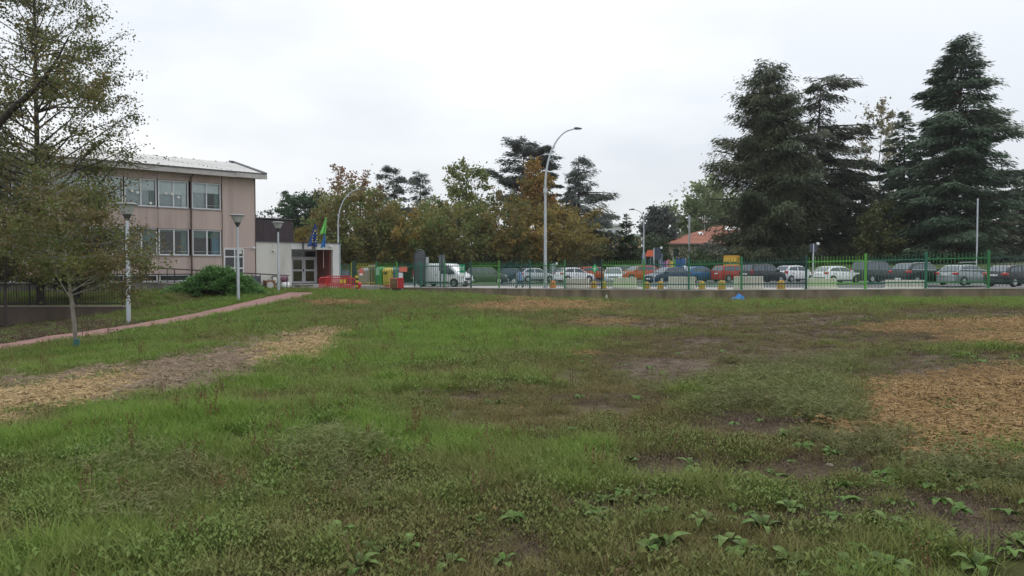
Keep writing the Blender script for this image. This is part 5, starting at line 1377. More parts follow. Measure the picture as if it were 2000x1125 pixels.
# ------------------------------------------------------------------ houses behind
tile_m = mat('terracotta_tiles', (.36, .145, .095), .85, var=.22, scale=5, bump=.4, dirt=(.20, .085, .06), dirt_amt=.6, dirt_scale=.4)
beige = mat('beige_house', (.40, .35, .28), .9, var=.1, scale=.6, dirt=(.25, .22, .18), dirt_amt=.5)
greyw = mat('grey_house', (.20, .19, .19), .9, var=.1, scale=.6)
def hip_house(px0, px1, Y, y_eave, y_ridge, rpx0, rpx1, depth, label, wall, wins=5, rz=0):
    X0 = (px0 - 1000) / F * Y; X1 = (px1 - 1000) / F * Y
    zb = park_z(X0, 90.0) - .2
    t_ = empty('house', ((X0 + X1) / 2, Y, zb), rz, label, 'house')
    w = (X1 - X0) / 2; ze = EYE - (y_eave - 520) * Y / F - zb
    Yr = Y + depth / 2
    zr = EYE - (y_ridge - 520) * Yr / F - zb
    r0 = (rpx0 - 1000) / F * Yr - (X0 + X1) / 2; r1 = (rpx1 - 1000) / F * Yr - (X0 + X1) / 2
    q = MB(); q.box(-w + .7, w - .7, .7, depth - .7, 0, ze - .02); q.build('wall', wall, t_)
    rows = 14
    q = MB()
    A = [(-w, 0, ze), (w, 0, ze), (w, depth, ze), (-w, depth, ze)]; Rr = [(r0, depth / 2, zr), (r1, depth / 2, zr)]
    def course(a, b, c, d):
        a, b, c, d = map(np.array, (a, b, c, d)); a = a.astype(float); b = b.astype(float)
        for k in range(rows):
            t0, t1 = k / rows, (k + 1) / rows
            p0, p1 = a + (d - a) * t0, b + (c - b) * t0; p2, p3 = b + (c - b) * t1, a + (d - a) * t1
            u = np.array((0, 0, .06))
            q.add([p0 + u, p1 + u, p2, p3, p0, p1], [(0, 1, 2, 3), (4, 5, 1, 0)])
    course(A[0], A[1], Rr[1], Rr[0]); course(A[2], A[3], Rr[0], Rr[1]); course(A[3], A[0], Rr[0], Rr[0]); course(A[1], A[2], Rr[1], Rr[1])
    rf = q.build('roof', tile_m, t_); rf['kind'] = 'thing'
    q = MB(); q.box(-w - .05, w + .05, -.08, -.001, ze - .18, ze + .05); q.build('gutter', mat('copper_gutter', (.14, .10, .09), .6), t_)
    for k in range(wins):
        x_ = -w + 1.8 + (2 * w - 3.6) * k / max(1, wins - 1)
        q = MB(); q.box(x_ - .55, x_ - .47, .62, .70, ze - 2.2, ze - .7); q.box(x_ + .47, x_ + .55, .62, .70, ze - 2.2, ze - .7); q.box(x_ - .47, x_ + .47, .62, .70, ze - .78, ze - .7); q.box(x_ - .47, x_ + .47, .62, .70, ze - 2.2, ze - 2.12); f_ = q.build('window', mat('window_white', (.6, .6, .58), .6), t_)
        q = MB(); q.box(x_ - .46, x_ + .46, .66, .69, ze - 2.11, ze - .79); q.build('pane', carglass, f_)
    return t_, ze, zr, depth, w, r0, r1
h1, ze, zr, dp, w, r0, r1 = hip_house(1300, 1540, 118, 476, 441, 1398, 1470, 13, 'house with terracotta hip roof and roof windows behind the playground', beige)
def on_roof(nm, x, t, wd, ln, m):
    y = dp / 2 * t; z = ze + (zr - ze) * t; a = atan2(zr - ze, dp / 2)
    q = MB(); q.box(-wd / 2, wd / 2, -ln / 2, ln / 2, .05, .16); return q.build(nm, m, h1, loc=(x, y, z), rot=(a, 0, 0))
on_roof('roof_window', 1.6, .80, 1.1, 1.5, carglass); on_roof('roof_window', 3.0, .82, 1.1, 1.5, carglass); on_roof('skylight', -3.4, .52, .7, 1.1, mat('window_white', ()))
q = MB(); q.tube([(-2.6, dp * .3, ze + 1.2), (-2.6, dp * .3, zr + 1.6)], .05, 6); q.lathe([(.05, 0), (.45, .10), (.50, .16), (.05, .06)], 16, (-2.6, dp * .3 - .1, zr + .3)); q.build('satellite_dish', mat('dish_grey', (.5, .5, .5), .5), h1)
q = MB(); q.box(3.9, 4.6, dp * .55, dp * .55 + .7, zr - .8, zr + 1.0); q.build('chimney', beige, h1)
hip_house(1585, 1720, 125, 492, 470, 1625, 1680, 11, 'red roofed beige house glimpsed between the dark conifers', beige, 4)
def block(px0, px1, Y, ytop, m, label, fl):
    X0 = (px0 - 1000) / F * Y; X1 = (px1 - 1000) / F * Y; zb = -1; zt = EYE - (ytop - 520) * Y / F - zb
    t_ = empty('apartment_building', ((X0 + X1) / 2, Y, zb), 0, label, 'building')
    w = (X1 - X0) / 2
    q = MB(); q.box(-w, w, 0, 12, 0, zt); q.build('wall', m, t_)
    q = MB(); q.box(-w - .4, w + .4, -.4, 12.4, zt + .002, zt + .5); q.build('roof', mat('roof_rim', (.42, .45, .44), .8), t_)
    n = max(2, int(w * 2 / 3.2))
    for f_ in range(fl):
        z1 = zt - .9 - f_ * 3.1
        q = MB(); q.box(-w + .3, w - .3, -.9, -.003, z1 - 2.25, z1 - 2.0); q.build('balcony_slab', mat('roof_rim', ()), t_)
        for k in range(n):
            x_ = -w + 1.4 + (2 * w - 2.8) * k / (n - 1)
            q = MB(); q.box(x_ - .6, x_ + .6, -.06, -.004, z1 - 1.6, z1); wn = q.build('window', mat('window_white', ()), t_)
            q = MB(); q.box(x_ - .5, x_ + .5, -.08, -.061, z1 - 1.5, z1 - .1); q.build('pane', carglass, wn)
block(1180, 1216, 190, 442, mat('pale_block', (.50, .52, .50), .9), 'pale distant apartment block right of the dark cedar', 4)
block(1203, 1252, 165, 462, mat('tan_block', (.52, .36, .24), .9), 'tan distant apartment block half hidden behind the pointed cypress', 3)

# ------------------------------------------------------------------ trees
bark_d = mat('dark_bark', (.045, .036, .030), .95, var=.35, scale=4, bump=.6, stretch=(2, 2, .5))
bark_r = mat('red_brown_bark', (.085, .045, .034), .95, var=.3, scale=4, bump=.6, stretch=(2, 2, .5))
bark_p = mat('pale_bark', (.21, .19, .155), .9, var=.3, scale=6, bump=.4, stretch=(2, 2, .6))
LM = {
 'cedar_blue': leaf_mat('cedar_blue_needles', [(.050, .086, .052), (.080, .126, .076), (.150, .205, .130)], .15),  # palest tone puts highlights into the needle colour
 'cedar_dark': leaf_mat('cedar_dark_needles', [(.044, .056, .034), (.064, .078, .048), (.115, .125, .078)], .15),
 'spruce': leaf_mat('spruce_needles', [(.042, .056, .027), (.060, .078, .036), (.120, .132, .066)], .15),  # lightest tone stands in for highlights on the twigs
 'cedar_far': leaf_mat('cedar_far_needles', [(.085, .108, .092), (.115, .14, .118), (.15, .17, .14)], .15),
 'pine': leaf_mat('stone_pine_needles', [(.032, .066, .034), (.050, .095, .046), (.072, .12, .060)], .15),
 'autumn': leaf_mat('autumn_leaves', [(.125, .130, .036), (.20, .165, .042), (.28, .19, .046), (.34, .205, .05)], .35),
 'olive': leaf_mat('olive_autumn_leaves', [(.095, .125, .042), (.145, .150, .048), (.20, .16, .050), (.25, .165, .05)], .35),
 'orange': leaf_mat('orange_leaves', [(.21, .125, .035), (.28, .155, .040), (.35, .185, .045)], .35),
 'russet': leaf_mat('russet_leaves', [(.16, .095, .055), (.23, .12, .065), (.16, .13, .06)], .35),
 'greeny': leaf_mat('turning_green_leaves', [(.085, .140, .040), (.125, .185, .050), (.19, .20, .06), (.27, .21, .06)], .35),
 'poplar': leaf_mat('pale_green_leaves', [(.12, .17, .075), (.17, .22, .095), (.24, .27, .13)], .4),
 'greyg': leaf_mat('grey_green_needles', [(.075, .092, .084), (.10, .12, .108), (.135, .15, .135)], .2),
 'cypress': leaf_mat('cypress_leaves', [(.040, .070, .026), (.062, .098, .034), (.09, .125, .048)], .2),
 'olivebush': leaf_mat('olive_bush_leaves', [(.068, .082, .026), (.095, .108, .036), (.13, .135, .048)], .3),
 'plane': leaf_mat('tall_tree_leaves', [(.072, .098, .036), (.105, .130, .045), (.15, .145, .05), (.19, .12, .048)], .35),
 'young': leaf_mat('young_tree_leaves', [(.095, .095, .032), (.135, .115, .045), (.175, .125, .058), (.105, .115, .032), (.20, .15, .06)], .35),
 'young_g': leaf_mat('young_green_leaves', [(.090, .130, .032), (.125, .150, .042), (.16, .14, .048)], .35),
 'sparse': leaf_mat('sparse_pale_leaves', [(.15, .15, .085), (.22, .19, .11), (.27, .24, .15)], .35),
 'hedge': leaf_mat('hedge_leaves', [(.036, .062, .024), (.056, .088, .034), (.085, .115, .046)], .25),
 'juniper': leaf_mat('juniper_sprays', [(.065, .155, .038), (.10, .22, .055), (.15, .29, .08)], .25),
 'shrubd': leaf_mat('dark_shrub_leaves', [(.034, .044, .032), (.046, .060, .040), (.066, .080, .048)], .25),
}
def tubes_mesh(name, branches, m, k=6):
    V = []; Fq = []; base = 0
    for pts, rad in branches:
        pts = np.asarray(pts, float); n = len(pts)
        d = np.gradient(pts, axis=0); d = unit(d)
        h = np.where(np.abs(d[:, 2:3]) < .9, np.array([[0, 0, 1.]]), np.array([[1., 0, 0]]))
        a = unit(np.cross(d, h)); b = np.cross(d, a)
        t = np.arange(k) * 2 * pi / k
        ring = pts[:, None, :] + (a[:, None, :] * np.cos(t)[None, :, None] + b[:, None, :] * np.sin(t)[None, :, None]) * np.asarray(rad)[:, None, None]
        V.append(ring.reshape(-1, 3))
        i = np.arange(n - 1)[:, None] * k; j = np.arange(k)[None, :]
        f = np.stack([i + j, i + (j + 1) % k, i + k + (j + 1) % k, i + k + j], -1).reshape(-1, 4) + base
        Fq.append(f); base += n * k
    return np_mesh(name, np.concatenate(V), np.concatenate(Fq), m, smooth=True)
def profv(prof, h): return np.interp(h, [p[0] for p in prof], [p[1] for p in prof])
def trunk_path(rng, H, lean, wob=.02, n=9):
    t = np.linspace(0, 1, n); w = np.cumsum(rng.normal(size=(n, 2)) * H * wob, 0) * .5
    return np.c_[lean[0] * t ** 1.3 + w[:, 0] * t, lean[1] * t ** 1.3 + w[:, 1] * t, H * t]
def along(path, z):
    return np.array([np.interp(z, path[:, 2], path[:, 0]), np.interp(z, path[:, 2], path[:, 1]), z])
def broad_tree(name, label, loc, H, R, prof, nl, ls, lm, bark=bark_d, seed=1, nlimb=30, up=.6, sig=.35, tr=.25, lean=(0, 0), z0=.2, group=None, cat='tree', clump=1.0, lm2=None, f2=0.0, nsub=6, drop=0.0, topfrac=.96, wob=.02, lvar=(.72, 1.12)):
    rng = np.random.default_rng(seed)
    t_ = empty(name, loc, rng.random() * 6, label, cat, group); t_.rotation_euler = (0, 0, 0)
    tp = trunk_path(rng, H * topfrac, lean, wob)
    tp[0, 2] = -.3
    br = [(tp, np.linspace(tr, tr * .14, len(tp)))]
    segs = []; sw = []
    for i in range(nlimb):
        hf = z0 + (1 - z0) * ((i + rng.random()) / nlimb)
        L = R * profv(prof, hf) * rng.uniform(*lvar)
        if L < .1: L = .1
        az = i * 2.39996 + rng.normal() * .35
        uu = up * rng.uniform(.5, 1.35) * (1.0 + .6 * hf)
        zs = max(H * .06, hf * H - L * uu * .8); zs = min(zs, H * topfrac * .97)
        s = along(tp, zs); d = np.array([cos(az), sin(az), 0])
        tt = np.linspace(0, 1, 6)[:, None]
        pts = s + d * L * tt + np.array([0, 0, 1.]) * L * uu * (tt ** 1.25) - np.array([0, 0, 1.]) * drop * L * tt ** 2 + np.cumsum(rng.normal(size=(6, 3)) * L * .025, 0)
        r0_ = max(.02, tr * .5 * (1 - hf * .8))
        br.append((pts, np.linspace(r0_, r0_ * .2, 6)))
        segs.append((pts[3], pts[5])); sw.append(L * .5)
        for k in range(nsub):
            f = rng.uniform(.3, 1.0); j = f * 5; j0 = int(min(4, j)); p = pts[j0] + (pts[j0 + 1] - pts[j0]) * (j - j0)
            dd = unit(d + rng.normal(size=3) * .65 + np.array([0, 0, .15 - drop * .5])); l2 = L * rng.uniform(.16, .42)
            e = p + dd * l2
            br.append((np.stack([p, p + (e - p) * .5 + rng.normal(size=3) * l2 * .05, e]), np.array([r0_ * .28, r0_ * .18, r0_ * .07])))
            segs.append((p + (e - p) * .2, e)); sw.append(l2)
    link_mesh('trunk', tubes_mesh('trunk', br[:1], bark, 10), t_)
    link_mesh('branches', tubes_mesh('branches', br[1:], bark, 5), t_)
    A = np.array([s for s, e in segs]); B = np.array([e for s, e in segs]); sw = np.array(sw) ** 1.0
    # clumps get unequal shares of leaves, so gaps stay open between them
    share = sw * rng.gamma(1.3 / clump, 1, len(sw)); share /= share.sum()
    ci = rng.choice(len(A), nl, p=share); u = rng.uniform(0, 1.08, nl)[:, None]
    P = A[ci] + (B[ci] - A[ci]) * u + rng.normal(size=(nl, 3)) * sig * rng.uniform(.4, 1.2, nl)[:, None] * np.array([1, 1, .75])
    P[:, 2] = np.maximum(P[:, 2], .15)
    ctone = rng.random(len(A))
    tint = np.clip(ctone[ci] * .6 + rng.random(nl) * .5 - .05, 0, 1)
    ax = rand_dirs(rng, nl) + np.array([0, 0, -.35]); nn = rand_dirs(rng, nl) + np.array([0, 0, .8])
    l_ = ls * rng.uniform(.6, 1.35, nl)
    def put(sel, m, nm): link_mesh(nm, leaves_mesh(nm, P[sel], ax[sel], nn[sel], l_[sel], l_[sel] * .72, tint[sel], m), t_)
    if lm2 is not None:
        two = (rng.random(len(A)) < f2)[ci]
        put(~two, lm, 'crown'); put(two, lm2, 'crown')
    else: put(np.ones(nl, bool), lm, 'crown')
    return t_
def conifer(name, label, loc, H, R, prof, nl, ls, lm, bark=bark_d, seed=1, nlimb=80, up=.12, droop=.25, tr=.35, z0=.06, lean=(0, 0), group=None, hang=.35, spread=.30, flat=.10, limbs=None, tierk=0, side=None, inner=.15, lvar=(.62, 1.15), wid=.30):
    rng = np.random.default_rng(seed)
    t_ = empty(name, loc, 0, label, 'tree', group)
    tp = trunk_path(rng, H * .98, lean, .008); tp[0, 2] = -.3
    br = [(tp, np.linspace(tr, tr * .1, len(tp)))]
    paths = []; Ls = []
    for i in range(nlimb):
        if tierk:
            k = i % tierk; hf = z0 + (1 - z0) * ((k + .5) / tierk + rng.normal() * .008)
        else: hf = z0 + (1 - z0) * ((i + rng.random()) / nlimb)
        hf = min(hf, .985)
        az = i * 2.39996 + rng.normal() * .3
        sd = 1.0 if side is None else 1 + side * cos(az)
        L = max(.25, R * profv(prof, hf) * rng.uniform(*lvar) * sd)
        s = along(tp, hf * H); d = np.array([cos(az), sin(az), 0])
        tt = np.linspace(0, 1, 6)[:, None]
        u_ = up * rng.uniform(.4, 1.6) + (.5 * max(0, hf - .8))
        pts = s + d * L * tt + np.array([0, 0, 1.]) * L * (u_ * tt - droop * rng.uniform(.6, 1.3) * tt ** 2)
        pts[1:] += np.cumsum(rng.normal(size=(5, 3)) * L * .018, 0)
        paths.append(pts); Ls.append(L)
    if limbs:
        for (hf, L, az, u_, dr) in limbs:
            s = along(tp, hf * H); d = np.array([cos(az), sin(az), 0]); tt = np.linspace(0, 1, 6)[:, None]
            paths.append(s + d * L * tt + np.array([0, 0, 1.]) * L * (u_ * tt - dr * tt ** 2)); Ls.append(L)
    for p, L in zip(paths, Ls):
        r_ = max(.02, min(tr * .4, .022 * L + .01)); br.append((p, np.linspace(r_, r_ * .2, len(p))))
    link_mesh('trunk', tubes_mesh('trunk', br[:1], bark, 10), t_)
    link_mesh('branches', tubes_mesh('branches', br[1:], bark, 5), t_)
    Ls = np.array(Ls); PA = np.array(paths)
    w = Ls ** 1.6 * rng.gamma(1.4, 1, len(Ls)); w /= w.sum()
    ci = rng.choice(len(Ls), nl, p=w); tt = inner + (1.03 - inner) * rng.random(nl) ** .8; j = np.clip(tt, 0, .999) * 5; j0 = j.astype(int); fr = (j - j0)[:, None]
    Pc = PA[ci, j0] * (1 - fr) + PA[ci, j0 + 1] * fr
    dr_ = unit(PA[ci, j0 + 1] - PA[ci, j0]); lat = unit(np.cross(dr_, np.array([0, 0, 1.])))
    # side twigs: a handful per limb, so that the sprays read as fingers with gaps
    ntw = 9
    tw = rng.integers(0, ntw, nl); tws = (((ci * 37 + tw * 17) % 97) / 97.0 - .5) * 2
    tsn = (tw + .5) / ntw
    use = rng.random(nl) < .7
    tt2 = np.where(use, inner + (1 - inner) * np.clip(tsn + rng.normal(size=nl) * .03, 0, 1), tt)
    j = np.clip(tt2, 0, .999) * 5; j0 = j.astype(int); fr = (j - j0)[:, None]
    Pc = PA[ci, j0] * (1 - fr) + PA[ci, j0 + 1] * fr
    reach = Ls[ci] * spread * (1.15 - tt2) + ls * .5
    sgn = np.where(tw % 2 == 0, 1, -1); k_ = np.where(use, rng.random(nl) ** .8, rng.normal(size=nl) * .35)
    off = (sgn * k_ * reach)[:, None]
    P = Pc + lat * off + dr_ * np.abs(off) * .55
    P[:, 2] -= np.abs(off[:, 0]) * hang + rng.random(nl) * hang * ls * 1.2
    P += rng.normal(size=(nl, 3)) * np.array([1, 1, .6]) * flat * ls * 2
    P[:, 2] = np.maximum(P[:, 2], .1)
    ax = unit(dr_ * .9 + lat * np.sign(off) * rng.uniform(.2, 1.1, (nl, 1)) + np.array([0, 0, -hang]) * rng.uniform(.3, 1.6, (nl, 1)))
    nn = np.array([0, 0, 1.]) + rng.normal(size=(nl, 3)) * .45
    ct = rng.random(len(Ls))
    tint = np.clip(ct[ci] * .7 + rng.random(nl) * .45 - .08, 0, 1)
    l_ = ls * rng.uniform(.6, 1.4, nl)
    link_mesh('crown', leaves_mesh('crown', P, ax, nn, l_, l_ * wid, tint, lm), t_)
    return t_
def tspec(px, Y, ytop, hwpx):
    X = (px - 1000) / F * Y; zb = park_z(X, min(Y, 100.0)) - .1
    if X > 22 and Y > 72: zb += .5
    return (X, Y, zb), EYE - (ytop - 520) * Y / F - zb, hwpx * Y / F
CONE = [(0, .75), (.1, .95), (.25, 1), (.5, .8), (.75, .48), (.9, .24), (1, .05)]
# --- right side
l, H, R = tspec(1862, 84, 70, 106)
conifer('blue_cedar', 'tall blue green cedar with layered branches and red brown trunk at right', l, H, R, [(0, .9), (.1, 1.0), (.25, 1.02), (.45, .98), (.6, .86), (.75, .68), (.88, .40), (.95, .24), (1, .08)], 125000, .52, LM['cedar_blue'], bark_r, 11, 190, .20, .24, .42, .05, hang=.30, wid=.26, spread=.36, flat=.30, lvar=(.6, 1.15))
l, H, R = tspec(1500, 92, 128, 112)
conifer('dark_conifer', 'massive near black conifer with drooping twigs beside the tiered cedar', l, H, R, [(0, .80), (.08, .92), (.25, 1.0), (.42, .98), (.55, .84), (.60, .62), (.72, .52), (.85, .50), (.93, .40), (1, .18)], 130000, .48, LM['spruce'], bark_d, 12, 190, .30, .22, .5, .04, hang=.8, wid=.26, spread=.40, flat=.45, lvar=(.35, 1.2),
        limbs=[(.52, 7.0, pi, .35, .1), (.48, 6.6, pi + .3, .3, .1), (.60, 5.6, pi - .3, .35, .1), (.78, 4.2, pi, .6, .1), (.80, 4.0, 0.1, .6, .1), (.56, 6.8, pi + .15, .4, .1), (.86, 3.4, pi, .7, .1), (.70, 4.4, pi - .2, .5, .1)])
l, H, R = tspec(1588, 97, 152, 116)
conifer('tiered_cedar', 'dark cedar with flat tiers and broken top right of the massive conifer', l, H, R, [(0, 1.0), (.2, 1.1), (.45, 1.05), (.58, .90), (.66, .55), (.72, .75), (.76, .22), (.84, .28), (.88, .62), (.92, .5), (.97, .55), (1, .3)], 70000, .52, LM['cedar_dark'], bark_d, 13, 100, .05, .16, .42, .06, hang=.5, wid=.26, side=.25, flat=.25, lvar=(.4, 1.2),
        limbs=[(.735, 7.0, .1, .04, .06), (.72, 6.0, .5, .05, .06), (.90, 4.3, 0, .12, .25), (.88, 4.0, .4, .05, .3), (.95, 3.2, -.2, .25, .3), (.74, 6.6, -.3, .05, .05)])
l, H, R = tspec(1722, 110, 190, 46)
broad_tree('sparse_tree', 'thin pale tree nearly leafless between the two big conifers', l, H, R, [(0, .3), (.4, .8), (.7, 1), (.9, .7), (1, .3)], 4200, .36, LM['sparse'], mat('grey_bark', (.16, .15, .14), .9), 14, 34, 1.3, .3, .16, z0=.35)
l, H, R = tspec(1765, 93, 215, 78)
conifer('slim_cedar', 'slim green cedar growing against the left side of the blue green cedar', l, H, R, [(0, .9), (.3, 1), (.6, .8), (.8, .45), (.95, .2), (1, .05)], 42000, .52, LM['cedar_blue'], bark_d, 15, 120, .1, .2, .25, .06, hang=.35)
l, H, R = tspec(1726, 86, 392, 52)
broad_tree('olive_shrub_tree', 'rounded olive green shrub between the trunks of the conifers', l, H, R, [(0, .8), (.3, 1), (.7, .85), (1, .35)], 6000, .30, LM['olivebush'], bark_d, 16, 40, .8, .4, .12, z0=.05)
l, H, R = tspec(1660, 100, 330, 80)
conifer('hanging_cedar', 'dark low cedar with hanging branches behind the olive green shrub', l, H, R, [(0, .9), (.3, 1), (.6, .9), (.85, .6), (1, .2)], 34000, .54, LM['cedar_dark'], bark_d, 17, 60, .1, .25, .3, .08, hang=.6)
l, H, R = tspec(1995, 100, 335, 62)
conifer('edge_cedar', 'dark cedar cut by the right edge of the picture', l, H, R, CONE, 18000, .66, LM['cedar_dark'], bark_d, 18, 70, .1, .22, .3, .08, hang=.4)
l, H, R = tspec(1915, 98, 415, 80)
conifer('low_cedar', 'low dark cedar behind the pale mast', l, H, R, [(0, 1), (.4, 1), (.8, .7), (1, .3)], 16000, .62, LM['cedar_dark'], bark_d, 19, 60, .1, .25, .25, .06, hang=.4)
l, H, R = tspec(2070, 84, 380, 70)
conifer('outer_cedar', 'cedar standing beyond the last parked car', l, H, R, CONE, 7000, .6, LM['cedar_blue'], bark_d, 20, 60, .1, .22, .3, .08)
# --- middle distance
l, H, R = tspec(1362, 150, 352, 62)
broad_tree('poplar', 'pale yellow green leafy tree rising above the terracotta roof', l, H, R, [(0, .5), (.3, .9), (.6, 1), (.85, .75), (1, .3)], 13000, .6, LM['poplar'], bark_p, 21, 46, .9, .8, .3, z0=.1, lean=(2, 0))
l, H, R = tspec(1415, 155, 365, 46)
broad_tree('poplar', 'pale green leafy tree half hidden by the massive conifer', l, H, R, [(0, .5), (.3, .9), (.6, 1), (.85, .75), (1, .3)], 6000, .55, LM['poplar'], bark_p, 22, 36, .9, .8, .3, z0=.1)
l, H, R = tspec(1288, 122, 403, 34)
broad_tree('grey_conifer', 'grey green rounded tree right of the thin leaning street lamp', l, H, R, [(0, .8), (.25, 1), (.6, .9), (.85, .7), (1, .3)], 11000, .46, LM['greyg'], bark_d, 23, 44, .6, .5, .22, z0=.1)
l, H, R = tspec(1222, 95, 420, 30)
conifer('pointed_cypress', 'pointed olive green cypress left of the thin leaning street lamp', l, H, R, [(0, .9), (.15, 1), (.4, .85), (.7, .55), (.9, .25), (1, .05)], 8000, .38, LM['cypress'], bark_d, 24, 110, .5, .1, .18, .02, hang=.05, wid=.4)
l, H, R = tspec(1252, 100, 462, 60)
broad_tree('green_shrub', 'wide dark green shrub at the foot of the pointed cypress', l, H, R, [(0, .9), (.4, 1), (.8, .8), (1, .4)], 5000, .30, LM['hedge'], bark_d, 25, 40, .6, .4, .1, z0=.03, cat='shrub')
for k, (px, yt, hw, Y, lab, m_) in enumerate(((1330, 486, 60, 98, 'green shrub in front of the terracotta roofed house', 'hedge'), (1390, 470, 40, 104, 'dusky shrub hiding the eaves of the terracotta roofed house', 'greyg'), (1450, 500, 40, 95, 'low green shrub behind the yellow clothes container', 'hedge'), (1390, 498, 50, 94, 'low green shrub left of the yellow clothes container', 'hedge'), (1560, 498, 60, 100, 'low dark shrub under the massive conifer', 'shrubd'), (1690, 492, 60, 98, 'low twiggy shrub behind the black van-like car', 'olivebush'), (1640, 500, 40, 92, 'low shrub behind the older white hatchback', 'hedge'))):
    l, H, R = tspec(px, Y, yt, hw)
    broad_tree('garden_shrub', lab, l, H, R, [(0, .95), (.4, 1), (.8, .75), (1, .4)], 2600, .28, LM[m_], bark_d, 40 + k, 30, .5, .35, .08, z0=.03, cat='shrub', group='shrubs behind the car park')
l, H, R = tspec(1128, 103, 306, 62)
conifer('broad_cedar', 'dark grey green cedar with long right branch behind the autumn trees', l, H, R, [(0, 1.0), (.15, 1.1), (.35, .95), (.5, .85), (.66, .62), (.72, .42), (.85, .42), (.93, .36), (1, .2)], 40000, .48, LM['cedar_far'], bark_d, 26, 80, .05, .14, .36, .06, hang=.55, side=.2, flat=.25, wid=.26, lvar=(.45, 1.2),
        limbs=[(.70, 5.2, .0, .06, .08), (.69, 4.8, .35, .06, .08), (.55, 5.4, .1, .0, .1), (.38, 5.6, 0, -.05, .1), (.86, 2.6, 0, .25, .05)])
l, H, R = tspec(1022, 110, 274, 64)
conifer('umbrella_cedar', 'tall bare stemmed cedar with flat umbrella top above the autumn trees', l, H, R, [(0, .4), (.4, .6), (.55, .85), (.62, .7), (.7, .75), (.8, .80), (.88, .98), (.95, .7), (1, .45)], 30000, .48, LM['cedar_far'], bark_d, 27, 50, .25, .2, .34, .45, hang=.45, flat=.3, lvar=(.4, 1.15),
        limbs=[(.62, 5.6, pi, .75, .15), (.60, 5.0, pi + .3, .9, .2), (.66, 4.6, .3, .6, .2), (.88, 5.2, 0, .1, .12), (.86, 5.0, .3, -.05, .1), (.97, 2.8, pi, .4, .1)])
l, H, R = tspec(1058, 108, 284, 40)
conifer('second_umbrella_cedar', 'slender cedar whose top leans behind the tall street lamp', l, H, R, [(0, .2), (.4, .5), (.6, .8), (.75, 1), (.9, .7), (1, .3)], 17000, .48, LM['cedar_far'], bark_d, 28, 46, .15, .15, .26, .3, hang=.30)
l, H, R = tspec(1052, 99, 312, 46)
broad_tree('orange_tree', 'narrow orange brown autumn tree behind the tall street lamp', l, H, R, [(0, .9), (.3, 1), (.6, .85), (.85, .6), (1, .2)], 9000, .34, LM['orange'], bark_d, 29, 54, .9, .42, .22, z0=.08, lm2=LM['autumn'], f2=.35)
l, H, R = tspec(1040, 93, 400, 112)
broad_tree('golden_tree', 'broad golden brown autumn tree at the foot of the tall street lamp', l, H, R, [(0, .95), (.25, 1.05), (.55, .95), (.8, .7), (1, .3)], 22000, .30, LM['autumn'], bark_d, 30, 70, .6, .42, .22, z0=.06, lm2=LM['olive'], f2=.5)
l, H, R = tspec(1100, 96, 400, 52)
broad_tree('golden_tree', 'smaller golden autumn tree between the tall lamp and dark cedar', l, H, R, [(0, .95), (.25, 1.05), (.55, .95), (.8, .7), (1, .3)], 7000, .30, LM['autumn'], bark_d, 31, 44, .6, .4, .18, z0=.06)
l, H, R = tspec(912, 98, 316, 60)
broad_tree('turning_tree', 'tall green and yellow tree with pointed top left of the umbrella cedar', l, H, R, [(0, .8), (.3, 1.1), (.55, 1.0), (.75, .7), (.9, .5), (1, .25)], 11000, .36, LM['greeny'], bark_d, 32, 58, .9, .38, .26, z0=.1)
l, H, R = tspec(895, 92, 405, 108)
broad_tree('turning_tree', 'wide green to olive tree just above the white van', l, H, R, [(0, .95), (.3, 1.05), (.6, .95), (.85, .7), (1, .35)], 20000, .30, LM['greeny'], bark_d, 33, 64, .6, .42, .22, z0=.05, lm2=LM['olive'], f2=.35)
l, H, R = tspec(795, 92, 412, 92)
broad_tree('golden_tree', 'golden brown autumn tree behind the recycling containers and arched board', l, H, R, [(0, .95), (.3, 1.05), (.6, .95), (.85, .7), (1, .35)], 18000, .30, LM['autumn'], bark_d, 34, 60, .6, .42, .22, z0=.05, lm2=LM['greeny'], f2=.35)
l, H, R = tspec(704, 90, 366, 84)
broad_tree('olive_tree', 'big rounded olive brown autumn tree beside the entrance block', l, H, R, [(0, .85), (.3, 1.02), (.6, 1.0), (.85, .75), (1, .4)], 24000, .31, LM['olive'], bark_d, 35, 76, .65, .45, .26, z0=.05, lm2=LM['greeny'], f2=.35)
l, H, R = tspec(694, 112, 334, 66)
broad_tree('russet_tree', 'thin russet topped tree showing above the olive brown tree', l, H, R, [(0, .5), (.5, .9), (.75, 1), (.92, .75), (1, .4)], 5200, .38, LM['russet'], bark_d, 36, 44, 1.0, .35, .28, z0=.3)
l, H, R = tspec(772, 112, 330, 34)
conifer('far_cedar', 'left cedar of the pair with ragged flat tiers', l, H, R, [(0, .5), (.35, 1.0), (.5, 1.25), (.62, .9), (.72, 1.0), (.82, .75), (.92, .95), (1, .6)], 13000, .46, LM['cedar_far'], bark_d, 37, 34, .25, .2, .26, .3, hang=.5, flat=.3, lvar=(.4, 1.2))
l, H, R = tspec(820, 112, 334, 30)
conifer('far_cedar', 'right cedar of the pair with long lower right branch', l, H, R, [(0, .5), (.35, 1.1), (.5, 1.3), (.62, .95), (.75, .85), (.9, .85), (1, .5)], 13000, .46, LM['cedar_far'], bark_d, 38, 34, .25, .2, .26, .3, hang=.5, flat=.3, lvar=(.4, 1.2), limbs=[(.66, 3.4, 0, .0, .1), (.64, 3.0, .3, .0, .1), (.90, 2.0, pi, .1, .1)])
l, H, R = tspec(596, 104, 380, 46)
broad_tree('stone_pine', 'dark green dense domed pine behind the flags', l, H, R, [(0, .2), (.4, .5), (.55, 1.0), (.75, 1.05), (.9, .85), (1, .45)], 12000, .34, LM['pine'], bark_d, 39, 60, .45, .38, .28, z0=.45)
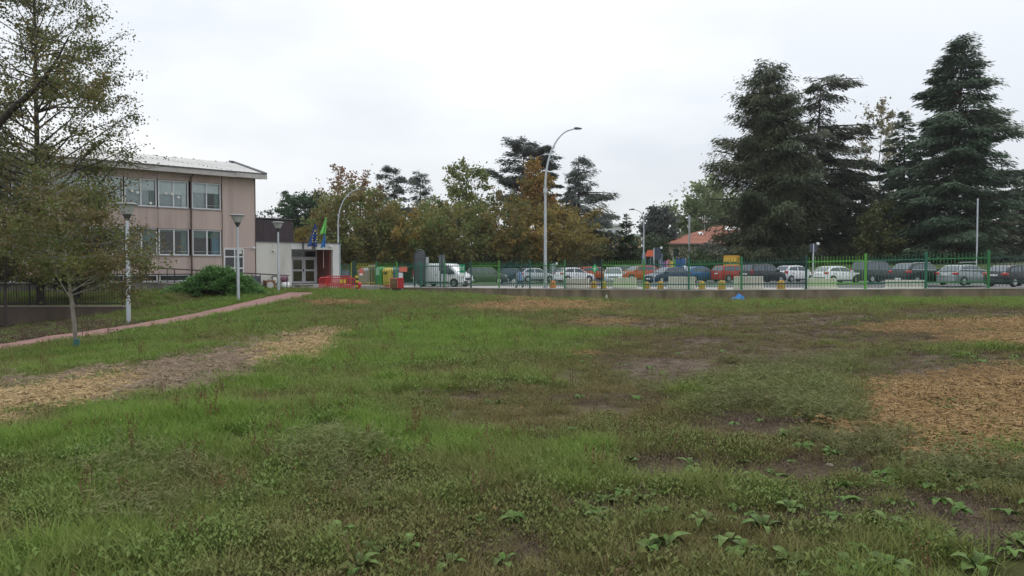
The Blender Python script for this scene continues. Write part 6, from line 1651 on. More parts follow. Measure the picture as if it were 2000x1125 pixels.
l, H, R = tspec(563, 110, 372, 24)
conifer('small_cedar', 'ragged grey green cedar left of the domed pine', l, H, R, [(0, .7), (.4, 1), (.7, .8), (.9, .5), (1, .2)], 9000, .6, LM['cedar_far'], bark_d, 50, 50, .1, .15, .22, .1, hang=.3)
l, H, R = tspec(533, 112, 408, 20)
conifer('small_cedar', 'short pale cedar just behind the farthest garden lamp', l, H, R, [(0, .7), (.4, 1), (.7, .8), (.9, .5), (1, .2)], 3000, .5, LM['greyg'], bark_d, 51, 40, .3, .1, .2, .1, hang=.1)
l, H, R = tspec(590, 92, 450, 26)
broad_tree('yellowing_shrub_tree', 'small yellowing tree behind the maroon cladding and blue flag', l, H, R, [(0, .8), (.4, 1), (.8, .8), (1, .4)], 4000, .28, LM['autumn'], bark_d, 52, 36, .6, .35, .14, z0=.1)
l, H, R = tspec(640, 96, 395, 40)
broad_tree('olive_tree', 'olive brown tree between the domed pine and pale curved lamp', l, H, R, [(0, .8), (.4, 1), (.8, .8), (1, .4)], 6000, .32, LM['olive'], bark_d, 53, 44, .6, .4, .2, z0=.1, lm2=LM['russet'], f2=.3)
l, H, R = tspec(503, 100, 405, 24)
broad_tree('bare_twig_tree', 'thin twiggy tree showing behind the school corner', l, H, R, [(0, .4), (.5, .9), (.8, 1), (1, .5)], 900, .3, LM['greyg'], bark_d, 54, 26, .9, .3, .14, z0=.3)
for k, (px, yt, hw, Y, lab) in enumerate(((835, 486, 70, 90, 'olive hedge shrub behind the arched board'), (1000, 498, 60, 92, 'dark undergrowth shrub below the golden tree'), (1180, 470, 50, 98, 'dark hedge shrub under the long branched cedar'), (690, 490, 50, 88, 'olive hedge shrub behind the green mesh panel'), (760, 492, 50, 90, 'brown hedge shrub behind the recycling containers'), (930, 496, 60, 90, 'dark hedge shrub behind the lime panel'), (1115, 490, 40, 97, 'dark hedge shrub behind the white hatchback'))):
    l, H, R = tspec(px, Y, yt, hw)
    broad_tree('hedge_shrub', lab, l, H, R, [(0, .95), (.4, 1), (.8, .75), (1, .4)], 2600, .28, LM['olive'] if 'olive' in lab or 'brown' in lab else LM['shrubd'], bark_d, 60 + k, 30, .5, .35, .08, z0=.03, cat='shrub', group='shrubs behind the car park')

for px, yt, hw, lm_, lb in ((850, 392, 62, 'greeny', 'green yellow tree filling the belt between golden tree and turning tree'), (982, 372, 62, 'olive', 'olive tree between the pointed turning tree and the orange tree'), (752, 398, 58, 'olive', 'rusty olive tree below the pair of far cedars'), (1150, 452, 46, 'greeny', 'small green tree before the foot of the long branched cedar')):
    l, H, R = tspec(px, 101, yt, hw)
    broad_tree('filling_tree', lb, l, H, R, [(0, .95), (.3, 1.05), (.6, .95), (.85, .65), (1, .3)], 9000, .32, LM[lm_], bark_d, px, 50, .65, .42, .2, z0=.06, lm2=LM['autumn'], f2=.3)
# a far belt of wood closes the view under the crowns
rng = np.random.default_rng(90); n_ = 26000
xw = rng.uniform(-75, 125, n_); yw = 150 + rng.normal(size=n_) * 3 + 6 * np.sin(xw * .13); hw_ = 5.0 + 2.2 * np.sin(xw * .21) + 1.6 * np.sin(xw * .53 + 1)
zw = park_z(xw, np.full(n_, 90.0)) + hw_ * rng.random(n_) ** .8
belt = leaves_mesh('distant_wood', np.c_[xw, yw, zw], rand_dirs(rng, n_), rand_dirs(rng, n_) + (0, -.6, .5), rng.uniform(.7, 1.4, n_), rng.uniform(.5, .9, n_), rng.random(n_), LM['hedge'])
tag(link_mesh('distant_wood', belt), 'dark belt of distant bushes closing the view beyond the lawn', 'wood', kind='stuff')
# --- left side
g = ground_at(147, 19.6)
def px_at(px, py, Y): return at(px, py, Y)
Hy = EYE + (520 - 322) * 19.6 / F - g[2]
yt_ = broad_tree('young_tree', 'young autumn tree with pale trunk and green trunk guard on the grass', g, Hy, 2.0, [(0, .5), (.4, .85), (.55, 1.0), (.75, .8), (.9, .5), (1, .2)], 12000, .078, LM['young'], bark_p, 70, 60, .40, .20, .058, lean=(-.55, 0), z0=.44, lm2=LM['young_g'], f2=.5, drop=.22, wob=.008, clump=2.4, lvar=(.4, 1.3))
q = MB(); q.lathe([(.072, -.05), (.075, .26), (.07, .27), (.062, .27), (.06, -.05)], 12); q.build('trunk_guard', mat('guard_green', (.015, .13, .11), .5, var=.15), yt_)
g = np.array([(78 - 1000) / F * 38.6, 38.6, -.45]); g[2] = tz(g[0], g[1])
broad_tree('tall_tree', 'tall dark leaved tree rising out of the picture over the school roof', g, 19.5, 4.7, [(0, .7), (.10, 1.0), (.2, 1.1), (.3, 1.12), (.45, 1.02), (.65, .9), (.8, .75), (1, .3)], 58000, .13, LM['plane'], bark_d, 71, 110, .45, .30, .20, z0=.07, clump=1.5, nsub=7)
g = np.array([-31.0, 29.5, 0.]); g[2] = tz(g[0], g[1])
lt = broad_tree('leaning_tree', 'big tree whose dark limb reaches in from the left edge', g, 17, 6.0, [(0, .1), (.3, .6), (.5, .9), (.75, 1), (1, .4)], 26000, .125, LM['plane'], bark_d, 72, 50, .6, .30, .42, z0=.25, clump=1.6, lm2=LM['greeny'], f2=.25)
limb = np.array([px_at(-130, 420, 29.5), px_at(-60, 320, 29.0), px_at(0, 238, 28.5), px_at(30, 208, 28.3), px_at(75, 168, 28), px_at(110, 120, 27.8), px_at(135, 70, 27.6)]) - g
tw_ = [(limb, np.array([.24, .19, .15, .125, .09, .05, .02]))]
rg = np.random.default_rng(5)
seg = []
for k in range(26):
    f = rg.uniform(1.5, 6); j = int(min(5, f)); p_ = limb[j] + (limb[j + 1] - limb[j]) * (f - j)
    e_ = p_ + unit(rg.normal(size=3) + np.array([.5, 0, .25])) * rg.uniform(.6, 1.9)
    tw_.append((np.stack([p_, (p_ + e_) / 2 + rg.normal(size=3) * .06, e_]), np.array([.03, .02, .008]))); seg.append((p_, e_))
link_mesh('long_limb', tubes_mesh('long_limb', tw_, bark_d, 7), lt)
A_ = np.array([a for a, b in seg]); B_ = np.array([b for a, b in seg]); n_ = 1500; ci = rg.integers(0, len(seg), n_)
P_ = A_[ci] + (B_[ci] - A_[ci]) * rg.uniform(.3, 1.1, (n_, 1)) + rg.normal(size=(n_, 3)) * .18
link_mesh('limb_leaves', leaves_mesh('limb_leaves', P_, rand_dirs(rg, n_), rand_dirs(rg, n_) + (0, 0, .8), rg.uniform(.08, .18, n_), rg.uniform(.06, .12, n_), rg.random(n_), LM['plane']), lt)
g = np.array([(152 - 1000) / F * 41, 41., 0]); g[2] = tz(g[0], g[1])
broad_tree('dark_shrub', 'dark green small tree standing behind the black iron fence', g, 3.4, 1.9, [(0, .3), (.35, .9), (.6, 1), (.85, .8), (1, .4)], 9000, .14, LM['shrubd'], bark_d, 73, 44, .7, .22, .12, z0=.3, cat='shrub')
g = np.array([(10 - 1000) / F * 34, 34., 0]); g[2] = tz(g[0], g[1])
broad_tree('edge_shrub', 'brown green shrub at the left edge in front of the iron fence', g, 6.0, 1.5, [(0, .3), (.4, .7), (.65, 1), (1, .5)], 5000, .12, LM['young'], bark_d, 74, 34, .7, .25, .08, z0=.42, cat='shrub', lm2=LM['young_g'], f2=.5)
# juniper
g = ground_at(404, 46.2)
t_ = empty('juniper_bush', g, 0, 'wide spreading bright green juniper bush against the ramp wall', 'bush')
rng = np.random.default_rng(80)
br = []; segs = []
for k in range(300):
    az = rng.random() * 2 * pi; rr = rng.random() ** .5
    ex, ey = 3.25 * rr * cos(az), 1.7 * rr * sin(az)
    top = 1.55 * (1 - rr ** 2.2) * (.80 + .35 * rng.random()) * (1.0 - .45 * max(0, -cos(az)) * rr) + .15
    if ex < -.6: top *= .82
    e = np.array([ex + .35, ey, top]); s = np.array([ex * .25, ey * .25, .1])
    m_ = (s + e) / 2 + np.array([0, 0, .18])
    br.append((np.stack([s, m_, e]), np.array([.03, .02, .008]))); segs.append((m_, e))
link_mesh('stems', tubes_mesh('stems', br, bark_d, 5), t_)
A_ = np.array([a for a, b in segs]); B_ = np.array([b for a, b in segs]); n_ = 30000; ci = rng.integers(0, len(segs), n_)
u = rng.random(n_) ** .6; dd = unit(B_[ci] - A_[ci]); lat = rng.normal(size=(n_, 3)) * .13 * np.array([1, 1, .55])
P_ = A_[ci] + (B_[ci] - A_[ci]) * (u[:, None] * 1.1) + lat
P_[:, 2] = np.maximum(P_[:, 2], .02)
ax = unit(np.c_[P_[:, 0] * .5, P_[:, 1] * .6, np.full(n_, .12)] + rng.normal(size=(n_, 3)) * .4)
ct = rng.random(len(segs))
link_mesh('foliage', leaves_mesh('foliage', P_, ax, np.array([0, 0, 1.]) + rng.normal(size=(n_, 3)) * .5, rng.uniform(.12, .26, n_), rng.uniform(.035, .07, n_), np.clip(ct[ci] * .5 + rng.random(n_) * .5, 0, 1), LM['juniper']), t_)
# overhead twig at the top right corner belongs to a tree out of frame

# ------------------------------------------------------------------ damp autumn air
hz = bpy.data.meshes.new("haze")
q = MB(); q.box(-240, 260, -40, 330, -3.4, 46)
hm = bpy.data.materials.new("damp_air"); hm.use_nodes = True
ht = hm.node_tree
for n in list(ht.nodes): ht.nodes.remove(n)
ho = ht.nodes.new("ShaderNodeOutputMaterial"); hv = ht.nodes.new("ShaderNodeVolumePrincipled")
hv.inputs['Color'].default_value = (.90, .915, .93, 1); hv.inputs['Density'].default_value = .0002; hv.inputs['Anisotropy'].default_value = .2
ht.links.new(hv.outputs[0], ho.inputs['Volume'])
tag(q.build("haze", hm), 'thin pale autumn haze over the whole place', 'haze', kind='stuff')
scn.cycles.volume_bounces = 0

# ------------------------------------------------------------------ grass, weeds, chips (stuff, scattered on the field)
src_col = bpy.data.collections.new("scatter_sources")
def blades(rng, n, spread, hmin, hmax, wid, lean, segs=3, curl=.5):
    V = []; Fq = []; T = []
    for i in range(n):
        a = rng.random() * 2 * pi; r = spread * rng.random() ** .6
        b = np.array([r * cos(a), r * sin(a), -.015]); h = rng.uniform(hmin, hmax)
        az = a + rng.normal() * .9; d = np.array([cos(az), sin(az), 0]); ln = lean * rng.uniform(.3, 1.3)
        sd = np.array([-sin(az + rng.normal() * .6), cos(az), 0]); k0 = len(V)
        for s in range(segs + 1):
            t = s / segs
            p = b + np.array([0, 0, h * (t - .25 * curl * t * t)]) + d * h * ln * t ** 1.8
            w = wid * (1 - t ** 1.5) * .5 + .0004
            V += [p - sd * w, p + sd * w]
        tn = rng.random()
        for s in range(segs):
            k = k0 + 2 * s; Fq.append((k, k + 1, k + 3, k + 2)); T.append(tn)
    return np.array(V), np.array(Fq), np.array(T)
def broad(rng, n, spread, l0, l1, ratio, rise, zmax=.05):
    """low leafy weeds: bent leaves scattered in a patch"""
    V = []; Fq = []; T = []
    for i in range(n):
        a = rng.random() * 2 * pi; r = spread * rng.random() ** .6
        p = np.array([r * cos(a), r * sin(a), rng.random() * zmax]); az = rng.random() * 2 * pi; L_ = rng.uniform(l0, l1); w = L_ * ratio
        d = np.array([cos(az), sin(az), rise * rng.uniform(.2, 1.2)]); s = np.array([-sin(az), cos(az), rng.normal() * .25])
        m = p + d * L_ * .5 + np.array([0, 0, .01]); e = p + d * L_ * np.array([1, 1, .6])
        k = len(V)
        V += [p, m - s * w * .5 + (0, 0, .006), e, m + s * w * .5 + (0, 0, .006), m - np.array([0, 0, .004])]
        Fq += [(k, k + 1, k + 4, k + 4), (k + 1, k + 2, k + 4, k + 4)]
        Fq[-2:] = [(k, k + 4, k + 2, k + 1), (k, k + 3, k + 2, k + 4)]
        tn = rng.random(); T += [tn, tn]
    return np.array(V), np.array(Fq), np.array(T)
def feathery(rng, n, spread, h0, h1):
    V = []; Fq = []; T = []
    def quad(p, d, s, l, w, tn):
        k = len(V); V.extend([p - s * w * .5, p + s * w * .5, p + d * l + s * w * .2, p + d * l - s * w * .2]); Fq.append((k, k + 1, k + 2, k + 3)); T.append(tn)
    for i in range(n):
        a = rng.random() * 2 * pi; r = spread * rng.random() ** .6; p = np.array([r * cos(a), r * sin(a), 0.]); h = rng.uniform(h0, h1)
        d = unit(np.array([cos(a) * .5, sin(a) * .5, 1.]) + rng.normal(size=3) * .35); s = unit(np.cross(d, rng.normal(size=3))); tn = rng.random()
        quad(p, d, s, h, .004, tn * .5)
        for k in range(9):
            t = rng.uniform(.2, 1); az = rng.random() * 2 * pi; dd = unit(np.array([cos(az), sin(az), rng.uniform(-.1, .8)])); quad(p + d * h * t, dd, unit(np.cross(dd, rng.normal(size=3))), rng.uniform(.025, .055), .0065, min(1, tn + rng.random() * .3))
    return np.array(V), np.array(Fq), np.array(T)
def stalks(rng, n, spread, h0, h1):
    V = []; Fq = []; T = []
    for i in range(n):
        a = rng.random() * 2 * pi; r = spread * rng.random(); p = np.array([r * cos(a), r * sin(a), 0.]); h = rng.uniform(h0, h1); d = unit(np.array([0, 0, 1.]) + rng.normal(size=3) * .16)
        s = unit(np.cross(d, rng.normal(size=3))); e = p + d * h; k = len(V)
        V += [p - s * .0025, p + s * .0025, e + s * .0015, e - s * .0015]; Fq.append((k, k + 1, k + 2, k + 3)); T.append(rng.random())
        for j in range(10):
            q_ = p + d * h * rng.uniform(.5, 1.0); dd = unit(rng.normal(size=3) + d); ss = unit(np.cross(dd, rng.normal(size=3))); k = len(V)
            V += [q_ - ss * .004, q_ + ss * .004, q_ + dd * .014 + ss * .004, q_ + dd * .014 - ss * .004]; Fq.append((k, k + 1, k + 2, k + 3)); T.append(rng.random())
    return np.array(V), np.array(Fq), np.array(T)
def chips(rng, n, spread, l0, l1):
    V = []; Fq = []; T = []
    for i in range(n):
        a = rng.random() * 2 * pi; r = spread * rng.random() ** .5; p = np.array([r * cos(a), r * sin(a), rng.random() * .03]); L_ = rng.uniform(l0, l1); w = rng.uniform(.004, .012)
        az = rng.random() * 2 * pi; d = np.array([cos(az), sin(az), rng.normal() * .18]); s = np.array([-sin(az), cos(az), rng.normal() * .3]); up = np.array([0, 0, .006]); k = len(V)
        V += [p - d * L_ / 2 - s * w / 2, p + d * L_ / 2 - s * w / 2, p + d * L_ / 2 + s * w / 2, p - d * L_ / 2 + s * w / 2, p - d * L_ / 2 + up, p + d * L_ / 2 + up]
        Fq += [(k, k + 1, k + 5, k + 4), (k + 1, k + 2, k + 5, k + 5), (k + 3, k, k + 4, k + 4), (k + 2, k + 3, k + 4, k + 5)]
        Fq[-4:] = [(k, k + 1, k + 5, k + 4), (k + 2, k + 3, k + 4, k + 5)]
        tn = rng.random(); T += [tn] * 2
    return np.array(V), np.array(Fq), np.array(T)
def tone_mat(name, cols_a, cols_b, trans=.25):
    """each blade has its own tint, each clump its own tone (how lush or dry the spot is)"""
    m, t, p, o = nt_new(name); L = t.links.new
    a = t.nodes.new("ShaderNodeAttribute"); a.attribute_name = 'tint'
    b = t.nodes.new("ShaderNodeAttribute"); b.attribute_name = 'tone'; b.attribute_type = 'INSTANCER'
    outs = []
    for cols in (cols_a, cols_b):
        r = t.nodes.new("ShaderNodeValToRGB"); e = r.color_ramp.elements
        while len(e) < len(cols): e.new(.5)
        for i, c in enumerate(cols): e[i].position = i / (len(cols) - 1); e[i].color = (*c, 1)
        L(a.outputs['Fac'], r.inputs[0]); outs.append(r.outputs[0])
    mx = t.nodes.new("ShaderNodeMixRGB"); L(b.outputs['Fac'], mx.inputs[0]); L(outs[0], mx.inputs[1]); L(outs[1], mx.inputs[2])
    L(mx.outputs[0], p.inputs['Base Color']); p.inputs['Roughness'].default_value = .7; p.inputs['Specular IOR Level'].default_value = .12
    tr = t.nodes.new("ShaderNodeBsdfTranslucent"); L(mx.outputs[0], tr.inputs[0])
    ms = t.nodes.new("ShaderNodeMixShader"); ms.inputs[0].default_value = trans; L(p.outputs[0], ms.inputs[1]); L(tr.outputs[0], ms.inputs[2]); L(ms.outputs[0], o.inputs[0])
    return m
gm = tone_mat('grass_blades', [(.188, .152, .070), (.155, .154, .054), (.25, .205, .098), (.150, .135, .057)], [(.096, .186, .029), (.142, .238, .042), (.205, .266, .060), (.115, .200, .035)])
wm = tone_mat('weed_leaves', [(.12, .12, .042), (.14, .150, .050), (.15, .128, .052)], [(.10, .175, .040), (.14, .22, .055), (.18, .25, .072)], .2)
fmat = tone_mat('feathery_weed', [(.135, .140, .066), (.17, .175, .082), (.21, .20, .10)], [(.13, .165, .058), (.17, .205, .074), (.21, .225, .094)], .2)
smat = tone_mat('dry_stalks', [(.12, .088, .046), (.16, .115, .062), (.19, .14, .08)], [(.13, .085, .04), (.18, .13, .06), (.16, .11, .045)], .1)
cmat = tone_mat('mulch_chips', [(.090, .050, .020), (.185, .111, .045), (.32, .205, .091), (.24, .148, .063)], [(.17, .118, .062), (.33, .24, .122), (.46, .345, .185), (.25, .185, .10)], .05)
dmat = tone_mat('dead_leaf_litter', [(.070, .050, .032), (.125, .090, .058), (.18, .135, .09)], [(.075, .056, .04), (.14, .108, .078), (.20, .16, .12)], .1)
bmat_ = tone_mat('bark_chips', [(.11, .080, .055), (.19, .14, .095), (.27, .205, .145), (.15, .11, .075)], [(.13, .10, .07), (.22, .165, .115), (.30, .235, .17), (.17, .125, .085)], .05)
def make_sources(prefix, fn, n, m, *a):
    c = bpy.data.collections.new(prefix)
    for k in range(n):
        r = np.random.default_rng(100 + k + len(prefix) * 13)
        V_, F_, T_ = fn(r, *a)
        me_ = np_mesh(prefix, V_, F_, m, T_)
        o_ = bpy.data.objects.new(prefix + '_source', me_); c.objects.link(o_)
    return c
def scatter(name, P, scale, tone, coll, nsrc, label, cat, tilt=.12, sz=None):
    n = len(P); rng = np.random.default_rng(len(name) + n)
    me_ = bpy.data.meshes.new(name); me_.vertices.add(n); me_.vertices.foreach_set('co', np.asarray(P, np.float32).ravel())
    def at_(nm, ty, vals, f='value'):
        x = me_.attributes.new(nm, ty, 'POINT'); x.data.foreach_set(f, np.asarray(vals).ravel())
    at_('rot', 'FLOAT_VECTOR', np.c_[rng.normal(size=(n, 2)) * tilt, rng.random(n) * 2 * pi].astype(np.float32), 'vector')
    s3 = np.c_[scale, scale, scale if sz is None else scale * sz]
    at_('scl', 'FLOAT_VECTOR', s3.astype(np.float32), 'vector')
    at_('tone', 'FLOAT', np.clip(tone, 0, 1).astype(np.float32)); at_('vid', 'INT', rng.integers(0, nsrc, n).astype(np.int32))
    o_ = link_mesh(name, me_); tag(o_, label, cat, kind='stuff')
    ng = bpy.data.node_groups.new(name, 'GeometryNodeTree')
    ng.interface.new_socket('Geometry', in_out='INPUT', socket_type='NodeSocketGeometry'); ng.interface.new_socket('Geometry', in_out='OUTPUT', socket_type='NodeSocketGeometry')
    N = ng.nodes.new; Lk = ng.links.new
    gi = N('NodeGroupInput'); go = N('NodeGroupOutput'); ip = N('GeometryNodeInstanceOnPoints'); ci_ = N('GeometryNodeCollectionInfo')
    ci_.inputs['Collection'].default_value = coll; ci_.inputs['Separate Children'].default_value = True; ci_.inputs['Reset Children'].default_value = True
    def na(nm, ty):
        x = N('GeometryNodeInputNamedAttribute'); x.data_type = ty; x.inputs['Name'].default_value = nm; return x.outputs['Attribute']
    e2 = N('FunctionNodeEulerToRotation'); Lk(na('rot', 'FLOAT_VECTOR'), e2.inputs[0])
    Lk(gi.outputs[0], ip.inputs['Points']); Lk(ci_.outputs[0], ip.inputs['Instance']); ip.inputs['Pick Instance'].default_value = True
    Lk(na('vid', 'INT'), ip.inputs['Instance Index']); Lk(e2.outputs[0], ip.inputs['Rotation']); Lk(na('scl', 'FLOAT_VECTOR'), ip.inputs['Scale']); Lk(ip.outputs[0], go.inputs[0])
    md = o_.modifiers.new('scatter', 'NODES'); md.node_group = ng
    return o_
def in_building(X, Y):
    x, y = bl(X, Y)
    return ((y > -3.1) & (x < 1.4)) | ((y > -2.5) & (x < 10.3) & (x > 1.3))
def cast(n, y0, y1, seed, power=1.0):
    """points over the field, a little wider than the picture"""
    r = np.random.default_rng(seed)
    Y = np.sqrt(r.uniform(y0 * y0, y1 * y1, n)); X = r.uniform(-1, 1, n) * (.78 * Y + 4.2)
    return X, Y, r
def keep_field(X, Y):
    return (Y < fence_y(X) - .26) & ~in_building(X, Y) & (path_dist(X, Y) > .04) & ~((np.abs(Y - WY) < .28) & (X < -19.7))
fields = {}
def prep(n, y0, y1, seed):
    X, Y, r = cast(n, y0, y1, seed); k = keep_field(X, Y); X, Y = X[k], Y[k]; Z = terrain(X, Y)
    px, py = project(X, Y, Z)
    edge = (_vnoise(X, Y, .5, 9) - .5) * .5 + (_vnoise(X, Y, .16, 10) - .5) * .4
    M = {k_: np.clip(mask(v, px, py) + edge * (mask(v, px, py) > 0), 0, 1) for k_, v in (('mulch', MULCH), ('straw', STRAW), ('chip', CHIP), ('soil', SOIL), ('litter', LITTER), ('lush', LUSH), ('dry', DRY), ('feather', FEATHER))}
    patch = _vnoise(X, Y, 1.3, 21) * .6 + _vnoise(X, Y, .45, 22) * .4
    gaps = np.clip((.50 - (_vnoise(X, Y, .9, 41) * .55 + _vnoise(X, Y, .3, 42) * .45)) * 3.4, 0, .98) * (.55 + .8 * M['dry'] + .6 * M['soil'] + .6 * np.clip((px - 1000) / 250, 0, 1)) * (1 - .6 * M['lush'])
    bare = np.clip(np.maximum.reduce([M['mulch'] * 1.15, M['straw'] * 1.15, M['chip'] * 1.0, M['soil'] * .95, M['litter'] * .9, gaps]), 0, 1)
    tone = np.clip(.44 + .75 * M['lush'] - .42 * M['dry'] - .3 * M['soil'] + (patch - .5) * 1.7 - .12 * (px > 1150), 0, 1)
    return X, Y, Z, M, bare, patch, tone, r
SRC = {
 'short': make_sources('short_grass', blades, 5, gm, 38, .12, .025, .075, .0055, 1.1),
 'tall': make_sources('tall_grass', blades, 4, gm, 40, .10, .07, .19, .0055, .85),
 'weed': make_sources('leafy_weed', broad, 5, wm, 30, .14, .014, .042, .62, .35, .06),
 'feather': make_sources('feathery_weed', feathery, 4, fmat, 20, .17, .07, .20),
 'stalk': make_sources('dry_stalk', stalks, 4, smat, 5, .07, .12, .26),
 'chip': make_sources('wood_chip', chips, 5, cmat, 46, .16, .02, .075),
 'bark': make_sources('bark_chip', chips, 5, bmat_, 46, .16, .02, .07),
 'litter': make_sources('dead_leaf', broad, 3, dmat, 26, .17, .012, .04, .5, .4, .02),
}
ALL = {k: [] for k in SRC}
def put(kind, sel, X, Y, Z, tone, sc): ALL[kind].append((np.c_[X, Y, Z][sel], sc[sel], tone[sel]))
for (n, y0, y1, big, seed) in ((72000, 2.2, 9.0, 1.0, 1), (58000, 9.0, 20.0, 1.25, 2), (54000, 20.0, 40.0, 1.9, 3), (34000, 40.0, 66.0, 2.6, 4)):
    X, Y, Z, M, bare, patch, tone, r = prep(n, y0, y1, seed)
    N_ = len(X); u = r.random(N_)
    ok = u > bare
    kind = r.random(N_)
    tallp = np.clip(.10 + .55 * (patch - .45) + .25 * M['lush'] - .1 * M['dry'], .015, .6)
    wp_ = .05 + .15 * (_vnoise(X, Y, 1.2, 31) > .58)
    fe = M['feather'] * .36 * np.clip((patch - .25) * 2.5, .2, 1)
    s_ = big * r.uniform(.65, 1.35, N_) * (.75 + .55 * patch) * (1 - .5 * np.clip(M['soil'], 0, 1)) * (1 - .25 * M['dry']) * np.where(fence_y(X) - Y < 2.5, .6, 1.0)
    f_sel = ok & (kind < fe)
    k2 = (kind - fe) / np.maximum(1e-6, 1 - fe)
    put('feather', f_sel, X, Y, Z, tone, s_ * .95)
    t_sel = ok & ~f_sel & (k2 < tallp); put('tall', t_sel, X, Y, Z, tone, s_ * (.75 if big > 1.5 else .8))
    w_sel = ok & ~f_sel & (k2 >= tallp) & (k2 < tallp + wp_); put('weed', w_sel, X, Y, Z, np.clip(tone + .1, 0, 1), s_)
    st = ok & ~f_sel & (k2 > .994 - .012 * M['dry']); put('stalk', st, X, Y, Z, tone, s_ * .9)
    sh_sel = ok & ~f_sel & ~t_sel & ~w_sel & ~st; put('short', sh_sel, X, Y, Z, tone, s_)
    cm = np.maximum(M['mulch'], M['straw'])
    g_sel = (u < M['chip'] * .95 * (cm < .6)); put('bark', g_sel, X, Y, Z, r.random(N_), s_)
    c_sel = (u < cm * (1.0 if y0 < 30 else .8)); put('chip', c_sel, X, Y, Z, np.where(M['straw'] > M['mulch'], .85, .12) + r.normal(size=N_) * .12, s_)
    l_sel = (u < np.maximum(M['litter'], M['soil'] * .5)); put('litter', l_sel, X, Y, Z, r.random(N_), s_ * .9)
names = {'rosette': ('leafy_rosettes', 'small broad leaved rosettes strewn through the near grass', 'weeds'), 'fallen': ('fallen_leaves', 'scattered brown and yellow fallen leaves on the grass', 'leaves'),
 'short': ('short_grass', 'short rough grass covering the field', 'grass'), 'tall': ('tall_grass', 'taller tufts of grass scattered over the field', 'grass'), 'weed': ('leafy_weeds', 'low clover like weeds among the grass', 'weeds'),
         'feather': ('feathery_weeds', 'grey green feathery weeds around the wood chip patches', 'weeds'), 'stalk': ('dry_stalks', 'thin reddish dry seed stalks standing in the grass', 'weeds'), 'chip': ('wood_chip_mulch', 'orange and straw coloured wood chips spread in patches over the field', 'mulch'), 'bark': ('bark_chips', 'grey brown bark chips along the long mulch strip', 'mulch'), 'litter': ('dead_leaf_litter', 'dead leaves and twigs lying on bare soil', 'leaf litter')}
# low leafy rosettes and fallen leaves strewn through the near grass
def rosette(rng, n, l0, l1):
    V = []; Fq = []; T = []
    for i in range(n):
        az = i * 2.4 + rng.random(); L_ = rng.uniform(l0, l1); w = L_ * rng.uniform(.38, .6); el = rng.uniform(.05, .9)
        d = np.array([cos(az), sin(az), 0]); s = np.array([-sin(az), cos(az), rng.normal() * .15]); tn = rng.random(); k0 = len(V); m_ = 5
        for j in range(m_ + 1):
            t = j / m_; ww = w * sin(pi * min(1, t * .9 + .07)) ** .8 * .5; z = L_ * (el * t - el * 1.15 * t * t) + .012
            p = d * L_ * t * (1 - .25 * el) + np.array([0, 0, z]); up = np.array([0, 0, ww * .35])
            V += [p - s * ww + up, p, p + s * ww + up]
        for j in range(m_):
            k = k0 + 3 * j; Fq += [(k, k + 1, k + 4, k + 3), (k + 1, k + 2, k + 5, k + 4)]; T += [tn, tn]
    return np.array(V), np.array(Fq), np.array(T)
rm_ = tone_mat('rosette_leaves', [(.070, .125, .036), (.095, .165, .045), (.125, .19, .06)], [(.085, .16, .036), (.12, .205, .048), (.15, .225, .068)], .2)
lm_ = tone_mat('fallen_leaf', [(.16, .10, .05), (.22, .14, .06), (.12, .08, .05)], [(.22, .16, .05), (.20, .13, .05), (.16, .10, .05)], .1)
SRC['rosette'] = make_sources('leafy_rosette', rosette, 5, rm_, 7, .07, .17)
SRC['fallen'] = make_sources('fallen_leaf', broad, 4, lm_, 2, .12, .02, .045, .6, .4, .07)
ALL['rosette'] = []; ALL['fallen'] = []
X, Y, Z, M, bare, patch, tone, r = prep(9000, 3.0, 14.0, 77)
pxx, pyy = project(X, Y, Z)
den = np.clip(.03 + .42 * np.clip((pxx - 950) / 500, 0, 1) * np.clip((pyy - 800) / 150, 0, 1) + .35 * (_vnoise(X, Y, .8, 55) - .5), .015, 1) * (M['mulch'] < .3) * (M['straw'] < .3)
sel = r.random(len(X)) < den
put('rosette', sel, X, Y, Z + .015, np.clip(tone + .2, 0, 1), r.uniform(.3, .85, len(X)))
X, Y, Z, M, bare, patch, tone, r = prep(1500, 3.0, 26.0, 78)
put('fallen', np.ones(len(X), bool), X, Y, Z + .01, r.random(len(X)), r.uniform(.6, 1.2, len(X)))
tot = 0
for k, lst in ALL.items():
    P = np.concatenate([a for a, b, c in lst]); s = np.concatenate([b for a, b, c in lst]); tn = np.concatenate([c for a, b, c in lst])
    tot += len(P); scatter(names[k][0], P, s, tn, SRC[k], len(SRC[k].objects), names[k][1], names[k][2])
    print(k, len(P))
print('instances', tot)

# ------------------------------------------------------------------ broad leaved dock and plantain plants one can pick out
def leaf_blade(name, L_, W_, m, arch, fold=.25, seed=0):
    r = np.random.default_rng(seed); V = []; F_ = []; n = 6
    for i in range(n + 1):
        t = i / n; w = W_ * (sin(pi * min(1, t * .92 + .06)) ** .8) * .5 * (1 if 0 < i < n else .15)
        x = L_ * t; z = arch * (t - t * t * 1.25) * L_ + (r.random() - .5) * .008
        V += [(x, -w, z + fold * w + (r.random() - .5) * .01), (x, 0, z), (x, w, z + fold * w + (r.random() - .5) * .01)]
    for i in range(n):
        k = 3 * i; F_ += [(k, k + 1, k + 4, k + 3), (k + 1, k + 2, k + 5, k + 4)]
    mb = MB(); mb.add(V, F_); me_ = mb.mesh(name, m); me_.shade_smooth(); return me_
dock_m = [mat('dock_leaf_' + a, c_, .75, var=.35, scale=14, spec=.15, bump=.3) for a, c_ in (('fresh', (.072, .130, .030)), ('dull', (.070, .105, .034)), ('pale', (.098, .145, .042)))]
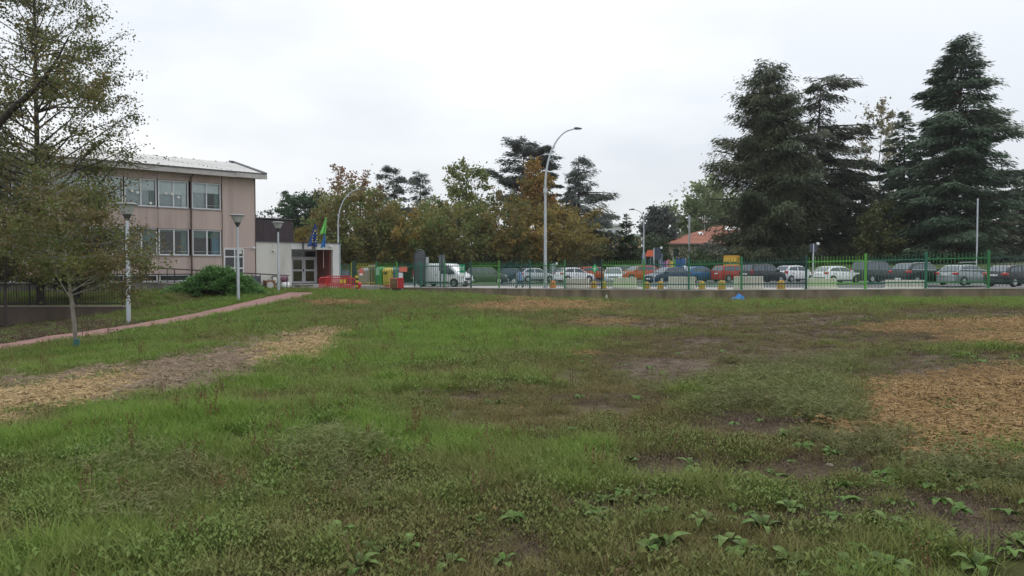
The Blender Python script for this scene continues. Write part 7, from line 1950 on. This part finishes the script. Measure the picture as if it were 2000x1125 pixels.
dock_me = [leaf_blade('leaf', L_, W_, dock_m[i % 3], ar, seed=i) for i, (L_, W_, ar) in enumerate(((.20, .085, .7), (.17, .09, .45), (.24, .085, .9), (.14, .08, .3), (.19, .075, 1.1), (.16, .10, .55)))]
DOCK = [(1120, 885, 1.0), (1250, 862, 1.0), (1298, 868, 1.1), (1350, 917, .9), (1540, 860, 1.0), (1625, 890, 1.0), (1230, 905, .9), (1145, 930, 1.1), (1165, 1020, .9), (1255, 985, 1.0), (1285, 1010, 1.0), (1300, 1075, 1.1), (1265, 1080, .9), (1420, 1065, 1.1), (1455, 1085, 1.0), (1375, 1025, 1.0),
        (1490, 1040, 1.15), (1545, 1000, .9), (1540, 1110, 1.1), (1655, 1118, 1.1), (1735, 1115, 1.1), (1735, 1035, 1.15), (1850, 1050, .9), (1905, 1115, 1.2), (1985, 1070, 1.0), (660, 1050, 1.0), (700, 1118, 1.1), (730, 1080, 1.0), (790, 1080, 1.1), (880, 1112, .9), (655, 820, .9), (730, 1000, .8), (860, 880, .8), (985, 1105, .9), (1180, 985, .8), (560, 900, .8)]
rd = random.Random(11)
sides = ('left', 'right')
def dlabel(px, py):
    v = 'nearest the bottom edge' if py > 1090 else 'in the foreground' if py > 980 else 'further up the field'
    return v
used = set()
for i, (px, py, sc) in enumerate(DOCK):
    p = ground_hit(px, py)
    nl_ = rd.randint(5, 8)
    t_ = empty('dock_plant', (p[0], p[1], p[2] + .01), rd.random() * 6, None, 'weed plant', 'broad leaved dock plants in the grass')
    t_['_n'] = nl_
    t_['_p'] = (float(px), float(py))
    for k in range(nl_):
        az = k * 2.4 + rd.random() * .8
        s_ = .56 * sc * rd.uniform(.75, 1.2)
        o_ = link_mesh('leaf', dock_me[rd.randrange(6)], t_, (.012 * cos(az), .012 * sin(az), .012), (rd.uniform(-.3, .3), -rd.uniform(.05, .7), az), (s_, s_, s_))
docks = [o for o in COL.objects if o.name.split('.')[0] == 'dock_plant']
order = sorted(docks, key=lambda o: (o['_p'][1]))
ordn = ['first', 'second', 'third', 'fourth', 'fifth', 'sixth', 'seventh', 'eighth', 'ninth', 'tenth', 'eleventh', 'twelfth']
rows = [order[i:i + 12] for i in range(0, len(order), 12)]
rown = ['band farthest up the field', 'middle band of the foreground', 'band nearest the bottom edge']
for rw, rn in zip(rows, rown):
    for j, o in enumerate(sorted(rw, key=lambda o: o['_p'][0])):
        o['label'] = 'green dock plant, %s from the left in the %s' % (ordn[j], rn)
for o in docks:
    del o['_n']; del o['_p']
# stones lying in the bare soil
st_m = mat('pale_stone', (.26, .22, .175), .9, var=.25, scale=5, bump=.3)
for i, (px, py, s_, lab) in enumerate(((1388, 789, 0.030, 'tan pebble lying above the bare soil patch'), (1432, 851, 0.036, 'flat pale stone at the lower edge of the bare soil patch'), (1621, 910, 0.027, 'small orange brown stone below the tallest dock on soil'), (1678, 978, 0.030, 'pale stone on the soil right of the feathery weeds'), (1622, 1030, 0.030, 'grey tan stone right of a big dock in the foreground'), (1182, 995, 0.024, 'small pale stone among docks in the foreground'))):
    p = ground_hit(px, py); q = MB(); r_ = np.random.default_rng(i)
    q.lathe([(s_ * .5, 0), (s_ * r_.uniform(.9, 1.1), s_ * .25), (s_ * .8, s_ * .55), (s_ * .3, s_ * .75)], 9)
    for k in range(len(q.v)): q.v[k] = (q.v[k][0] * 1.35 * (1 + .2 * (r_.random() - .5)), q.v[k][1] * (1 + .2 * (r_.random() - .5)), q.v[k][2])
    tag(q.build('stone', st_m, None, smooth=60, loc=p, rot=(0, 0, i)), lab, 'stone', 'stones in the bare soil')
